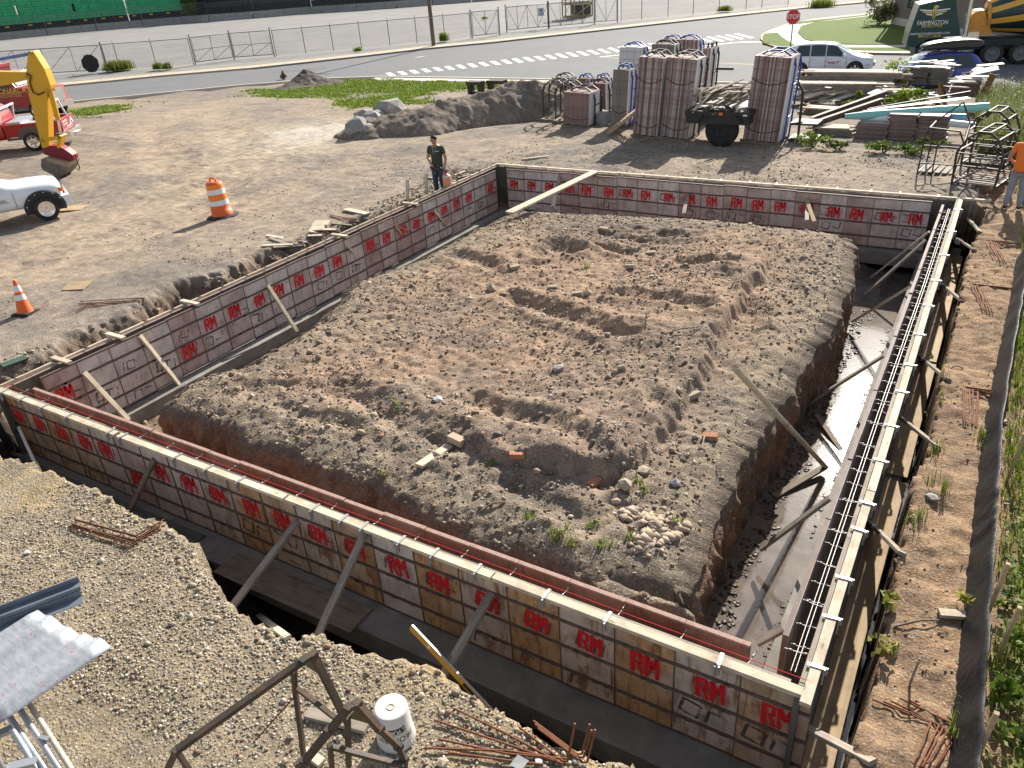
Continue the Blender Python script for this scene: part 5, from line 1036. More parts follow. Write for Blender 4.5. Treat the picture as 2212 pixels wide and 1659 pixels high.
for tri in ((N_(440,790), N_(545,860), N_(500,720)), (N_(800,1230), N_(1010,1290), N_(880,1130))):
    pts = [hand(t, z) for t, z in zip(tri, (1.1, 1.05, zp))]; nn = nrm(np.cross(pts[1]-pts[0], pts[2]-pts[0]))*.006; b = MB(); b.add([p - nn for p in pts] + [p + nn for p in pts], [(0,1,2),(5,4,3),(0,3,4,1),(1,4,5,2),(2,5,3,0)]); b.build("gusset", mat("olive_paint", (.09,.08,.03), .6, .3), root, world=True)
b = MB(); pts = [hand(N_(330,1070), .9), hand(N_(180,1240), .35), hand(N_(0,1440), .15)]
b.tube([(1-k)**2*pts[0] + 2*k*(1-k)*pts[1] + k*k*pts[2] for k in np.linspace(0, 1, 30)], [.009 if i % 2 else .004 for i in range(30)], 6)
b.build("chain", RUST, root, world=True)
p = gnd(*O_(90,1640)); b = MB(); b.add([(-.05,-.05,.02),(.06,-.06,.04),(.07,.05,.03),(-.04,.06,.02)], [(0,1,2,3)]); o = b.build("plastic_scrap", mat("clear_scrap", (.25,.26,.26), .3, .1), loc=p + np.array([0,0,.02])); tag(o, "small crumpled shiny sheet on the gravel at the bottom edge", "scrap")
# single rocks worth naming
def rock(pt, r, label, m=None, flat=.7, seed=1):
    q = gnd(*pt); rr = np.random.default_rng(seed); r = r*(.62 if r < .25 else 1.); bmx = bmesh.new(); bmesh.ops.create_icosphere(bmx, subdivisions=2 if r > .2 else 1, radius=r)
    ax = rr.normal(size=(7,3)); 
    for v in bmx.verts:
        d = np.array(v.co)/r; k = 1.0
        for a in ax: k = min(k, rr.uniform(.72,.9)*1.0/max(1e-3, abs(d @ (a/np.linalg.norm(a)))) if abs(d @ (a/np.linalg.norm(a))) > .8 else k)
        v.co = Vector(d*r*k*(1 + (.06 if r > .2 else .17)*rr.uniform(-1,1)))*1.0; v.co.z *= flat; v.co.x *= 1.15
    me = bpy.data.meshes.new("rock"); bmx.to_mesh(me); bmx.free(); me.materials.append(m or ROCKM); o = bpy.data.objects.new("rock", me); COL.objects.link(o); o.location = q + np.array([0,0,r*flat*.45]); o.rotation_euler = (0,0,rr.uniform(0,6)); return tag(o, label, "rock")
ROCKM = mat("rock_tan", (.36,.29,.21), .9, .2, 8, .5, 30, 0, (.2,.16,.12), .5, 5); ROCKG = mat("rock_grey", (.30,.285,.265), .9, .2, 6, .5, 25, 0, (.16,.15,.14), .5, 4); ROCKW = mat("rock_white", (.62,.6,.57), .8, .1, 8, .3, 30); BRICKR = mat("brick_red", (.36,.17,.1), .9, .2, 10, .3, 40)
for pt, r, lab, m, fl in ((M_(1830,410), .075, "tan stone perched at the near trench lip above the dark water", ROCKM, .8), (M_(690,1080), .05, "pale stone on the gravel below the metal sheet", ROCKM, .7), (I(240,1610), .06, "white stone on the near gravel by the left edge", ROCKW, .8), (M_(1690,960), .035, "small white pebble right of the metal sheet", ROCKW, .8), (K(440,10), .17, "smooth grey rock in the middle of the mound", ROCKG, .6), (J(1600,280), .14, "bright white rock at the front of the mound", ROCKW, .7), (F(2070,980), .2, "tan squarish rock at the mound's upper left", ROCKM, .8), (G_(690,1020), .15, "rounded tan rock beside a brick on the mound", ROCKM, .8), (K(1460,1010), .13, "grey rock on the mound's right bench", ROCKG, .7), (K(1180,900), .16, "flat brown rock below the ridge corner of the mound", ROCKM, .5), (K(1020,1030), .17, "large brown lump under the ridge corner", ROCKM, .7), (L(1440,1100), .14, "big flat grey rock on the edge of the bank", ROCKG, .5), (N_(1590,1630), .09, "tan clod among the long bars at the bottom edge", ROCKM, .9), (O_(265,1610), .06, "white stone between the bars at the bottom edge", ROCKW, .8), (C(850,1080), .42, "grey boulder between the pallet and the short stack", ROCKG, .95), (J(410,875), .07, "white stone in the inner trench by the near wall", ROCKW, .6), (N_(310,1400), .06, "round tan cobble between the rack arms", ROCKM, .8), (N_(720,1420), .06, "pinkish stone beside the grey board", ROCKM, .8), (N_(260,1610), .05, "pale cobble by the rack's foot", ROCKM, .8)):
    rock(pt, r, lab, m, fl, int(abs(pt[0]*7 + pt[1])))
GBk = "loose bricks on the mound"
for pt, lab, a in ((K(80,770), "tan brick below the mound ridge, left of the red one", .5), (K(745,1010), "red brick on the mound below the ridge", 1.4), (K(1765,610), "reddish brick near the right edge of the mound", .1), (K(1620,250), "pale brick on end near the leaning stick", 1.0), (G_(390,965), "tan brick left of the rounded rock", .3), (G_(610,1020), "brick touching the rounded tan rock", .2), (G_(1060,785), "pale brick in the mound's middle rows", .1), (G_(835,455), "brick at the end of a far rut", .1), (G_(1245,665), "brown brick beside a dark hollow", .3), (G_(60,790), "tilted tan brick at the mound's left", .9), (G_(1480,318), "dark brick at the mound's far edge", .05)):
    q = gnd(*pt); b = MB(); b.box((0,0,.03), (.2,.1,.07), 0); o = b.build("brick", BRICKR if 'red' in lab else ROCKM, loc=q); o.rotation_euler = (random.uniform(-.25,.25), random.uniform(-.2,.2), a); tag(o, lab, "brick", GBk)
# ------------------------------------------------------------------ spoil heaps and boulders
def heap(name, line, wd, hts, label, colr, res=.1, seed=3, cat="dirt pile"):
    P = [tuple(p[:2]) for p in line]; xs = [p[0] for p in P]; ys = [p[1] for p in P]; m_ = wd*2.2
    X, Y = np.meshgrid(np.arange(min(xs)-m_, max(xs)+m_, res), np.arange(min(ys)-m_, max(ys)+m_, res))
    L_ = [0]; 
    for a, c in zip(P[:-1], P[1:]): L_.append(L_[-1] + math.hypot(c[0]-a[0], c[1]-a[1]))
    best = np.full(X.shape, 1e9); hh = np.zeros_like(X)
    for i in range(len(P)-1):
        (ax, ay), (bx, by) = P[i], P[i+1]; vx, vy = bx-ax, by-ay; t = np.clip(((X-ax)*vx+(Y-ay)*vy)/(vx*vx+vy*vy), 0, 1); d = np.hypot(X-ax-t*vx, Y-ay-t*vy)
        k = d < best; best = np.where(k, d, best); hh = np.where(k, hts[i]*(1-t) + hts[i+1]*t, hh)
    n_ = fbm(X*1.1, Y*1.1, seed, 5); n2_ = fbm(X*4.5, Y*4.5, seed+9, 4, .6)
    h = hh*np.clip(1.12 - (best + .35*n_*wd)/wd, 0, 1)**.85*(1 + .3*n_) + (.1*n2_ + .05*np.abs(n_))*sstep(1.3*wd, .6*wd, best)
    Z = hgt(X.ravel(), Y.ravel()).reshape(X.shape) + h - .06*(h < .02) - .0*X
    nb_ = fbm(X*1.6, Y*1.6, seed+20, 4); c_ = np.zeros(X.shape+(3,)) + np.array(colr); c_ = cmix(c_, np.array(colr)*1.45, np.clip(nb_*1.5, 0, 1))
    # keep only the heap itself
    keep = h > -.005; o = grid_mesh(name, X, Y, np.where(h > .015, Z, Z - .25), SOIL, dict(soil=c_, pebbles=np.clip(.5 + n2_, 0, 1), wet=np.zeros_like(X)))
    c0 = Vector((float(np.mean(xs)), float(np.mean(ys)), float(Z.min()))); o.data.transform(Matrix.Translation(-c0)); o.location = c0
    return tag(o, label, cat)
def back_of(pt, dy): q = gnd(*pt); return q + np.array([0, dy, 0])
heap("dirt_pile", [back_of(B(930,1190), .7), back_of(B(1350,1165), 1.0), back_of(B(1800,1100), 1.2), back_of(B(2212,1050), 1.2), back_of(C(250,1040), 1.2), back_of(C(420,1060), 1.1)], 1.35, [.55, .85, 1.15, 1.35, 1.25, .5], "long grey brown spoil heap running from the boulders to the empty racks", (.20,.165,.135), .07)
heap("dirt_pile", [gnd(*B(360,770)), gnd(*B(480,745)), gnd(*B(600,740))], 1.5, [.3, 1.0, .4], "small dark soil heap on the grass by the fire hydrant", (.10,.085,.075), .1, 8)
for pt, r, lab, f, sd in ((B(912,1185), .55, "upright grey boulder at the tip of the spoil heap", 1.0, 1), (B(1035,1110), .62, "broad grey boulder behind the tip of the spoil heap", .75, 2), (B(1205,1035), .8, "largest pale boulder on the back of the spoil heap", .75, 3), (B(985,1050), .5, "speckled boulder between the broad and the largest one", .8, 4), (B(1085,1060), .4, "small boulder tucked beside the speckled one", .9, 5), (B(838,1175), .28, "small boulder on the white powdery ground", .8, 6), (B(1010,1180), .42, "brown boulder at the heap's front foot", .8, 7)): rock(pt, r, lab, ROCKG, f, sd)

# ------------------------------------------------------------------ form racks
EDGE = []
for i, c in enumerate(((.30,.19,.165), (.38,.28,.25), (.22,.135,.12), (.50,.43,.40))): EDGE.append(mat("panel_edge_%d" % i, c, .8, .25, 12, .2, 50, 0, (.12,.08,.07), .5, 8))
FACEW = mat("panel_pale_face", (.78,.78,.79), .7, .1, 3, .08, 30, 0, (.5,.46,.43), .4, 3)
EDGE_GREY = mat("panel_edge_grey", (.24,.23,.2), .8, .25, 12, .2, 50, 0, (.12,.1,.08), .5, 8)
_pm = {}
NOTCH = mat('panel_edge_notch', (.20,.135,.12), .8, .3, 12, .1)
def stack_panel_mesh(h, d, em, key):
    k = (round(h,2), round(d,2), key)
    if k in _pm: return _pm[k]
    b = MB(); b.bb(0, .049, 0, d, 0, h, 0); b.bb(.0492, .0505, .012, d-.012, .012, h-.012, 1)
    for z in np.arange(.3, h - .1, .305): b.bb(.003, .046, -.002, -.0004, z - .007, z + .007, 2)
    b.bb(0, .006, -.0015, -.0003, .02, h - .02, 2)
    _pm[k] = b.mesh("form_panel", [em, FACEW, NOTCH]); return _pm[k]
def rack(root, w, d, h, m, base=True, rise=.27, chain=True):
    for y in (.36*d, d - .06):
        b = MB(); P = [(-.05,y,.0), (-.05,y,h-.08), (.06,y,h+.1), (w*.32,y,h+rise), (w*.68,y,h+rise), (w-.06,y,h+.1), (w+.05,y,h-.08), (w+.05,y,.0)]
        for p, q in zip(P[:-1], P[1:]): b.beam(p, q, .05, .05, (0,1,0))
        b.build("arch", m, root, (0,0,0))
        for x, s_ in ((-.05,1), (w+.05,-1)):
            b = MB(); b.prism([(0,0),(s_*.14,.24),(s_*.02,.3)], (x,y-.008,h-.2), (1,0,0), (0,0,1), (0,1,0), .016); b.build("gusset", m, root, (0,0,0))
    for x in (-.05, w + .05):
        for z in (h*.33, h*.72): b = MB(); b.beam((x,.36*d,z), (x,d-.06,z), .035, .035); b.build("side_rail", m, root, (0,0,0))
    for x in (w*.32, w*.68): b = MB(); b.beam((x,.06,h+rise), (x,d-.06,h+rise), .035, .035); b.build("ridge_bar", m, root, (0,0,0))
    if base:
        b = MB(); 
        for y in (.08, d/2, d-.08): b.bb(-.1, w+.1, y-.05, y+.05, -.0, .1)
        for x in (.05, w*.35, w*.65, w-.05): b.bb(x-.06, x+.06, 0, d, .1, .13)
        b.build("pallet", W_WET, root, (0,0,0))
    if chain:
        for z in ([h*.22, h*.8] if h > 2 else [h*.35]):
            b = MB(); b.tube([(w*t, -.03, z - .16*h/2.4*math.sin(math.pi*t)) for t in np.linspace(0, 1, 13)], .011, 6); b.build("chain", DARKSTEEL, root, (0,0,0))
def stack(pl, pr, h, d, m, label, plabel, em=None, lean=0., n=None, loc=None, w=None, fill=1., chain=True, rz=0., panels=True):
    p = loc if loc is not None else gnd(*pl); w = w or np.linalg.norm((gnd(*pr) - p)[:2]); p = np.array(p) + 0.
    root = thing("panel_rack", p, label, "panel rack", None, rz); root.rotation_euler = (0, lean, rz); rack(root, w, d, h, m, chain=chain); M4 = mw(root); grp = "form panels in the " + label.split(",")[0][:60]
    if not panels: return root
    n = int(w*fill/.0525)
    for i in range(n):
        hh = h; e = em or random.choice(EDGE)
        o = bpy.data.objects.new("stacked_form", stack_panel_mesh(hh, d - .06, e, e.name)); COL.objects.link(o)
        o.matrix_world = M4 @ Matrix.Translation((.01 + i*(w*fill-.02)/n, random.uniform(-.03,.02), .135 + random.uniform(0,.006))) @ Matrix.Rotation(random.uniform(-.004,.004), 4, 'X')
        tag(o, plabel, "form panel", grp)
    return root
TALL = 2.5
stack(C(1085,1197), C(1298,1210), TALL, 1.0, DARKSTEEL, "left one of the twin tall panel racks, dark steel arch", "reddish form panel standing in the left one of the twin tall racks", lean=.078)
stack(C(1322,1215), C(1548,1222), TALL, 1.0, DARKSTEEL, "right one of the twin tall panel racks, pale side showing", "reddish form panel standing in the right one of the twin tall racks", lean=.085)
stack(C(2040,1245), D(140,1215), TALL, 1.2, BLUE, "lone tall panel rack with blue arch, right of the trailer", "reddish form panel standing in the lone tall rack right of the trailer", lean=.07)
stack(C(480,1108), C(648,1130), 1.16, 1.0, DARKSTEEL, "short rack of brown panels before the spoil heap's right end", "brown form panel standing in the short rack near the spoil heap", em=EDGE[0], lean=.05)
q = gnd(*C(720,1100)); 
def top_at(pa, pb, ztop): a, c = at(*pa, ztop), at(*pb, ztop); return a, np.linalg.norm((c - a)[:2])
def hidden(pa, pb, ztop, h, *args, **kw):
    a, w_ = top_at(pa, pb, ztop); a = np.array([a[0], a[1], ztop - h - .12]); zb = zat(a[0], a[1]); dz = zb - a[2]
    a[2] = zb; return stack(None, None, *args, loc=a, w=w_, **kw)
hidden(C(705,742), C(862,740), .98, 1.2, 1.25, .66, DARKSTEEL, "shaded dark rack between the short brown rack and the blue double one", "dark form panel in the shaded rack behind the boulder", em=EDGE[2])
hidden(C(890,660), C(1040,655), 1.55, 1.85, 1.9, .66, BLUE, "double height blue rack left of the twin tall racks", "grey form panel in the double height blue rack", em=EDGE_GREY, lean=.06)
hidden(C(1222,432), C(1425,430), 2.0, TALL, TALL, .66, DARKSTEEL, "tall dark rack right behind the left twin rack", "form panel in the tall dark rack behind the twins", em=EDGE_GREY, lean=.05)
hidden(C(1665,485), C(1735,480), 2.05, TALL, TALL, .9, DARKSTEEL, "tall rack behind the right twin, pale face with dark straps", "form panel in the tall rack half hidden by the right twin", lean=.05)
hidden(C(958,470), C(1165,462), 1.7, TALL, 2.3, .7, BLUE, "tall blue rack of pale panels, back row left of the twins", "pale grey panel in the tall blue back row rack left of the twins", em=FACEW, lean=.03)
hidden(C(1300,405), C(1480,402), 1.75, TALL, TALL, .7, BLUE, "blue topped rack seen above the left twin, back row", "panel in the blue topped back row rack above the left twin", lean=.03)
hidden(C(1440,425), C(1645,420), 1.75, TALL, TALL, .7, BLUE, "blue topped rack seen above the right twin, back row", "panel in the blue topped back row rack above the right twin", lean=.03)
hidden(C(380,700), C(560,690), .55, 1.1, 1.1, .66, DARKSTEEL, "low dark rack behind the empty racks", "form panel in the low dark rack behind the empty racks", em=EDGE_GREY, chain=False)
hidden(C(585,702), C(720,695), .6, 1.1, 1.1, .66, BLUE, "low blue rack behind the shaded dark rack, left one", "form panel in the left low blue rack", chain=False)
hidden(C(740,692), C(865,686), .62, 1.1, 1.1, .66, BLUE, "low blue rack behind the shaded dark rack, right one", "form panel in the right low blue rack", chain=False)
for pt, w_, d_, h_, m, lab, rz in ((C(290,1065), .95, 1.1, 1.25, DARKSTEEL, "empty dark rack nearest the spoil heap's right end", .1), (C(400,1080), .9, 1.1, 1.2, DARKSTEEL, "empty dark rack touching the short brown panel rack", .15)):
    root = thing("empty_rack", gnd(*pt), lab, "panel rack", None, rz); rack(root, w_, d_, h_, m, chain=False)
for pa, pb, zt, h_, m, lab in ((C(120,790), C(310,790), -.05, .8, BLUE, "small empty blue rack on the far side of the spoil heap"), (B(2190,800), C(100,790), 0., .8, DARKSTEEL, "small empty dark rack left of the small blue one")):
    a, w_ = top_at(pa, pb, zt); root = thing("empty_rack", (a[0], a[1], zat(a[0], a[1])), lab, "panel rack"); rack(root, w_, .8, zt - zat(a[0], a[1]), m, chain=False)
# empty racks lying at the right of the yard
def hexrack(pt, w_, d_, h_, lab, rz, tilt=0.):
    root = thing("empty_rack", gnd(*pt), lab, "panel rack"); root.rotation_euler = (tilt, 0, rz)
    for y in (0, d_):
        P = [(0,y,0), (-.03,y,h_*.62), (w_*.16,y,h_*.88), (w_*.38,y,h_), (w_*.64,y,h_), (w_*.86,y,h_*.88), (w_+.03,y,h_*.62), (w_,y,0)]
        b = MB(); [b.beam(p, q, .045, .045, (0,1,0)) for p, q in zip(P[:-1], P[1:])]; b.build("arch", DARKSTEEL, root, (0,0,0))
        for z in (.2, .5, .8): b = MB(); b.beam((0,y,h_*.75*z), (w_,y,h_*.75*z), .03, .03); b.build("crossbar", DARKSTEEL, root, (0,0,0))
        for i in (2, 5): b = MB(); s_ = 1 if i == 2 else -1; b.prism([(0,0),(s_*.15,.0),(s_*.02,-.16)], (P[i][0],y-.006,P[i][2]), (1,0,0), (0,0,1), (0,1,0), .012); b.build("gusset", DARKSTEEL, root, (0,0,0))
        b = MB(); b.beam((0,y,.05), (w_,y,h_*.55), .025, .025, (0,1,0)); b.build("brace", DARKSTEEL, root, (0,0,0))
    for x, z in ((0,.05),(w_,.05),(-.03,h_*.62),(w_+.03,h_*.62),(w_*.38,h_),(w_*.64,h_),(w_*.16,h_*.88),(w_*.86,h_*.88)): b = MB(); b.beam((x,0,z), (x,d_,z), .035, .035); b.build("rail", DARKSTEEL, root, (0,0,0))
    b = MB()
    for y in np.linspace(.08, d_ - .08, 6): b.bb(.05, w_ - .05, y - .05, y + .05, .07, .09)
    for x in (.06, w_/2, w_ - .06): b.bb(x-.04, x+.04, 0, d_, .0, .069)
    b.build("pallet", W_OLD, root, (0,0,0)); return root
hexrack(D(1600,1560), .95, 1.1, 1.3, "large empty hexagonal rack beside the man in orange, on its slatted base", -.25)
hexrack(D(1680,1390), 1.0, .8, 1.4, "taller empty hexagonal rack standing behind the large one", -.2)
root = thing("empty_rack", gnd(*D(1310,1470)), "narrow open black frame rack left of the hexagonal ones", "panel rack"); root.rotation_euler = (0,0,-.12)
w_, d_ = .85, .9
b = MB(); [b.beam(p, q, .035, .035, (0,1,0)) for p, q in zip([(0,0,0),(.02,0,.95),(.1,0,1.2),(.8,0,1.15),(.95,0,.85),(.85,0,0)][:-1], [(0,0,0),(.02,0,.95),(.1,0,1.2),(.8,0,1.15),(.95,0,.85),(.85,0,0)][1:])]; b.build("front_frame", DARKSTEEL, root, (0,0,0))
b = MB(); [b.beam(p, q, .035, .035, (0,1,0)) for p, q in zip([(0,.9,0),(.05,.9,1.2),(.6,.9,1.7),(.85,.9,1.2),(.85,.9,0)][:-1], [(0,.9,0),(.05,.9,1.2),(.6,.9,1.7),(.85,.9,1.2),(.85,.9,0)][1:])]; b.build("back_frame", DARKSTEEL, root, (0,0,0))
for p, q in (((0,0,.3),(.85,0,.3)), ((.02,0,.75),(.9,0,.75)), ((.1,0,1.2),(.05,.9,1.2)), ((.95,0,.9),(.85,.9,1.2)), ((0,0,.05),(0,.9,.05)), ((.85,0,.05),(.85,.9,.05)), ((.35,0,.0),(.35,0,.75))): b = MB(); b.beam(p, q, .03, .03); b.build("rail", DARKSTEEL, root, (0,0,0))
b = MB(); [b.bb(.05 + .17*i, .17 + .17*i, .02, .88, .06, .085) for i in range(5)]; b.build("pallet", W_OLD, root, (0,0,0))
# dark benches behind the heap, leaning pallet, black poles
for pt, w_, lab in ((B(1800,895), .8, "left one of two low black frames behind the spoil heap"), (B(1975,880), .95, "right one of two low black frames behind the spoil heap")):
    q = gnd(*pt) + np.array([0,.6,0]); root = thing("black_bench", (q[0], q[1], zat(q[0], q[1])), lab, "frame"); b = MB(); b.bb(0,w_,0,.5,.75,.9); b.build("top", DARKSTEEL, root, (0,0,0))
    for x in (.05, w_-.15): b = MB(); b.bb(x, x+.12, .02, .48, 0, .75); b.build("leg", DARKSTEEL, root, (0,0,0))
    b = MB(); b.bb(.17, w_-.15, .2, .3, .3, .42); b.build("stretcher", DARKSTEEL, root, (0,0,0))
q = gnd(*C(870,1178)); root = thing("wooden_pallet", q, "slatted wooden pallet leaning against the left twin rack", "pallet"); root.rotation_euler = (.0, -.62, .25)
for y in (.0, .5, 1.0): b = MB(); b.bb(0, 1.25, y-.02, y+.02, 0, .09); b.build("stringer", W_PLY, root, (0,0,0))
for x in np.linspace(.04, 1.2, 9): b = MB(); b.bb(x-.045, x+.045, -.03, 1.03, .092, .11); b.build("deck_board", W_PLY, root, (0,0,0))
p, q = at(*C(1785,598), .9), at(*C(1965,600), .9); b = MB(); b.beam(p, q, .06, .09); tag(b.build("black_beam", DARKSTEEL), "black steel bar sticking out from the racks above the road", "bar")
q = gnd(*C(780,1085)); b = MB(); b.tube([(0,0,0),(.03,0,.35),(.12,0,.48)], .05, 8); b.tube([(.35,0,0),(.36,0,.38),(.45,0,.48)], .05, 8); tag(b.build("bent_pipe", DARKSTEEL, loc=q + np.array([0,.3,0])), "pair of dark bent pipe ends beside the grey boulder", "pipe")

# ------------------------------------------------------------------ trailer with scrap wood
qt = gnd(*C(1830,1285)); tx, ty, tz = qt
root = thing("trailer", (tx, ty, tz), "dark flatbed trailer with a big tyre, loaded with scrap wood", "trailer")
OLIVE = mat("dark_trailer_paint", (.03,.03,.027), .6, .3, 6, .2, 40, 0, (.08,.065,.05), .4, 5)
b = MB(); b.bb(-1.15, .95, -.05, 2.0, .98, 1.12); b.bb(-1.1, .9, .0, 1.9, .72, .98); b.build("bed", OLIVE, root, (0,0,0))
b = MB(); b.lathe([(.62*math.cos(0)*0+.001,-.16),(.30,-.16),(.32,-.17),(.48,-.16),(.525,-.1),(.535,0),(.525,.1),(.48,.16),(.001,.16)], 32, 0, (.02,.25,.5), (0,1,0)); t_ = b.build("tyre", RUBBER, root, (0,0,0)); b = MB(); b.lathe([(.001,-.14),(.12,-.15),(.13,-.19),(.16,-.19),(.17,-.13),(.30,-.15)], 24, 0, (.02,.25,.5), (0,1,0)); b.build("rim", OLIVE, root, (0,0,0))
b = MB(); [b.frame((.02 + .72*math.cos(a), .1, .57 + .66*math.sin(a)), (math.cos(a+1.57),0,math.sin(a+1.57)), (0,1,0), (math.cos(a),0,math.sin(a)), (.34,.36,.02)) for a in np.linspace(.55, 2.59, 7)]; b.build("mudguard", OLIVE, root, (0,0,0))
b = MB(); b.bb(-.02,.1,-.075,-.051,1.01,1.09); b.build("marker_lamp", mat("amber_lens", (.85,.2,.02), .3), root, (0,0,0)); b = MB(); b.bb(.75,.87,-.075,-.051,1.0,1.05); b.build("badge", WPAINT, root, (0,0,0)); 
def scrap(center, sx_, sy_, sz_, n, lab, grp, mats, ll=(.5,1.3), az=(-.6,.6), wd=(.08,.16), elv=.5):
    for i in range(n):
        k = i/n; c_ = np.array(center) + np.array([random.uniform(-sx_,sx_), random.uniform(-sy_,sy_), sz_*k*(1 - .3*random.random())]); a = random.uniform(*az); e_ = random.uniform(-.15, elv); L_ = random.uniform(*ll); d = np.array([math.cos(a)*math.cos(e_), math.sin(a)*math.cos(e_), math.sin(e_)])
        board("scrap_board", c_ - d*L_/2, c_ + d*L_/2, random.uniform(*wd), random.uniform(.02,.045), random.choice(mats), lab, "scrap board", grp, up=(random.uniform(-.4,.4), random.uniform(-.4,.1), 1))
scrap((tx - .1, ty + .7, tz + 1.2), .75, .55, .6, 34, "broken scrap board in the heap on the trailer", "scrap wood on the trailer", [W_OLD, W_NEW, W_WET, W_OLD], (.5,1.3), (.2,1.2))
for k in range(4): p, q = at(*C(1690, 752 + 10*k), .75 - .06*k), at(*C(2070, 748 + 10*k), .75 - .06*k); board("long_board", p, q, .12, .045, (W_NEW, W_OLD, W_WET, W_WET)[k], "long board carried on the dark posts above the trailer", "board", "boards above the trailer")
for c_ in (C(1795,800), C(1710,800)): a = at(*c_, .5); b = MB(); b.tube([(a[0],a[1],zat(a[0],a[1])), (a[0],a[1],.56)], .05, 8); tag(b.build("steel_post", DARKSTEEL), "dark steel post holding boards above the trailer", "post", "posts behind the trailer")
a0 = at(*C(1740,900), .1)
scrap(at(*C(2100,830), -.1) + np.array([-.8,1.2,-.3]), 1.0, .5, .5, 14, "pale scrap board behind the trailer", "scrap wood behind the trailer", [W_NEW, W_OLD], (.6,1.4), (-.5,.8))

# ------------------------------------------------------------------ lumber yard right of the lone tall rack
def pile(pa, pb, ztop, nl, nw, lab, grp, m, wd=.2, th=.06, gap=.0, jit=.35, pale_top=True, cat="board"):
    """long boards stacked in layers; pa, pb are the ends of the top front edge"""
    a, c = at(*pa, ztop), at(*pb, ztop); d = nrm((c - a)[:2]); d = np.array([*d, 0]); nn = np.array([-d[1], d[0], 0])
    for k in range(nl):
        for j in range(nw):
            if j > 0 and 0 < k < nl and j < nw - 1 and k > 0 and random.random() < .6: continue
            o_ = nn*(j*wd*1.02 + wd/2); z_ = -k*(th + gap) - th/2; e0, e1 = random.uniform(-jit, jit), random.uniform(-jit, jit)
            board("long_board" if cat == "board" else "flat_form", a + o_ + d*e0 + np.array([0,0,z_]), c + o_ + d*e1 + np.array([0,0,z_]), wd*.97, th*.92, (W_NEW if (k == 0 and pale_top and random.random() < .7) else m), lab, cat, grp)
pile(D(345,602), D(1180,612), .55, 9, 4, "long grey board in the back long lumber pile by the white car", "back long lumber pile", W_OLD, jit=.5)
pile(D(305,702), D(1000,706), .25, 9, 4, "long grey board in the front long lumber pile by the white car", "front long lumber pile", W_OLD, jit=.5)
FLATR = mat("flat_panel_red", (.22,.135,.12), .8, .25, 8, .2, 40, 0, (.36,.29,.26), .5, 6, rand=.2); FLATD = mat("flat_panel_dark", (.13,.12,.11), .85, .3, 8, .2, 40, 0, (.3,.27,.22), .5, 5, rand=.25)
FLATW = mat("flat_panel_white", (.55,.52,.48), .7, .12, 4, .1, 30, 0, (.3,.22,.18), .5, 4, rand=.15)
def flats(pa, pb, ztop, nl, ncol, dep, lab, grp, m, mt, th=.055):
    a, c = at(*pa, ztop), at(*pb, ztop); L_ = np.linalg.norm((c-a)[:2])/ncol; rz_ = math.atan2((c-a)[1], (c-a)[0])
    b = MB(); b.bb(.01, L_-.01, 0, dep, 0, th*.8, 0); b.bb(.02, L_-.02, .01, dep-.01, th*.8+.001, th*.85, 1)
    me = b.mesh("flat_panel", [m, mt])
    for k in range(nl):
        for j in range(ncol):
            o = bpy.data.objects.new("flat_form", me); COL.objects.link(o); p = a + (c - a)*(j/ncol); o.location = (p[0] + random.uniform(-.05,.05), p[1] + random.uniform(-.05,.05), ztop - (k+1)*th + .003*random.random()); o.rotation_euler = (0,0,rz_ + random.uniform(-.02,.02)); tag(o, lab, "form panel", grp)
flats(D(1075,960), D(1580,980), .5, 15, 2, .62, "reddish panel lying in the flat stack under the teal pipe", "flat panel stack under the teal pipe", FLATR, FLATW)
flats(D(800,1030), D(1075,1045), .22, 9, 1, .62, "reddish panel in the lower left part of the flat stack", "lower flat panel stack", FLATR, FLATW)
pile(D(455,1075), D(790,1085), -.02, 5, 4, "pale board in the low pile left of the flat panel stack", "low board pile", W_OLD, .16, .05)
flats(D(1258,575), D(1590,580), .62, 11, 2, .9, "dark panel lying in the stack below the blue car", "dark flat panel stack", FLATD, FLATW)
flats(D(1600,690), D(1850,690), .40, 10, 1, .8, "dark red panel lying in the stack near the tall weeds", "dark red flat panel stack", FLATR, FLATW)
for i in range(9):
    a = at(*D(1290 + 35*i + random.uniform(-20,20), 545 + random.uniform(-25,20)), .66); b = MB(); b.box((0,0,0), (.95,.3,.03)); o = b.build("loose_form", FLATW, loc=a); o.rotation_euler = (random.uniform(-.1,.1), random.uniform(-.1,.1), random.uniform(-.4,.4)); tag(o, "pale panel tossed on top of the dark flat stack", "form panel", "panels tossed on the dark flat stack")
for i in range(16):
    a = at(*D(1640 + 18*i + random.uniform(-20,20), 690 - 9*i + random.uniform(-20,45)), .45 + .02*i); b = MB(); b.box((0,0,0), (.9,.28,.03)); o = b.build("loose_form", FLATW if i % 4 else FLATR, loc=a); o.rotation_euler = (random.uniform(-.2,.2), random.uniform(-.25,.25), random.uniform(.3,1.4)); tag(o, "white panel in the jumble sliding off the stack by the weeds", "form panel", "jumbled white panels by the weeds")
scrap(at(*D(720,830), -.3) + np.array([0,.2,-.1]), 1.9, .5, .55, 56, "weathered board in the jumbled heap before the long lumber piles", "jumbled board heap", [W_NEW, W_NEW, FLATW, FLATW], (.8,1.6), (.2,1.3), (.18,.36), .35)
pile(D(345,905), D(830,935), -.25, 4, 3, "grey board in the low pile under the jumbled heap", "pile under the jumbled heap", W_WET, .2, .06)
TEAL = mat("teal_pvc", (.22,.55,.52), .4, .08, 4, .03, 20, 0, (.45,.6,.56), .4, 3)
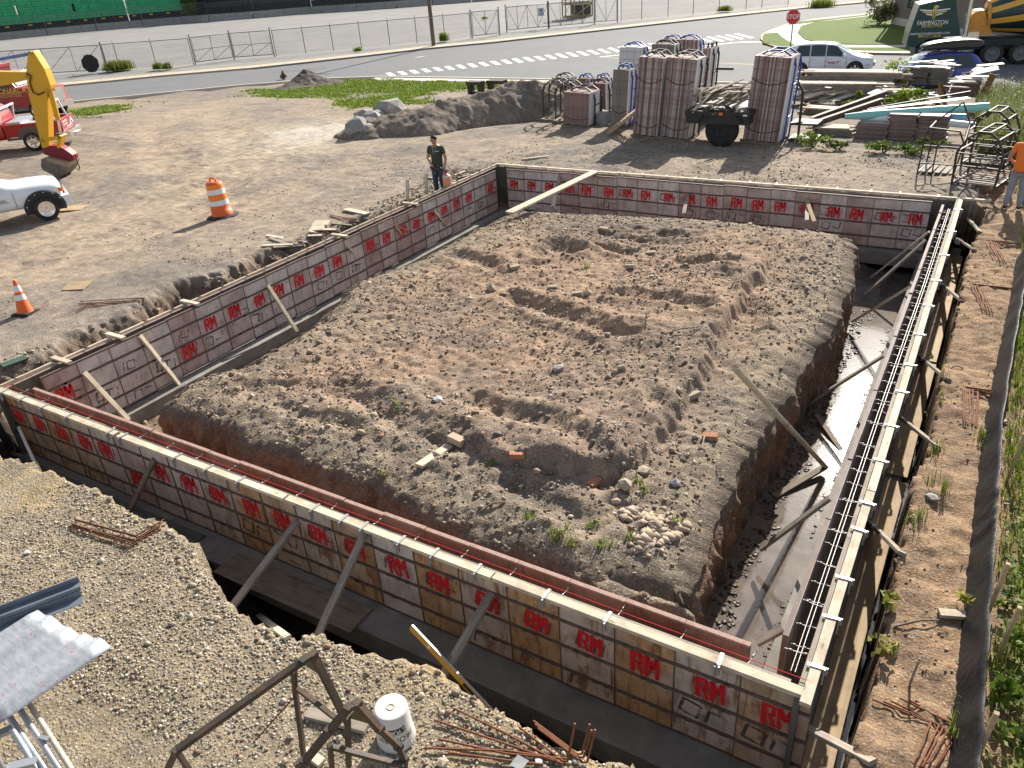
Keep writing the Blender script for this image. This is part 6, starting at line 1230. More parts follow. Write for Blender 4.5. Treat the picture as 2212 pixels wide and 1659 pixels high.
p, q = at(*D(700,985), .35), at(*D(1915,902), .62); b = MB(); d = nrm(q - p); b.lathe([(.085,0),(.13,.6),(.13,np.linalg.norm(q-p))], 24, 0, p, d); b.lathe([(.13,0),(.112,0),(.112,-.9)], 24, 1, q, d); tag(b.build("teal_pipe", [TEAL, mat("pipe_inside", (.05,.12,.12), .6)]), "long teal plastic pipe lying across the flat panel stack", "pipe")
WPVC = mat("white_pvc", (.68,.72,.74), .35, .05, 4, 0)
for pa, pb, z_, lab in ((D(820,985), D(1070,998), .32, "short white pipe beside the teal pipe"), (D(1590,1040), D(1800,1062), .3, "white pipe end sticking out right of the flat stack"), (D(1600,985), D(1730,990), .4, "pale blue pipe end right of the flat stack")):
    b = MB(); b.tube([at(*pa, z_), at(*pb, z_)], .1, 14); tag(b.build("white_pipe", WPVC if 'white' in lab else mat("blue_pvc", (.12,.3,.5), .4, .1)), lab, "pipe")
BROWN = mat("brown_beam", (.10,.06,.042), .7, .3, 6, .2, 30, 0, (.16,.12,.09), .5, 4); OCHRE = mat("ochre_beam", (.28,.16,.05), .6, .25, 5, .2, 30, 0, (.15,.08,.04), .5, 4)
def ibeam(p, q, h_, m, lab):
    p, q = np.array(p), np.array(q); d = nrm(q-p); y = nrm(np.cross((0,0,1), d)) if abs(d[2]) < .9 else np.array([0,1.,0]); z = np.cross(d, y); b = MB(); L_ = np.linalg.norm(q-p); c_ = (p+q)/2
    b.frame(c_, d, y, z, (L_, .02, h_)); b.frame(c_ + z*h_/2, d, y, z, (L_, .14, .02)); b.frame(c_ - z*h_/2, d, y, z, (L_, .14, .02)); tag(b.build("steel_beam", m), lab, "beam")
ibeam(at(*D(410,1015), .12), at(*D(1045,785), .3), .16, BROWN, "upper brown beam slanting over the low pile")
ibeam(at(*D(430,1050), .08), at(*D(1010,850), .2), .16, BROWN, "lower brown beam slanting over the low pile")
ibeam(at(*D(1495,725), .75), at(*D(1555,865), -.2), .2, OCHRE, "short ochre beam standing on end right of the bushes")
ibeam(at(*D(1955,625), .8), at(*D(1825,865), -.2), .2, OCHRE, "long ochre beam leaning by the tall weeds")
p, q = at(*D(900,930), .3), at(*D(1750,825), .55); b = MB(); b.beam(p, q, .35, .02); b.beam(p + np.array([0,.0,.05]), q + np.array([0,0,.2]), .05, .03); tag(b.build("black_sheet", BLACKP), "black trough strip lying behind the teal pipe", "strip")
for i, (pa, pb) in enumerate(((D(1330,790), D(1620,830)), (D(1340,810), D(1500,775)), (D(1490,770), D(1640,840)))): b = MB(); b.tube([at(*pa, -.1), at(*pb, -.1)], .04, 8); tag(b.build("grey_pipe", ALU), "grey metal pipe behind the teal pipe", "pipe", "grey pipes behind the teal pipe")
# dark steel stand left of the flat stack
a = gnd(*D(200,1195)); root = thing("steel_stand", a, "black steel stand beside the lone tall rack's pale side", "stand"); 
b = MB(); b.beam((.35,.1,0),(.35,.1,1.55),.07,.07,(0,1,0)); b.beam((.35,.1,1.55),(.2,.1,1.75),.07,.07,(0,1,0)); b.build("post", DARKSTEEL, root, (0,0,0))
for z in (.55, 1.1): b = MB(); b.beam((.1,.05,z),(.45,.05,z+.06),.05,.05); b.build("arm", DARKSTEEL, root, (0,0,0))
b = MB(); b.bb(.05,.9,.1,.9,0,.08); b.bb(.05,.9,.1,.9,.5,.56); b.build("base", DARKSTEEL, root, (0,0,0))
# ------------------------------------------------------------------ vehicles
def plane_pt(u, v, p0, d):
    """meeting of a sight line with the upright plane through p0 along d; returns (along d, height)"""
    n_ = np.array([-d[1], d[0], 0]); r_ = ray(u, v); t = (np.asarray(p0) - O3) @ n_ / (r_ @ n_); q = O3 + t*r_; return np.array([(q - p0) @ np.array([d[0], d[1], 0]), q[2] - p0[2]])
def loft(root, st, m, name="body", sub=1):
    b = MB(); rings = []
    for (x, z0, zb, zt, wb, wt) in st:
        h = [(.86*wb, z0), (.985*wb, z0 + .1*(zb-z0)), (wb, z0 + .55*(zb-z0)), (.975*wb, zb), (wt + .3*(wb*.975-wt), zb + .62*(zt-zb)), (wt*.96, zt - .06*(zt-zb) - .01), (wt*.75, zt), (0, zt + .012)]
        r_ = [(x, y, z) for y, z in h] + [(x, -y, z) for y, z in h[-2::-1]]; rings.append(r_)
    n = len(rings[0]); vs = [p for r_ in rings for p in r_]; fs = [(i*n+j, (i+1)*n+j, (i+1)*n+(j+1)%n, i*n+(j+1)%n) for i in range(len(st)-1) for j in range(n)]
    b.add(vs, fs, 0, True); b.add(rings[0], [tuple(range(n))], 0, True); b.add(rings[-1], [tuple(range(n))[::-1]], 0, True)
    bm_ = b.mesh(name, m); bmx = bmesh.new(); bmx.from_mesh(bm_); bmesh.ops.remove_doubles(bmx, verts=bmx.verts, dist=1e-5); bmesh.ops.recalc_face_normals(bmx, faces=bmx.faces); bmx.to_mesh(bm_); bmx.free()
    o = bpy.data.objects.new(name, bm_); COL.objects.link(o); o.parent = root
    if sub: md = o.modifiers.new("smooth", 'SUBSURF'); md.levels = sub; md.render_levels = sub
    return o
def lerp_st(st, x):
    for a, c in zip(st[:-1], st[1:]):
        if a[0] <= x <= c[0]: k = (x-a[0])/(c[0]-a[0]+1e-9); return [a[i]*(1-k) + c[i]*k for i in range(6)]
    return st[-1]
def side_glass(root, st, x0, x1, s_, lo=.07, hi=.86, m=None, off=.016, n=5, slant0=0., slant1=0.):
    b = MB(); vs = []
    for i in range(n + 1):
        k = i/n
        for t in (lo, hi):
            x = (x0 + slant0*(t-lo))*(1-k) + (x1 + slant1*(t-lo))*k; _, z0, zb, zt, wb, wt = lerp_st(st, x); ym = wt + .3*(wb*.975-wt)
            y = (.975*wb)*(1 - t/.62) + ym*t/.62 if t < .62 else ym*(1-(t-.62)/.38) + wt*.96*(t-.62)/.38
            vs.append((x, s_*(y + off), zb + t*(zt-zb)))
    b.add(vs, [(2*i, 2*i+2, 2*i+3, 2*i+1) if s_ < 0 else (2*i, 2*i+1, 2*i+3, 2*i+2) for i in range(n)], 0, True); return b.build("window", m or GLASSD, root, (0,0,0))
def cross_glass(root, st, xa, xb, m=None, k=.84, off=.02, name="windscreen"):
    a, c = lerp_st(st, xa), lerp_st(st, xb); b = MB(); vs = []; dx = off if xa > xb else -off
    for (S_, x) in ((a, xa), (c, xb)):
        for t in np.linspace(-1, 1, 7): vs.append((x + dx - .1*t*t*(1 if xa > xb else -1)*.6, t*k*S_[5], S_[3] + .02 - .02*t*t))
    b.add(vs, [(i, i+1, 8+i, 7+i) for i in range(6)], 0, True); return b.build(name, m or GLASSD, root, (0,0,0))
def wheel(root, x, y, r, wd=.22, rim=None, s_=1, spokes=5, deep=.02):
    t = MB(); t.lathe([(.62*r,-wd/2),(.9*r,-wd/2-.005),(.975*r,-wd*.36),(r,-wd*.2),(r,wd*.2),(.975*r,wd*.36),(.9*r,wd/2+.005),(.62*r,wd/2)], 30, 0, (x, y, r), (0, s_, 0)); o = t.build("wheel", RUBBER, root, (0,0,0))
    b = MB(); b.lathe([(.001,wd/2-.05),(.12*r,wd/2-.02),(.2*r,wd/2-deep-.02),(.5*r,wd/2-deep-.03),(.6*r,wd/2),(.64*r,wd/2+.002)], 30, 0, (x,y,r), (0,s_,0))
    for i in range(spokes):
        a = i*2*math.pi/spokes + .3; b.frame((x + .38*r*math.cos(a), y + s_*(wd/2 - deep - .012), r + .38*r*math.sin(a)), (math.cos(a),0,math.sin(a)), (0,1,0), (-math.sin(a),0,math.cos(a)), (.4*r,.02,.13*r))
    b.build("rim", rim or CHROME, o); return o
def arch_dark(root, x, y, r, s_, m=None, name="wheel_arch", w_=.03):
    b = MB(); P = [(r*math.cos(a), r*math.sin(a)) for a in np.linspace(-.35, math.pi + .35, 22)]; b.prism(P, (x, y, r*.83), (1,0,0), (0,0,1), (0,s_,0), w_); return b.build(name, m or BLACKP, root, (0,0,0))
def at_dir(p, q): d = np.asarray(q) - np.asarray(p); return nrm(d[:2]), np.linalg.norm(d[:2])
CARW = mat("car_white", (.74,.76,.79), .22, .03, 3, 0, coat=.6); CARB = mat("car_blue", (.03,.06,.33), .25, .06, 3, 0, coat=.6); CARR = mat("truck_red", (.33,.018,.025), .28, .08, 3, 0, coat=.5); CARS = mat("car_silver", (.5,.52,.55), .25, .05, 3, 0, .4)
SUV = [(0,.48,.92,1.0,.78,.62),(.1,.38,1.0,1.18,.89,.66),(.32,.30,1.03,1.56,.92,.60),(.8,.28,1.02,1.65,.93,.64),(1.7,.27,1.0,1.68,.94,.66),(2.45,.27,.99,1.62,.94,.64),(2.65,.27,.985,1.54,.94,.64),(3.45,.27,.98,1.06,.93,.72),(4.05,.28,.88,.96,.92,.70),(4.42,.33,.74,.84,.86,.62),(4.56,.42,.66,.72,.72,.52)]
def suv(loc, rz, m, label, cat, extra=None, sc=1.):
    root = thing("parked_car", loc, label, cat, rz=rz); root.scale = (sc,)*3
    loft(root, SUV, m, sub=2)
    for s_ in (-1, 1):
        side_glass(root, SUV, .42, 1.28, s_, slant0=.35); side_glass(root, SUV, 1.34, 2.08, s_); side_glass(root, SUV, 2.14, 3.1, s_, slant1=-.55)
        for x in (.85, 3.62): arch_dark(root, x, s_*.905, .43, s_); wheel(root, x, s_*.84, .36, .24, CHROME, s_, 5)
        b = MB(); b.bb(2.95, 3.1, s_*1.0-.09, s_*1.0+.09, 1.0, 1.14); b.build("mirror", m, root, (0,0,0))
        b = MB(); b.bb(1.32, 1.335, s_*.955-.006, s_*.955+.006, .42, 1.0); b.bb(2.11, 2.125, s_*.955-.006, s_*.955+.006, .42, 1.0); b.bb(3.15,3.165, s_*.948-.006, s_*.948+.006, .5, .95); b.build("door_gap", BLACKP, root, (0,0,0))
        for x in (1.45, 2.25): b = MB(); b.bb(x, x+.2, s_*.965-.012, s_*.965+.012, .88, .92); b.build("door_handle", m, root, (0,0,0))
        b = MB(); b.bb(.8, 3.7, s_*.915-.02, s_*.915+.02, .27, .40); b.build("side_sill", BLACKP, root, (0,0,0))
        b = MB(); b.frame((4.28, s_*.74, .80), (.8,-.5*s_,-.2), (.5*s_,.85,0), (0,0,1), (.42,.05,.14)); b.build("headlight", CHROME, root, (0,0,0))
        b = MB(); b.frame((.10, s_*.82, 1.05), (.3,.2*s_,.9), (-.2*s_,.97,0), (0,1,0), (.3,.1,.1)); b.build("tail_light", mat("tail_red", (.6,.03,.02), .2), root, (0,0,0))
    cross_glass(root, SUV, 3.38, 2.62, mat("windscreen_glass", (.28,.38,.38), .07, .1, 2, 0, spec=.9)); cross_glass(root, SUV, .12, .34, name="rear_window")
    b = MB(); b.bb(4.5, 4.585, -.45, .45, .45, .64); b.build("grille", BLACKP, root, (0,0,0))
    return root
p, q = at(*D(318,590), ZR + .36), at(*D(782,582), ZR + .36); d, L_ = at_dir(p, q); rzv = math.atan2(d[1], d[0]); k = L_/2.77
o_ = np.array([p[0], p[1], ZR + .006]) - np.array([*(d*.85*k), 0]) + np.array([-d[1], d[0], 0])*.84*k
wsuv = suv(o_, rzv, CARW, "white company car with red letters on its door, behind the lumber piles", "car", sc=k)
REDL = mat("logo_red", (.5,.02,.03), .5); GREYL = mat("logo_grey", (.2,.22,.28), .5); GOLD = mat("logo_gold", (.75,.5,.12), .5)
lettering("MRT", .2, REDL, wsuv, (2.5, -.985, .70), shear=.25, sx=1.4); lettering("204", .11, GREYL, wsuv, (4.22, -.93, .55)); lettering("Environmental & Civil Contractors", .062, GREYL, wsuv, (2.5,-.985,.56)); lettering("SUPERVISION", .075, GREYL, wsuv, (3.52,-.975,.86))
b = MB(); b.bb(2.1, 2.3, -.983, -.98, .79, .805); b.bb(2.7, 2.92, -.983, -.98, .79, .805); b.build("logo_stroke", REDL, wsuv, (0,0,0))
# blue car with the roof box
p, q = at(*D(955,600), ZR + .78), at(*D(1866,520), ZR + .9); d, L_ = at_dir(p, q); k = L_/4.56; f = -d
bsuv = suv(np.array([q[0], q[1], ZR + .006]) + np.array([f[1], -f[0], 0])*.6 + np.array([.1,-1.5,-.12]), math.atan2(f[1], f[0]), CARB, "blue car carrying a dark roof box, behind the dark panel stack", "car", sc=k*.95)
b = MB(); [b.tube([(.5,s_*.52,1.66),(.7,s_*.54,1.74),(2.3,s_*.54,1.75),(2.5,s_*.52,1.66)], .025, 6) for s_ in (-1,1)]; b.beam((.9,-.56,1.76),(.9,.56,1.76),.06,.04); b.beam((2.0,-.56,1.76),(2.0,.56,1.76),.06,.04); b.build("roof_rail", BLACKP, bsuv, (0,0,0))
BOX = [(-.05,1.86,1.93,1.98,.3,.25),(.15,1.80,1.98,2.10,.42,.36),(.8,1.79,2.0,2.16,.45,.38),(1.8,1.79,2.0,2.15,.45,.38),(2.35,1.80,1.96,2.06,.42,.34),(2.6,1.84,1.9,1.95,.3,.24)]
loft(bsuv, BOX, mat("roof_box_black", (.035,.03,.028), .35, .1), "roof_box", 2)
# ---- concrete mixer truck
GRN = mat("mixer_green", (.018,.055,.042), .4, .12, 3, .04, 20, 0, (.06,.08,.07), .3, 2); ORG = mat("mixer_orange", (.62,.27,.04), .5, .15, 5, .05)
w1, w2 = at(*D(1945,455), ZR + .55), at(*D(2185,448), ZR + .55); d2, L_ = at_dir(w1, w2); d = np.array([*d2, 0]); p0 = np.array([w1[0], w1[1], ZR]); 
root = thing("mixer_truck", p0, "green concrete mixer truck with eagle emblem and yellow striped drum", "truck", rz=math.atan2(d2[1], d2[0])); sc_ = L_/1.4
def mp_(a, c): return plane_pt(*D(a, c), p0, d2)
P = [mp_(*t) for t in ((1215,400),(1240,290),(1330,42),(1420,20),(1640,-25),(1650,120),(1680,300),(1400,330),(1290,395))]
b = MB(); b.prism(P, (0,.0,0), (1,0,0), (0,0,1), (0,1,0), 2.2); b.build("engine_cover", GRN, root, (0,0,0))
a, c = mp_(1330,330), mp_(2212,345); b = MB(); b.bb(a[0], a[0] + 11, .4, 2.0, .75, 1.22); b.bb(mp_(1640,0)[0], mp_(1640,0)[0]+9, .05, .3, .95, 1.25); b.bb(a[0]-.1, a[0]+.1, .1, 2.1, .45, .95); b.build("chassis", mat("chassis_dark", (.02,.03,.027), .6), root, (0,0,0))
b = MB(); b.prism([mp_(*t) for t in ((1745,305),(1760,150),(1830,100),(1900,90),(1925,200),(1965,305))], (0,.5,0), (1,0,0), (0,0,1), (0,1,0), 1.2); b.build("drum_pedestal", ORG, root, (0,0,0)); a = mp_(1740,200); b = MB(); b.tube([(a[0],.35,1.2),(a[0],.35,4.6)], .12, 12); b.build("exhaust_pipe", CHROME, root, (0,0,0)); a = mp_(1800,270); b = MB(); b.bb(a[0]-.25,a[0]+.25,.3,.7,1.25,1.6); b.build("water_pump", CHROME, root, (0,0,0))
def stripe_mat():
    m, n, l, p_ = newmat("striped_drum"); tc = n.new("ShaderNodeTexCoord"); s = n.new("ShaderNodeSeparateXYZ"); l.new(tc.outputs["Object"], s.inputs[0])
    an = math_(n, l, 'ARCTAN2', s.outputs[1], s.outputs[2]); f = math_(n, l, 'FRACT', math_(n, l, 'ADD', math_(n, l, 'MULTIPLY', an, 1.43), math_(n, l, 'MULTIPLY', s.outputs[0], -.16)))
    tp = math_(n, l, 'MULTIPLY_ADD', s.outputs[0], -.085, .50); l.new(mixc(n, l, (.012,.035,.03), (.72,.38,.05), math_(n, l, 'LESS_THAN', f, tp)), p_.inputs["Base Color"]); p_.inputs["Roughness"].default_value = .35; return m
a = mp_(1915,150); r0 = .75; b = MB(); b.lathe([(.001,0),(r0*.75,.0),(r0,.12),(1.22,1.9),(1.28,2.6),(1.22,3.6),(.62,5.6),(.5,6)], 40, 0, (0,0,0), (1,0,0)); o = b.build("drum", stripe_mat(), root, (a[0], 1.15, a[1])); o.rotation_euler = (0,-.13,0)
b = MB(); b.lathe([(r0+.02,.02),(r0+.05,.05),(r0+.05,.16),(r0+.02,.19)], 40, 0, (0,0,0), (1,0,0)); o2 = b.build("drum_ring", ORG, root, (a[0], 1.15, a[1])); o2.rotation_euler = (0,-.13,0)
for x in (0., 1.4*sc_, 2.8*sc_, 6.2):
    for y, s_ in ((.16,-1),(2.04,1)): wheel(root, x, y, .54, .32, mat("wheel_grey", (.16,.17,.17), .5, .2), s_, 8, .1)
b = MB(); b.bb(7, 9.4, .05, 2.15, .8, 2.9); b.build("cab", GRN, root, (0,0,0))
e = mp_(1455,120); ex_, ez = e; lettering("FARMINGTON", .30, WPAINT, root, (mp_(1440,193)[0], -.012, mp_(1440,193)[1]), sx=.75); lettering("READYMIX", .2, GOLD, root, (mp_(1435,220)[0], -.012, mp_(1435,220)[1])); lettering("FARMINGTONREADYMIX.COM", .15, WPAINT, root, (mp_(1415,284)[0], -.012, mp_(1415,284)[1]), sx=.9); lettering("860-677-2626", .22, GOLD, root, (mp_(1415,303)[0], -.012, mp_(1415,303)[1]), sx=.85)
b = MB()
for s_ in (-1,1):
    for i, (w_, z_) in enumerate(((.72,.2),(.58,.1),(.42,.0))): b.prism([(s_*.1,z_),(s_*w_,z_+.05),(s_*(w_-.06),z_-.01),(s_*.1,z_-.07)], (ex_,-.016,ez), (1,0,0), (0,0,1), (0,1,0), .012, i % 2)
b.prism([(-.09,.25),(.09,.25),(.07,-.1),(0,-.42),(-.07,-.1)], (ex_,-.016,ez), (1,0,0), (0,0,1), (0,1,0), .012, 1); b.prism([(-.03,.12),(.03,.12),(.02,-.35),(-.02,-.35)], (ex_,-.02,ez), (1,0,0), (0,0,1), (0,1,0), .003, 2); b.prism([(-.08,.26),(-.04,.4),(.08,.42),(.2,.34),(.09,.3),(.09,.26)], (ex_,-.016,ez), (1,0,0), (0,0,1), (0,1,0), .012, 1)
b.build("eagle_emblem", [WPAINT, GOLD, GRN], root, (0,0,0))
# ---- red pickup with silver rack
pw_ = gnd(*A(325,1312)); ra, rb = at(*A(60,1052), pw_[2] + 1.08), at(*A(520,1005), pw_[2] + 1.08); d2, _ = at_dir(rb, ra)
root = thing("red_pickup", (pw_[0], pw_[1], pw_[2]), "red pickup truck with a silver bed rack, behind the yellow digger arm", "pickup truck", rz=math.atan2(d2[1], d2[0])); W2 = 1.95   # x forward (to the left), +y its near side
# near side wheel at origin: body spans y from -W2 to .1
yc = -W2/2 + .06
b = MB()
for s_, yy in ((1, .06), (-1, .06 - W2)): b.prism([(-1.25,.62),(-.5,.62),(-.42,.85),(-.2,.98),(.2,.98),(.42,.85),(.5,.62),(.95,.62),(.95,1.12),(-1.2,1.12)], (0,yy,0), (1,0,0), (0,0,1), (0,-s_,0), .09)
b.bb(-1.2, .95, .06 - W2 + .09, -.03, .62, .72); b.build("bed", CARR, root, (0,0,0))
b = MB(); b.prism([(-1.3,.6),(-.52,.6),(-.46,.82),(-.2,1.0),(.2,1.0),(.46,.82),(.52,.6),(.95,.6),(.95,.5),(-1.3,.5)], (0,.075,0), (1,0,0), (0,0,1), (0,-1,0), .02); b.build("cladding", mat("cladding_grey", (.10,.09,.085), .6), root, (0,0,0))
tg = MB(); tg.bb(-1.28,-1.2,.06 - W2, .06, .66, 1.14); tgo = tg.build("tailgate", CARR, root, (0,0,0))
for yy, zz, s__, ww in ((yc + .45, 1.0, .13, "EXCAVATION"), (yc + .45, .88, .09, "SEPTIC SITE WORK"), (yc - .1, .76, .09, "MONARCA EXCAVATION")): lettering(ww, s__, WPAINT, root, (-1.285, yy, zz), (math.pi/2,0,-math.pi/2), sx=.8)
b = MB(); b.prism([(-.3,0),(.0,.3),(.3,0),(.2,0),(0,.18),(-.2,0)], (-1.286, yc - .5, .78), (0,-1,0), (0,0,1), (-1,0,0), .003); b.build("roof_logo", WPAINT, root, (0,0,0))
b = MB(); b.bb(-1.5,-1.29,.0 - W2 + .1, .02, .42, .62); b.bb(-1.62,-1.5,yc-.3,yc+.3,.42,.5); b.build("rear_bumper", CHROME, root, (0,0,0))
CAB = [(.97,.5,1.12,1.2,.96,.8),(1.02,.5,1.15,1.82,.97,.74),(1.4,.5,1.15,1.88,.97,.76),(2.5,.5,1.15,1.86,.97,.74),(3.2,.5,1.12,1.22,.96,.8),(4.1,.52,1.08,1.15,.95,.8),(4.5,.55,.95,1.0,.9,.75)]
hold = bpy.data.objects.new("cab", None); o = loft(root, CAB, CARR, "cab", 1); o.location = (0, yc, 0); bpy.data.objects.remove(hold)
for s_ in (-1, 1): g = side_glass(root, CAB, 1.15, 1.9, s_); g.location = (0,yc,0); g = side_glass(root, CAB, 1.96, 2.8, s_, slant1=-.4); g.location = (0,yc,0)
for x in (0, 3.5):
    for y, s_ in ((-.02,1),(.14 - W2,-1)): wheel(root, x, y, .39, .26, CHROME, s_, 6)
for x, z in ((-1.05,1.0),(1.05,1.0)):
    b = MB()
    for yy in (-.04, .16 - W2): b.beam((x,yy,1.1), (x - .15*(1 if x < 0 else -1)*-1,yy,1.75), .06, .05, (0,1,0))
    x_ = x + .15*(1 if x < 0 else -1); b.beam((x_,-.0,1.76), (x_,.12 - W2,1.76), .08, .06); b.build("bed_rack", mat("rack_silver", (.62,.64,.66), .35, .1, 5, 0, .5), root, (0,0,0))
b = MB(); b.bb(.3, .85, .1 - W2, -.05, .9, 1.2); b.bb(-.4,.25,.3 - W2,-.4,.74,1.0); b.build("tool_box", ALU, root, (0,0,0))
for i in range(6): lettering(("MONARCA","EXCAVATION","SEPTIC","SITE WORK","DRAINAGE","TRUCKING")[i], .1, WPAINT, root, (1.55, .06, 1.05 - .1*i), (math.pi/2,0,math.pi), sx=.9)
# ---- silver car beyond it, red tipper truck beyond that
sc0 = at(*A(430,990), -.45); s2 = suv(np.array([sc0[0] - .6, sc0[1] + 1.2, zat(sc0[0], sc0[1])]), math.atan2(d2[1], d2[0]) + .05, CARS, "silver car parked between the two red trucks", "car")
tp = at(*A(525,935), -.15); rz_ = math.atan2(-d2[1], -d2[0]) - .3; tp = tp - 3.0*np.array([math.cos(rz_), math.sin(rz_), 0]) - 1.1*np.array([-math.sin(rz_), math.cos(rz_), 0]); tp[2] = zat(tp[0], tp[1]) + 2.9
root = thing("red_tipper_truck", (tp[0], tp[1], zat(tp[0], tp[1])), "big dark red work truck lettered MONARCA behind the silver car", "truck", rz=rz_); ztop = 2.95
MAROON = mat("truck_maroon", (.16,.012,.02), .3, .1, 3, 0, coat=.4)
b = MB(); b.bb(-4.4, .05, 0, 2.3, .9, ztop - .25); b.build("tipper_body", MAROON, root, (0,0,0)); b = MB(); b.bb(-4.4,.1,-.03,2.33,ztop-.25,ztop - .1); b.build("body_rail", CARR, root, (0,0,0)); 
b = MB(); b.prism([(.15,.7),(.15,2.35),(.3,2.5),(1.1,2.45),(1.5,1.75),(2.9,1.55),(3.0,.7)], (0,.1,0), (1,0,0), (0,0,1), (0,1,0), 2.1); b.build("cab", CARR, root, (0,0,0)); b = MB(); b.bb(.4,1.1,.085,.098,1.7,2.25); b.build("window", GLASSD, root, (0,0,0)); b = MB(); b.prism([(1.12,2.38),(1.5,1.8),(1.53,1.82),(1.15,2.4)], (0,.25,0), (1,0,0), (0,0,1), (0,1,0), 1.8); b.build("windscreen", GLASSD, root, (0,0,0)); b = MB(); b.bb(3.0,3.08,.5,1.8,.8,1.5); b.build("grille", CHROME, root, (0,0,0)); b = MB(); b.bb(2.9,3.2,.1,2.2,.5,.75); b.build("bumper", CHROME, root, (0,0,0)); b = MB(); b.tube([(.1,.25,1),(.1,.25,3.0)], .08, 10); b.build("exhaust_stack", CHROME, root, (0,0,0))
for x in (-3.4,-2.2,2.3):
    for y, s_ in ((.2,-1),(2.1,1)): wheel(root, x, y, .5, .3, CHROME, s_, 6, .08)
dm_ = np.array([math.cos(rz_), math.sin(rz_)]); o0_ = np.array([tp[0], tp[1], zat(tp[0], tp[1])]); t1 = plane_pt(*A(85,793), o0_, dm_); t2 = plane_pt(*A(95,835), o0_, dm_); lettering("MONARCA", .42, GOLD, root, (t1[0],-.012,t1[1]), sx=.9); lettering("EXCAVATION", .22, GOLD, root, (t2[0],-.012,t2[1]), sx=.9)
b = MB(); b.bb(t1[0]-.5,t1[0]+.6,-.011,-.003,(t1[1]+t2[1])/2-.01,(t1[1]+t2[1])/2+.02); b.build("underline", GOLD, root, (0,0,0))
# ---- white pickup nose at the left edge
wc = gnd(*E(440,365)); sa, sb = at(*E(0,338), wc[2] + .42), at(*E(300,280), wc[2] + .42); d2, _ = at_dir(sa, sb)
root = thing("white_pickup", (wc[0], wc[1], wc[2]), "white pickup truck nose with black flared wheel arch at the left picture edge", "pickup truck", rz=math.atan2(d2[1], d2[0])); root.scale = (.8,.8,.8); ycw = 1.0 - .06
RAM = [(-5.0,.55,1.15,1.2,.98,.9),(-3.3,.55,1.15,1.2,.98,.9),(-3.25,.5,1.2,1.9,.98,.78),(-2.8,.5,1.2,1.98,.99,.80),(-1.7,.5,1.2,1.94,.99,.78),(-.95,.5,1.18,1.28,.98,.82),(-.5,.5,1.17,1.33,.97,.76),(.25,.52,1.14,1.31,.97,.74),(.58,.52,1.1,1.25,.96,.72),(.72,.56,1.02,1.17,.93,.68)]
o = loft(root, RAM, CARW, "body", 1); o.location = (0, ycw, 0)
for s_ in (-1, 1):
    g = side_glass(root, RAM, -2.9, -2.2, s_); g.location = (0,ycw,0); g = side_glass(root, RAM, -2.12, -1.25, s_, slant1=-.5); g.location = (0,ycw,0)
g = cross_glass(root, RAM, -.98, -1.68); g.location = (0,ycw,0)
for x in (0, -3.6):
    for y, s_ in ((.02,-1),(1.86,1)): wheel(root, x, y, .42, .27, CHROME, s_, 8, .0)
FL = mat("flare_black", (.025,.026,.03), .6, .15)
P = [(.66*math.cos(a), .60*math.sin(a)) for a in np.linspace(-.25, math.pi + .25, 20)]; Pi = [(.52*math.cos(a), .49*math.sin(a)) for a in np.linspace(-.25, math.pi + .25, 20)]
b = MB(); n = 20; o3 = np.array([0,-.10,.46]); vs = [(x, -.11, z + .46) for x, z in P] + [(x, -.13, z + .46) for x, z in Pi] + [(x, .12, z + .46) for x, z in Pi] + [(x*1.03, .04, z*1.03 + .46) for x, z in P]
b.add(vs, [(k*n + i, k*n + i + 1, ((k+1) % 4)*n + i + 1, ((k+1) % 4)*n + i) for k in range(4) for i in range(n-1)], 0, True); b.build("wheel_arch_flare", FL, root, (0,0,0))
b = MB(); b.prism([(.53*math.cos(a), .5*math.sin(a)) for a in np.linspace(-.3, math.pi+.3, 20)], (0,-.045,.46), (1,0,0), (0,0,1), (0,1,0), .05); b.build("arch_liner", BLACKP, root, (0,0,0))
b = MB(); [b.cyl((.59*math.cos(a), -.115, .46 + .545*math.sin(a)), (.59*math.cos(a), -.13, .46 + .545*math.sin(a)), .018, 8) for a in np.linspace(.5, 2.9, 6)]; b.build("flare_bolt", CHROME, root, (0,0,0))
b = MB(); b.bb(.58, .86, -.06, 1.94, .42, .76); b.build("front_bumper", CARW, root, (0,0,0))
b = MB(); b.frame((.62,.02,.98), (.9,-.4,0), (.4,.9,0), (0,0,1), (.2,.06,.14)); b.build("indicator", mat("amber_lens", (.85,.2,.02)), root, (0,0,0)); b = MB(); b.bb(.68,.76,.35,1.55,.72,1.0); b.build("grille", BLACKP, root, (0,0,0))
b = MB(); b.bb(-.86,-.85,-.045,-.03,.55,1.15); b.build("door_gap", BLACKP, root, (0,0,0)); b = MB(); b.frame((-1.5,-.2,1.3), (1,0,0), (0,1,0), (0,0,1), (.12,.2,.26)); b.build("mirror", BLACKP, root, (0,0,0))
lettering("Tedesca", .09, mat("logo_brown", (.3,.12,.1), .5), root, (-1.28,-.062,.95)); lettering("CONCRETE STEPS & WALKS", .035, BLACKP, root, (-1.28,-.062,.86)); b = MB(); b.bb(-1.5,-1.1,-.06,-.052,.895,.903); b.bb(-1.5,-1.47,-.06,-.052,.83,.9); b.build("logo_stroke", BLACKP, root, (0,0,0))
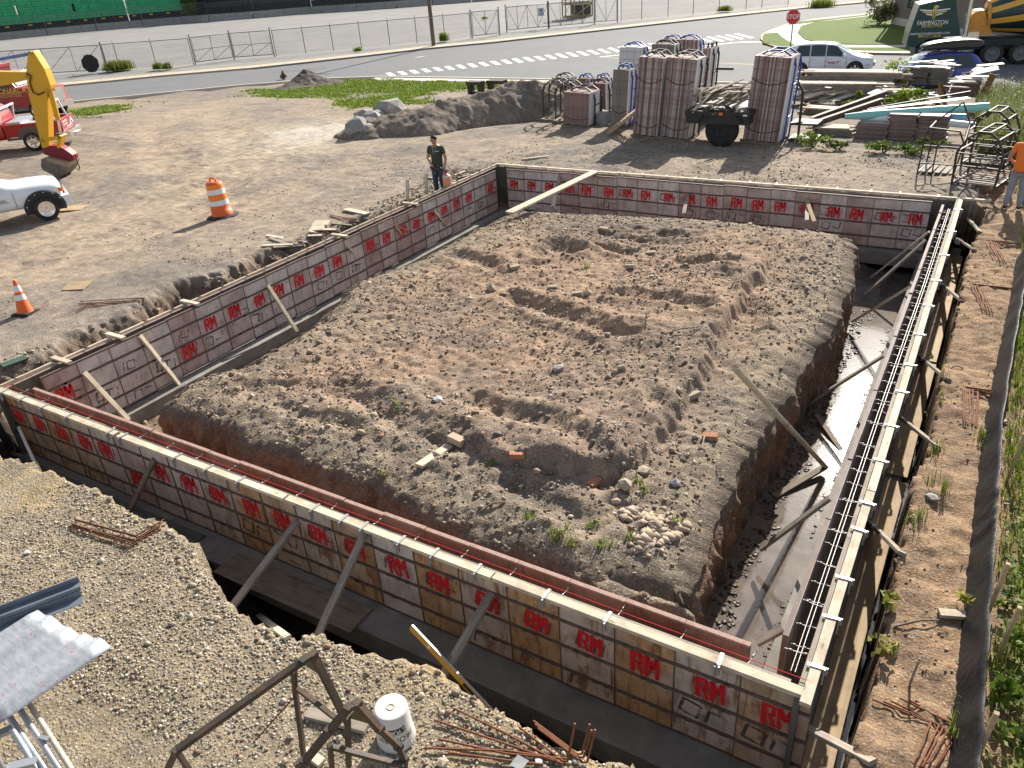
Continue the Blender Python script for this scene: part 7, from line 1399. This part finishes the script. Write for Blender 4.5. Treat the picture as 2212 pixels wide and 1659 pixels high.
# ---- yellow digger
YEL = mat("digger_yellow", (.68,.36,.012), .42, .1, 3, .05, 20, 0, (.3,.15,.03), .35, 3); DRED = mat("coupler_red", (.20,.012,.022), .5, .15, 5, .05); BKT = mat("bucket_steel", (.17,.15,.125), .55, .3, 6, .2, 30, .3, (.1,.07,.05), .5, 4)
zb = gnd(*A(470,1545)); c2 = nrm(np.array([R[0][0], R[1][0]])); p0 = np.array([zb[0], zb[1], zb[2]])
root = thing("excavator", p0, "yellow digger arm with red coupler and steel bucket at the left edge", "excavator", rz=math.atan2(c2[1], c2[0]))
def ap(*t): return plane_pt(*A(*t), p0, c2)
def plate(pts, y0, y1, m, name, curve=False):
    P = [ap(*t) for t in pts]; b = MB(); b.prism(P, (0,y0,0), (1,0,0), (0,0,1), (0,1,0), y1 - y0); o = b.build(name, m, root, (0,0,0)); md = o.modifiers.new("edge", 'BEVEL'); md.width = .015; md.segments = 2; return o
plate([(225,600),(245,465),(262,447),(290,448),(385,600),(440,745),(440,780),(405,790),(412,900),(425,1285),(365,1290),(330,1150),(240,790)], 0, .38, YEL, "stick")
plate([(-600,610),(100,628),(215,630),(245,645),(245,690),(215,700),(60,740),(-300,800),(-900,900),(-900,760)], .02, .36, YEL, "boom")
b = MB(); b.tube([(*(ap(255,470)*np.array([1,1]))[:1], .19, ap(255,470)[1]), (ap(-500,640)[0], .19, ap(-500,610)[1])], .055, 10); b.build("boom_cylinder", mat("hose_blue", (.12,.2,.42), .4), root, (0,0,0))
for a, c, r_, m, nm in (((420,790),(490,1050),.085,YEL,"cylinder"), ((490,1050),(517,1185),.045,CHROME,"piston_rod")):
    a, c = ap(*a), ap(*c); b = MB(); b.tube([(a[0],.12,a[1]),(c[0],.12,c[1])], r_, 12); b.build(nm, m, root, (0,0,0))
plate([(375,1205),(400,1195),(520,1180),(540,1190),(535,1210),(420,1230),(380,1240)], -.03, .0, YEL, "link"); plate([(500,1190),(540,1185),(520,1290),(495,1290)], -.02, .3, YEL, "link")
plate([(370,1295),(420,1270),(500,1270),(560,1300),(630,1350),(640,1395),(600,1410),(520,1385),(380,1345)], .0, .38, DRED, "quick_coupler")
plate([(385,1375),(430,1360),(600,1405),(615,1440),(595,1490),(530,1555),(505,1520),(400,1470),(385,1440)], -.22, .6, BKT, "bucket"); plate([(430,1358),(600,1403),(622,1405),(614,1445),(590,1438),(440,1392)], -.24, .62, mat("bucket_edge", (.32,.25,.16), .6, .2), "bucket_lip")
pts = [ap(*t) for t in ((235,635),(275,660),(265,720),(290,800),(340,825),(390,800))]; b = MB(); b.tube([(q_[0], -.04, q_[1]) for q_ in pts], .022, 8); b.build("hose", BLACKP, root, (0,0,0))
for t in ((265,462),(238,668),(375,1222),(518,1193),(412,790)): q_ = ap(*t); b = MB(); b.cyl((q_[0],-.03,q_[1]), (q_[0],.42,q_[1]), .06, 14); b.build("pin", mat("pin_ochre", (.4,.22,.02), .5), root, (0,0,0))
pts = [ap(*t) for t in ((640,1350),(650,1385),(672,1440),(682,1465),(672,1485),(658,1475))]; b = MB(); b.tube([(q_[0],.1,q_[1]) for q_ in pts], .02, 7); b.build("hook", DARKSTEEL, root, (0,0,0))
x0 = ap(-900,830)[0]; b = MB(); b.bb(x0-3.2, x0+.3, -1.2, 1.3, .9, 1.9); b.bb(x0-1.2, x0+.3, -1.2, -.1, 1.9, 2.9); b.build("house", YEL, root, (0,0,0))
for y in (-1.2,.8): b = MB(); b.bb(x0-3.3, x0+.5, y, y+.5, .0, .8); b.build("track", BLACKP, root, (0,0,0))

# ------------------------------------------------------------------ people
def skin(name, V, Ed, mats, sub=2, root_i=0):
    me = bpy.data.meshes.new(name); me.from_pydata([v[:3] for v in V], Ed, []); o = bpy.data.objects.new(name, me); COL.objects.link(o); o.modifiers.new("s", 'SKIN')
    for i, v in enumerate(V):
        sv_ = me.skin_vertices[0].data[i]; r_ = v[3]; sv_.radius = (r_, v[4] if len(v) > 4 else r_); sv_.use_root = (i == root_i)
    o.modifiers["s"].use_smooth_shade = True; md = o.modifiers.new("b", 'SUBSURF'); md.levels = sub; md.render_levels = sub
    dg = bpy.context.evaluated_depsgraph_get(); m2 = bpy.data.meshes.new_from_object(o.evaluated_get(dg)); o.modifiers.clear(); o.data = m2; bpy.data.meshes.remove(me); m2.materials.clear(); m2.materials.append(mats); return o
SKIN = mat("skin_tan", (.42,.24,.165), .55, .06, 6, .05); HAIR = mat("hair_black", (.012,.010,.009), .6, .3, 30, .4, 80); DENIM = mat("denim_dark", (.03,.045,.075), .85, .3, 12, .3, 90, 0, (.1,.12,.16), .4, 8); TEE = mat("shirt_olive", (.05,.065,.045), .9, .15, 8, .3, 60); SHOE = mat("boot_dark", (.05,.035,.028), .7, .2); ORT = mat("shirt_orange", (.85,.21,.035), .85, .08, 8, .25, 40); GRYP = mat("trousers_grey", (.27,.28,.34), .9, .15, 8, .3, 50)
def person(loc, rz, label, shirt, trousers, arms, lean=0., head=(0,-.05,0), legs=None, hair_back=0., sc=1.):
    legs = legs or [(-.10,-.02,.50,-.11,.03,.09), (.10,.0,.50,.12,.04,.09)]
    V = [(0,0,.95,.145,.11), (0,.01+lean*.3,1.12,.135,.10), (0,lean*.7,1.30,.155,.11), (0,lean,1.44,.13,.085), (0,lean-.015,1.52,.055), (head[0]*.5,lean-.03+head[1]*.5,1.57,.058), (head[0],lean-.04+head[1],1.645,.085,.10), (head[0],lean-.035+head[1],1.72,.08,.09), (head[0],lean-.10+head[1],1.615,.045,.04)]
    Ed = [(0,1),(1,2),(2,3),(3,4),(4,5),(5,6),(6,7),(6,8)]
    def add(v, par): V.append(v); Ed.append((par, len(V)-1)); return len(V)-1
    hands = []
    for s_, (el, wr, hd) in zip((-1,1), arms):
        i = add((s_*.185,lean,1.42,.068), 3); i = add((*el,.046), i); i = add((*wr,.031), i); h = np.array(hd); d = nrm(h - np.array(wr)); i = add((*(np.array(wr)+d*.05),.036,.022), i); ip = add((*(np.array(wr)+d*.09),.038,.02), i); hands.append((ip, i, np.array(wr), d, s_))
    for ip, im, wr, d, s_ in hands:
        side = nrm(np.cross(d, (0,1,.2)))
        for k, ln in zip((-1.5,-.5,.5,1.5), (.06,.075,.07,.055)):
            a = wr + d*.10 + side*k*.019; j = add((*a,.0095), ip); j = add((*(a + d*ln*.55 + np.array([0,-.008,0])),.0088), j); add((*(a + d*ln*.95 + np.array([0,-.03,0])),.0078), j)
        a = wr + d*.045 + side*-.036*s_*-1; j = add((*a,.012), im); add((*(a + d*.04 + side*.02*s_),.0095), j)
    feet = []
    for s_, (hx, hy, kz, ax, ay, az) in zip((-1,1), legs):
        i = add((s_*.09,0,.88,.105), 0); i = add((hx,hy-.02,kz,.066), i); i = add((ax,ay,az,.042), i); i = add((ax*1.05,ay-.06,.045,.04,.032), i); add((ax*1.1,ay-.17,.03,.035,.026), i)
    body = skin("person", V, Ed, SKIN); body.location = loc; body.rotation_euler = (0,0,rz); body.scale = (sc,)*3; tag(body, label, "person")
    Vs = [(0,0,.84,.19,.15), (0,0,.96,.185,.15), (0,.01+lean*.3,1.12,.175,.14), (0,lean*.7,1.30,.19,.14), (0,lean,1.43,.14,.098), (0,lean-.01,1.485,.075)]; Es = [(0,1),(1,2),(2,3),(3,4),(4,5)]
    for s_, (el, wr, hd) in zip((-1,1), arms): Vs.append((s_*.185,lean,1.425,.085)); Es.append((4,len(Vs)-1)); e_ = np.array(el); a = np.array([s_*.185,lean,1.425]); Vs.append((*(a + (e_-a)*.62),.07)); Es.append((len(Vs)-2,len(Vs)-1))
    o = skin("shirt", Vs, Es, shirt); o.parent = body
    Vt = [(0,0,.96,.155,.12)]; Et = []
    for s_, (hx, hy, kz, ax, ay, az) in zip((-1,1), legs):
        Vt.append((s_*.09,0,.86,.118)); Et.append((0,len(Vt)-1)); Vt.append((hx,hy-.02,kz,.08)); Et.append((len(Vt)-2,len(Vt)-1)); Vt.append((ax,ay,az+.0,.068)); Et.append((len(Vt)-2,len(Vt)-1))
    o = skin("trousers", Vt, Et, trousers); o.parent = body
    for s_, (hx, hy, kz, ax, ay, az) in zip((-1,1), legs): o = skin("boot", [(ax,ay+.03,.06,.055),(ax*1.03,ay-.06,.05,.05,.045),(ax*1.08,ay-.19,.035,.045,.032)], [(0,1),(1,2)], SHOE); o.parent = body
    hx, hy = head[0], lean-.03+head[1]
    o = skin("hair", [(hx,hy+.05,1.64,.085,.075),(hx,hy+.025,1.73,.098,.10),(hx,hy-.05,1.755,.066,.05),(hx-.07,hy+.0,1.70,.045),(hx+.07,hy+.0,1.70,.045)], [(0,1),(1,2),(1,3),(1,4)], HAIR, 2, 1); o.parent = body
    b = MB(); [b.lathe([(.001,-.006),(.009,0),(.001,.006)], 8, 0, (hx + s_*.03, hy-.098, 1.655), (0,1,0)) for s_ in (-1,1)]; b.build("eye", HAIR, body, (0,0,0)); b = MB(); b.bb(hx-.022,hx+.022,hy-.105,hy-.09,1.60,1.608); b.build("mouth", mat("lip", (.3,.12,.1), .5), body, (0,0,0))
    for s_ in (-1,1): b = MB(); b.lathe([(.001,-.012),(.022,0),(.03,.008),(.001,.016)], 10, 0, (hx + s_*.083, hy-.005, 1.64), (s_,0,.0)); b.build("ear", SKIN, body, (0,0,0))
    b = MB(); b.lathe([(.001,0),(.013,.008),(.011,.02),(.004,.05)], 8, 0, (hx, hy-.108, 1.615), (0,.25,1)); b.build("nose", SKIN, body, (0,0,0)); return body
zg = -.42; q = at(938, 293, zg + 1.76)
man = person((q[0], q[1], zg), .15, "man in a dark olive T-shirt and jeans looking down, holding a pump sprayer", TEE, DENIM, [((-.27,-.02,1.16), (-.10,-.20,1.02), (.0,-.26,.98)), ((.27,.03,1.15), (.25,-.06,.90), (.245,-.08,.80))], head=(0,-.04,0))
b = MB(); b.bb(.045,.15,-.128,-.122,1.355,1.37); b.build("chest_print", WPAINT, man, (0,0,0)); b = MB(); b.tube([(-.06,-.1,1.48),(-.03,-.135,1.36),(0,-.14,1.30),(.03,-.135,1.36),(.06,-.1,1.48)], .004, 5); b.build("necklace", CHROME, man, (0,0,0))
sp0 = man.matrix_basis if False else None
mq = Matrix.Translation((q[0], q[1], zg)) @ Matrix.Rotation(.15, 4, 'Z')
PINK = mat("sprayer_pink", (.72,.30,.20), .35, .1, 3, 0); root = thing("pump_sprayer", mq @ Vector((.30,-.1,.36)), "pinkish pump sprayer tank hanging from the man's hand", "sprayer")
b = MB(); b.lathe([(.001,0),(.115,0),(.12,.02),(.12,.27),(.10,.34),(.045,.38),(.001,.38)], 22); b.build("tank", PINK, root, (0,0,0)); b = MB(); b.lathe([(.119,.285),(.1215,.2851),(.103,.342),(.1,.342)], 22); b.build("shoulder_band", mat("sprayer_pale", (.75,.66,.58), .4), root, (0,0,0)); b = MB(); b.tube([(0,0,.38),(0,0,.46)], .02, 8); b.tube([(-.06,0,.46),(.06,0,.46)], .014, 8); b.build("pump_handle", BLACKP, root, (0,0,0)); b = MB(); b.tube([(.03,-.05,.36),(.12,-.16,.5),(.0,-.26,.62),(-.18,-.2,.64),(-.30,-.18,.63)], .009, 6); b.build("hose", BLACKP, root, (0,0,0)); b = MB(); b.tube([(-.32,-.16,.65),(-.2,-.32,.52),(-.05,-.42,.46)], .008, 6); b.build("wand", BLACKP, root, (0,0,0))
q2 = gnd(2187, 452); zg2 = q2[2]
person((q2[0] - .02, q2[1], zg2), math.pi - .25, "man in an orange shirt and grey trousers seen from behind at the right picture edge", ORT, GRYP, [((-.30,-.02,1.15), (-.26,-.22,1.02), (-.24,-.30,1.0)), ((.30,-.02,1.15), (.26,-.22,1.02), (.24,-.30,1.0))], lean=-.06, head=(0,-.09,0), legs=[(-.11,-.04,.50,-.13,.0,.09), (.11,.02,.50,.14,.06,.09)], sc=.98)
b = None
# ------------------------------------------------------------------ vegetation
def leaf_mat(name, a, c, trans=.35):
    m, n, l, p = newmat(name); at_ = n.new("ShaderNodeAttribute"); at_.attribute_name = "leaf"; r = ramp(n, [(0, a), (1, c)]); l.new(at_.outputs["Fac"], r.inputs[0]); l.new(r.outputs[0], p.inputs["Base Color"]); p.inputs["Roughness"].default_value = .6; p.inputs["Specular IOR Level"].default_value = .25
    t = n.new("ShaderNodeBsdfTranslucent"); l.new(r.outputs[0], t.inputs[0]); mx = n.new("ShaderNodeMixShader"); mx.inputs[0].default_value = trans; l.new(p.outputs[0], mx.inputs[1]); l.new(t.outputs[0], mx.inputs[2]); l.new(mx.outputs[0], n["Material Output"].inputs[0]); return m
LEAF = leaf_mat("leaf_green", (.035,.07,.012), (.15,.22,.03)); LEAFY = leaf_mat("leaf_bright", (.09,.15,.015), (.26,.33,.04)); GRASSL = leaf_mat("grass_blade", (.06,.11,.012), (.20,.27,.035)); WEED = leaf_mat("weed_blade", (.10,.13,.035), (.30,.32,.12)); SWEET = leaf_mat("leaf_yellow_green", (.10,.14,.02), (.42,.40,.10)); PETAL = mat("white_petals", (.75,.72,.75), .7, .05, 5, 0)
def tris(name, v, f, val, m, parent=None, loc=None):
    me = bpy.data.meshes.new(name); me.vertices.add(len(v)); me.vertices.foreach_set("co", v.astype(np.float32).ravel()); k = f.shape[1]; me.loops.add(f.size); me.loops.foreach_set("vertex_index", f.ravel().astype(np.int32)); me.polygons.add(len(f)); me.polygons.foreach_set("loop_start", (np.arange(len(f))*k).astype(np.int32)); me.polygons.foreach_set("loop_total", np.full(len(f), k, np.int32)); me.update(calc_edges=True)
    t = me.attributes.new("leaf", 'FLOAT', 'POINT'); t.data.foreach_set("value", val.astype(np.float32)); me.materials.append(m); o = bpy.data.objects.new(name, me); COL.objects.link(o)
    if parent: o.parent = parent
    if loc is not None: o.location = loc
    return o
def leaves(c, r, n, size, flat=.0):
    """n leaf quads in an uneven cloud of ellipsoidal clumps; returns v, f, value"""
    c = np.asarray(c, float); r = np.asarray(r, float); nc = max(4, n//60); cc = RNG.normal(size=(nc,3)); cc /= np.linalg.norm(cc, axis=1)[:,None]; cc = cc*RNG.uniform(.2,.95,(nc,1)); rr = RNG.uniform(.18,.42,nc); k = RNG.integers(0, nc, n)
    p = cc[k] + RNG.normal(size=(n,3))*rr[k][:,None]*.6; p = c + p*r; p[:,2] = np.maximum(p[:,2], c[2] - r[2]*1.0)
    a = RNG.normal(size=(n,3)); a /= np.linalg.norm(a, axis=1)[:,None]; b_ = np.cross(a, RNG.normal(size=(n,3))); b_ /= np.linalg.norm(b_, axis=1)[:,None]; s = size*RNG.uniform(.6,1.4,(n,1))
    v = np.stack([p - a*s, p - b_*s*.5, p + a*s, p + b_*s*.5], 1).reshape(-1,3); f = np.arange(4*n).reshape(-1,4); return v, f, np.repeat(np.clip(RNG.uniform(.1,1,n)*.7 + .3*rr[k]/.42, 0, 1), 4)
def bush(name, loc, r, n, size, m, label, cat="bush", group=None, stem=True):
    root = thing(name, loc, label, cat, group); v, f, val = leaves((0,0,r[2]), r, n, size); tris("foliage", v, f, val, m, root)
    if stem:
        b = MB(); 
        for i in range(5): a = random.uniform(0,6.28); b.tube([(0,0,-.05), (.3*r[0]*math.cos(a), .3*r[1]*math.sin(a), r[2]*.8), (.6*r[0]*math.cos(a), .6*r[1]*math.sin(a), r[2]*1.5)], [.025,.018,.008], 6)
        b.build("stem", W_WET, root, (0,0,0))
    return root
def blades(name, x, y, h, wd, m, lean=.35, label=None, cat="grass", z=None, kind="stuff", parent=None, flop=.5):
    n = len(x); zz = hgt(x, y) if z is None else z; a = RNG.uniform(0, 6.283, n); dx, dy = np.cos(a), np.sin(a); l_ = RNG.uniform(.1, 1, n)*lean*h; w_ = wd*RNG.uniform(.6,1.3,n); b0 = np.stack([x, y, zz - .01], 1); s_ = np.stack([-dy, dx, 0*x], 1)*w_[:,None]/2; mid = b0 + np.stack([dx*l_*.35, dy*l_*.35, h*.6], 1); tip = b0 + np.stack([dx*l_, dy*l_, h*(1 - flop*RNG.uniform(0,1,n)*.4)], 1)
    v = np.stack([b0 - s_, b0 + s_, mid + s_*.7, mid - s_*.7, tip], 1).reshape(-1,3); i = np.arange(n)[:,None]*5; f = np.concatenate([i + np.array([[0,1,2]]), i + np.array([[0,2,3]]), i + np.array([[3,2,4]])]); val = np.repeat(RNG.uniform(0,1,n), 5)
    o = tris(name, v, f, val, m, parent); 
    if kind: tag(o, label, cat, kind=kind)
    return o
# grass on the site's road side
def rnd(n, x0, x1, y0, y1): return RNG.uniform(x0, x1, n), RNG.uniform(y0, y1, n)
pall = np.concatenate([np.array(p) for p in GRASS]); x, y = rnd(150000, pall[:,0].min()-1, pall[:,0].max()+1, pall[:,1].min()-1, pall[:,1].max()+1)
j = np.clip(np.searchsorted(GX, x)-1, 0, NX-1); i = np.clip(np.searchsorted(GY, y)-1, 0, NY-1); k = (RNG.uniform(0,1,len(x)) < gm[i,j]*1.) ; x, y = x[k], y[k]
blades("grass", x, y, RNG.uniform(.05,.16,len(x)), .07, LEAFY, .9, "patchy bright grass between the bare soil and the street kerb")
x, y = rnd(26000, .86, 2.6, 3, 22); k = (fbm(x*1.3, y*1.3, 71, 3) + .25 > RNG.uniform(-.3,.6,len(x))); x, y = x[k], y[k]; blades("grass", x, y, RNG.uniform(.05,.26,len(x)), .014, LEAFY, .8, "lush grass growing behind the silt fence")
for pt, n, r, h in ((L(1400,430), 40, .12, .2), (L(1440,700), 40, .12, .2), (L(1430,960), 30, .1, .2), (L(1550,1040), 30, .06, .25), (L(1300,1300), 40, .1, .2), (L(1850,590), 40, .1, .22), (L(1950,730), 30, .08, .2), (L(1520,260), 30, .1, .15), (P_(980,760), 60, .12, .3), (P_(920,800), 12, .05, .3)):
    q = gnd(*pt); x = q[0] + RNG.normal(size=n)*r*.5; y = q[1] + RNG.normal(size=n)*r; root = thing("grass_tuft", (q[0], q[1], q[2]), "green grass tuft sprouting on the dirt bank", "grass tuft", "grass tufts on the bank"); o = blades("blades", x - q[0], y - q[1], RNG.uniform(.4,1,n)*h, .012, GRASSL, .5, z=hgt(x, y) - q[2], kind=None, parent=root)
for i, pt in enumerate((K(510,1390), K(440,1480), K(400,1460), K(560,1530), K(740,1370), K(800,1560), K(890,1540), K(175,1310), K(1060,1480), K(1480,1360), K(2030,1040), J(1240,340), J(1120,920), J(2080,850), G_(675,780), K(1190,1060), K(1110,970))):
    q = gnd(*pt); n = 14; x = q[0] + RNG.normal(size=n)*.035; y = q[1] + RNG.normal(size=n)*.035; root = thing("seedling", (q[0], q[1], q[2]), "small green seedling sprouting on the mound", "seedling", "green seedlings on the mound"); blades("blades", x - q[0], y - q[1], RNG.uniform(.05,.13,n), .02, LEAFY, 1.0, z=hgt(x, y) - q[2], kind=None, parent=root)
# leafy plants by the silt fence
for i, (pt, r, n, lab) in enumerate(((P_(620,180), .13, 26, "leafy plant with a pink tip at the trench lip"), (P_(600,420), .16, 34, "broad leaved plant overhanging the trench by the fence wall"), (P_(1030,190), .18, 44, "largest yellow green plant against the silt fence"), (P_(1040,530), .10, 20, "small leafy plant at the foot of the silt fence"), (P_(1010,690), .1, 18, "leafy plant above the nearest bent bars"), (P_(1200,380), .2, 50, "leafy plant behind the silt fence, upper one"), (P_(1220,620), .2, 50, "leafy plant behind the silt fence, lower one"), (P_(1230,850), .22, 60, "leafy plant behind the silt fence in the picture corner"), (P_(1210,180), .12, 26, "leafy plant just right of the wooden fence stake"))):
    q = gnd(*pt); bush("leafy_plant", (q[0], q[1], q[2]), (r, r*1.2, r*.7), n, .055, SWEET if i < 5 else LEAF, lab, "plant", stem=False)
q0 = RNG.uniform(0,1,(900,)); x, y = rnd(1500, .9, 1.9, 4.2, 9); v, f, val = [], [], []
n = 1500; a = RNG.normal(size=(n,3)); a[:,2] *= .35; a /= np.linalg.norm(a,axis=1)[:,None]; b_ = np.cross(a, np.array([0,0,1.]) + .4*RNG.normal(size=(n,3))); b_ /= np.linalg.norm(b_,axis=1)[:,None]; p = np.stack([x, y, hgt(x,y) + RNG.uniform(.02,.2,n)], 1); s = RNG.uniform(.015,.045,(n,1))
tag(tris("ground_cover", np.stack([p-a*s, p-b_*s*.5, p+a*s, p+b_*s*.5],1).reshape(-1,3), np.arange(4*n).reshape(-1,4), np.repeat(RNG.uniform(0,1,n),4), LEAF), "low leafy weeds growing behind the silt fence", "weeds", kind="stuff")
# tall flowering weeds at the right
wp = [gnd(*p) for p in (D(1960,1000), D(2212,1250), D(2212,1000))]; cw = at(*D(2080,900), -.3)
x, y = rnd(26000, -1.2, 5.5, 21.5, 37); k = (x > -1.0 + .09*(y-22)*0 + .25*fbm(y*.7, x*.7, 81, 3)) & (x > np.where(y < 25, .7, -.4 - .05*(y-25))); x, y = x[k], y[k]
blades("weeds", x, y, RNG.uniform(.35,1.25,len(x)), .04, WEED, .55, "tall flowering weeds along the right side of the yard", "weeds")
n = 2600; jx = RNG.integers(0, len(x), n); p = np.stack([x[jx] + RNG.normal(size=n)*.1, y[jx] + RNG.normal(size=n)*.1, hgt(x[jx], y[jx]) + RNG.uniform(.7,1.25,n)], 1); a = RNG.normal(size=(n,3)); a /= np.linalg.norm(a,axis=1)[:,None]; b_ = np.cross(a, RNG.normal(size=(n,3))); b_ /= np.linalg.norm(b_,axis=1)[:,None]; s = RNG.uniform(.012,.03,(n,1))
tag(tris("weed_flowers", np.stack([p-a*s, p-b_*s, p+a*s, p+b_*s],1).reshape(-1,3), np.arange(4*n).reshape(-1,4), np.zeros(4*n), PETAL), "tiny pale flowers topping the tall weeds", "flowers", kind="stuff")
# shrubs among the lumber
def bz(pt, z): q = at(*pt, z); return np.array([q[0], q[1], zat(q[0], q[1])])
for pt, z, r, n, sz, m, lab in ((D(1140,760), -.3, (.75,.6,.75), 1100, .075, LEAFY, "tall bright bush between the long lumber piles and the dark stack"), (D(1220,880), -.35, (.85,.5,.42), 800, .07, LEAFY, "lower bright bush in front of the tall one, behind the teal pipe"), (D(830,850), -.3, (.35,.3,.4), 220, .07, LEAFY, "thin bright sprig in the jumbled board heap"), (D(690,900), -.3, (.3,.3,.25), 160, .06, LEAFY, "small bright sprig at the front of the board heap"), (D(1490,870), -.3, (.25,.25,.25), 120, .06, LEAFY, "small sprig by the short ochre beam"), (C(850,1015), -.4, (.16,.16,.2), 60, .05, LEAFY, "single bright weed over the grey boulder"), (C(1820,880), -.2, (.2,.2,.25), 80, .06, LEAFY, "bright weed behind the trailer")):
    q = bz(pt, z); bush("bush", q, r, n, sz, m, lab)
for pt, r, n, lab, m in ((D(430,1245), (.45,.3,.24), 380, "sunlit leafy weed clump left of the flat panel stack", LEAFY), (D(640,1260), (.6,.25,.17), 420, "leafy weed clump before the low board pile", LEAF), (D(1020,1290), (.6,.25,.16), 420, "shaded weed clump below the flat panel stack", LEAF), (D(1260,1295), (.55,.25,.16), 380, "shaded weed clump left of the narrow black rack", LEAF), (C(910,1075), (.4,.25,.2), 200, "shaded weeds at the foot of the double blue rack", LEAF), (D(1420,1260), (.5,.3,.18), 320, "weed clump behind the narrow black rack", LEAF), (D(2120,1320), (.5,.5,.4), 420, "bright weed clump beside the man in orange", LEAFY), (D(2190,1140), (.5,.4,.5), 420, "bright weed clump above the man in orange", LEAFY)):
    q = gnd(*pt); bush("weed_clump", q, r, n, .045, m, lab, "weeds")
WEEDG = leaf_mat('weed_green', (.08,.12,.02), (.30,.34,.07))
# street weeds, vines, bush at the building
for pt, r, n, lab in ((A(1010,610), (.8,.6,.75), 700, "large green weed clump at the fence right of the octagonal sign"), (A(1090,600), (.7,.5,.7), 500, "second weed clump at the fence right of the octagonal sign"), (A(1380,600), (.4,.3,.5), 200, "yellowish weeds at the middle post of that fence run"), (A(1460,598), (.35,.3,.5), 160, "yellowish weeds left of the square gates"), (B(1655,355), (.35,.3,.7), 220, "tall thin weed by the fence right of the utility pole"), (C(1890,95), (.6,.4,.5), 260, "weed clump at the far fence beyond the crossing"), (D(505,55), (1.0,.8,.7), 420, "round green shrub on the far pavement at the top edge"), (B(905,445), (.25,.3,.35), 120, "small weed on the pavement below the plain fence run"), (B(2010,165), (.3,.3,.3), 80, "little weed in the yard behind the zigzag gate")):
    q = at(*pt, -.92); root = thing('roadside_weed', q, lab, 'weeds'); nb_ = n*2; x = RNG.normal(size=nb_)*r[0]*.5; y = RNG.normal(size=nb_)*r[1]*.5; blades('foliage', x, y, RNG.uniform(.35,1.3,nb_)*r[2], .07, WEEDG, .5, z=0*x, kind=None, parent=root)
q = at(*D(1000,205), ZR + .14); bush("bush", q, (1.5,1.0,1.0), 1500, .11, leaf_mat("bush_olive", (.06,.08,.03), (.22,.22,.09)), "rounded flowering bush at the corner of the brick building")
for pa, hh, r, n, lab in ((A(1660,190), 8, (2.0,1.2,4.2), 3600, "tall climbing vine on the fence at the right end of the green stacks"), (A(1380,205), 2.6, (.8,.5,1.3), 700, "lower vine drooping over the barrier near the tall one"), (A(920,240), 1.4, (1.6,.4,.7), 500, "dark vine hanging over the barrier below the green stacks")):
    q = at(*pa, -1.05); root = thing("climbing_vine", q, lab, "vine"); v, f, val = leaves((0,0,r[2]), r, n, .17); tris("foliage", v, f, val, LEAF, root); b = MB(); b.tube([(0,0,0),(.1,0,hh*.5),(-.1,0,hh)], [.08,.05,.02], 6); b.build("stem", W_WET, root, (0,0,0))
# dry grass in the cracks of the yard
# ------------------------------------------------------------------ silt fence
FAB = mat("silt_fabric", (.014,.0145,.016), .5, .25, 5, .7, 9, 0, (.03,.028,.026), .3, 3, spec=.2)
T_ = [at(*p, .12) for p in ((2085,1900), (2110,1650), (2128,1400), (2147,1130), (2152,1050), (2165,880), (2195,700), (2214,600), (2222,520))]
n = 90; tt = np.linspace(0, len(T_)-1, n); ii = np.minimum(tt.astype(int), len(T_)-2); fr = tt - ii; Tp = np.array(T_)[ii]*(1-fr[:,None]) + np.array(T_)[ii+1]*fr[:,None]
b = MB(); vs = []; m_ = 7
for i in range(n):
    x, y, z = Tp[i]; sag = .05*math.sin(i*.9) + .04*math.sin(i*2.3+1); zb = zat(x - .10, y); zt = zb + .42 + sag*.5
    for k in range(m_): u_ = k/(m_-1); vs.append((x - .15*(1-u_)**1.6 + .035*math.sin(i*1.3 + u_*3)*u_*(1.2-u_) + (.03 if k == m_-1 else 0), y, zb - .05 + (zt - zb + .05)*u_))
b.add(vs, [(i*m_+k, (i+1)*m_+k, (i+1)*m_+k+1, i*m_+k+1) for i in range(n-1) for k in range(m_-1)], 0, True); root = thing("silt_fence", (T_[1][0], T_[1][1], -.3), "sagging black silt fence between the dirt bank and the grass", "silt fence")
o = b.build("fabric", FAB, root, world=True); md = o.modifiers.new("t", 'SOLIDIFY'); md.thickness = .006
for pt in (L(2130,640), P_(1185,215), (2150,1240), (2120,1560)):
    q = at(*pt, .2); zb = zat(q[0] + .05, q[1]); b = MB(); b.beam((q[0]+.03, q[1], zb-.1), (q[0]+.07, q[1], zb + .68), .035, .035, (0,1,0)); b.build("stake", W_PLY, root, world=True)
# twigs and sticks
for pa, pc, lab in ((G_(1335,1375), G_(1680,1300), "long thin root lying on the mound"), (K(1690,700), K(1760,540), "pale curly root on the mound's right bench"), (G_(1920,405), G_(1930,525), "pale stick standing up near the mound's far right"), (P_(640,270), P_(865,240), "brown curved twig on the bank by the tan board"), (P_(715,550), P_(728,700), "dry stalk on the bank above the nearest bent bars"), (J(1980,1250), J(2190,1170), "thin twig on the front bench of the mound"), (H(1600,1605), H(1700,1610), "grey twig on the bank"), (G_(1195,1330), G_(1195,1225), "short dark stump sticking up on the mound")):
    p, q = gnd(*pa), gnd(*pc); b = MB(); 
    if 'stand' in lab or 'sticking' in lab or 'stalk' in lab: q = p + np.array([.02,.0,.3])
    m2 = (p+q)/2 + np.array([random.uniform(-.03,.03), random.uniform(-.03,.03), .04]); b.tube([p + np.array([0,0,.01]), m2, q + np.array([0,0,.01])], [.012,.011,.007], 6); tag(b.build("twig", W_OLD if 'pale' in lab or 'dry' in lab else W_WET), lab, "twig")
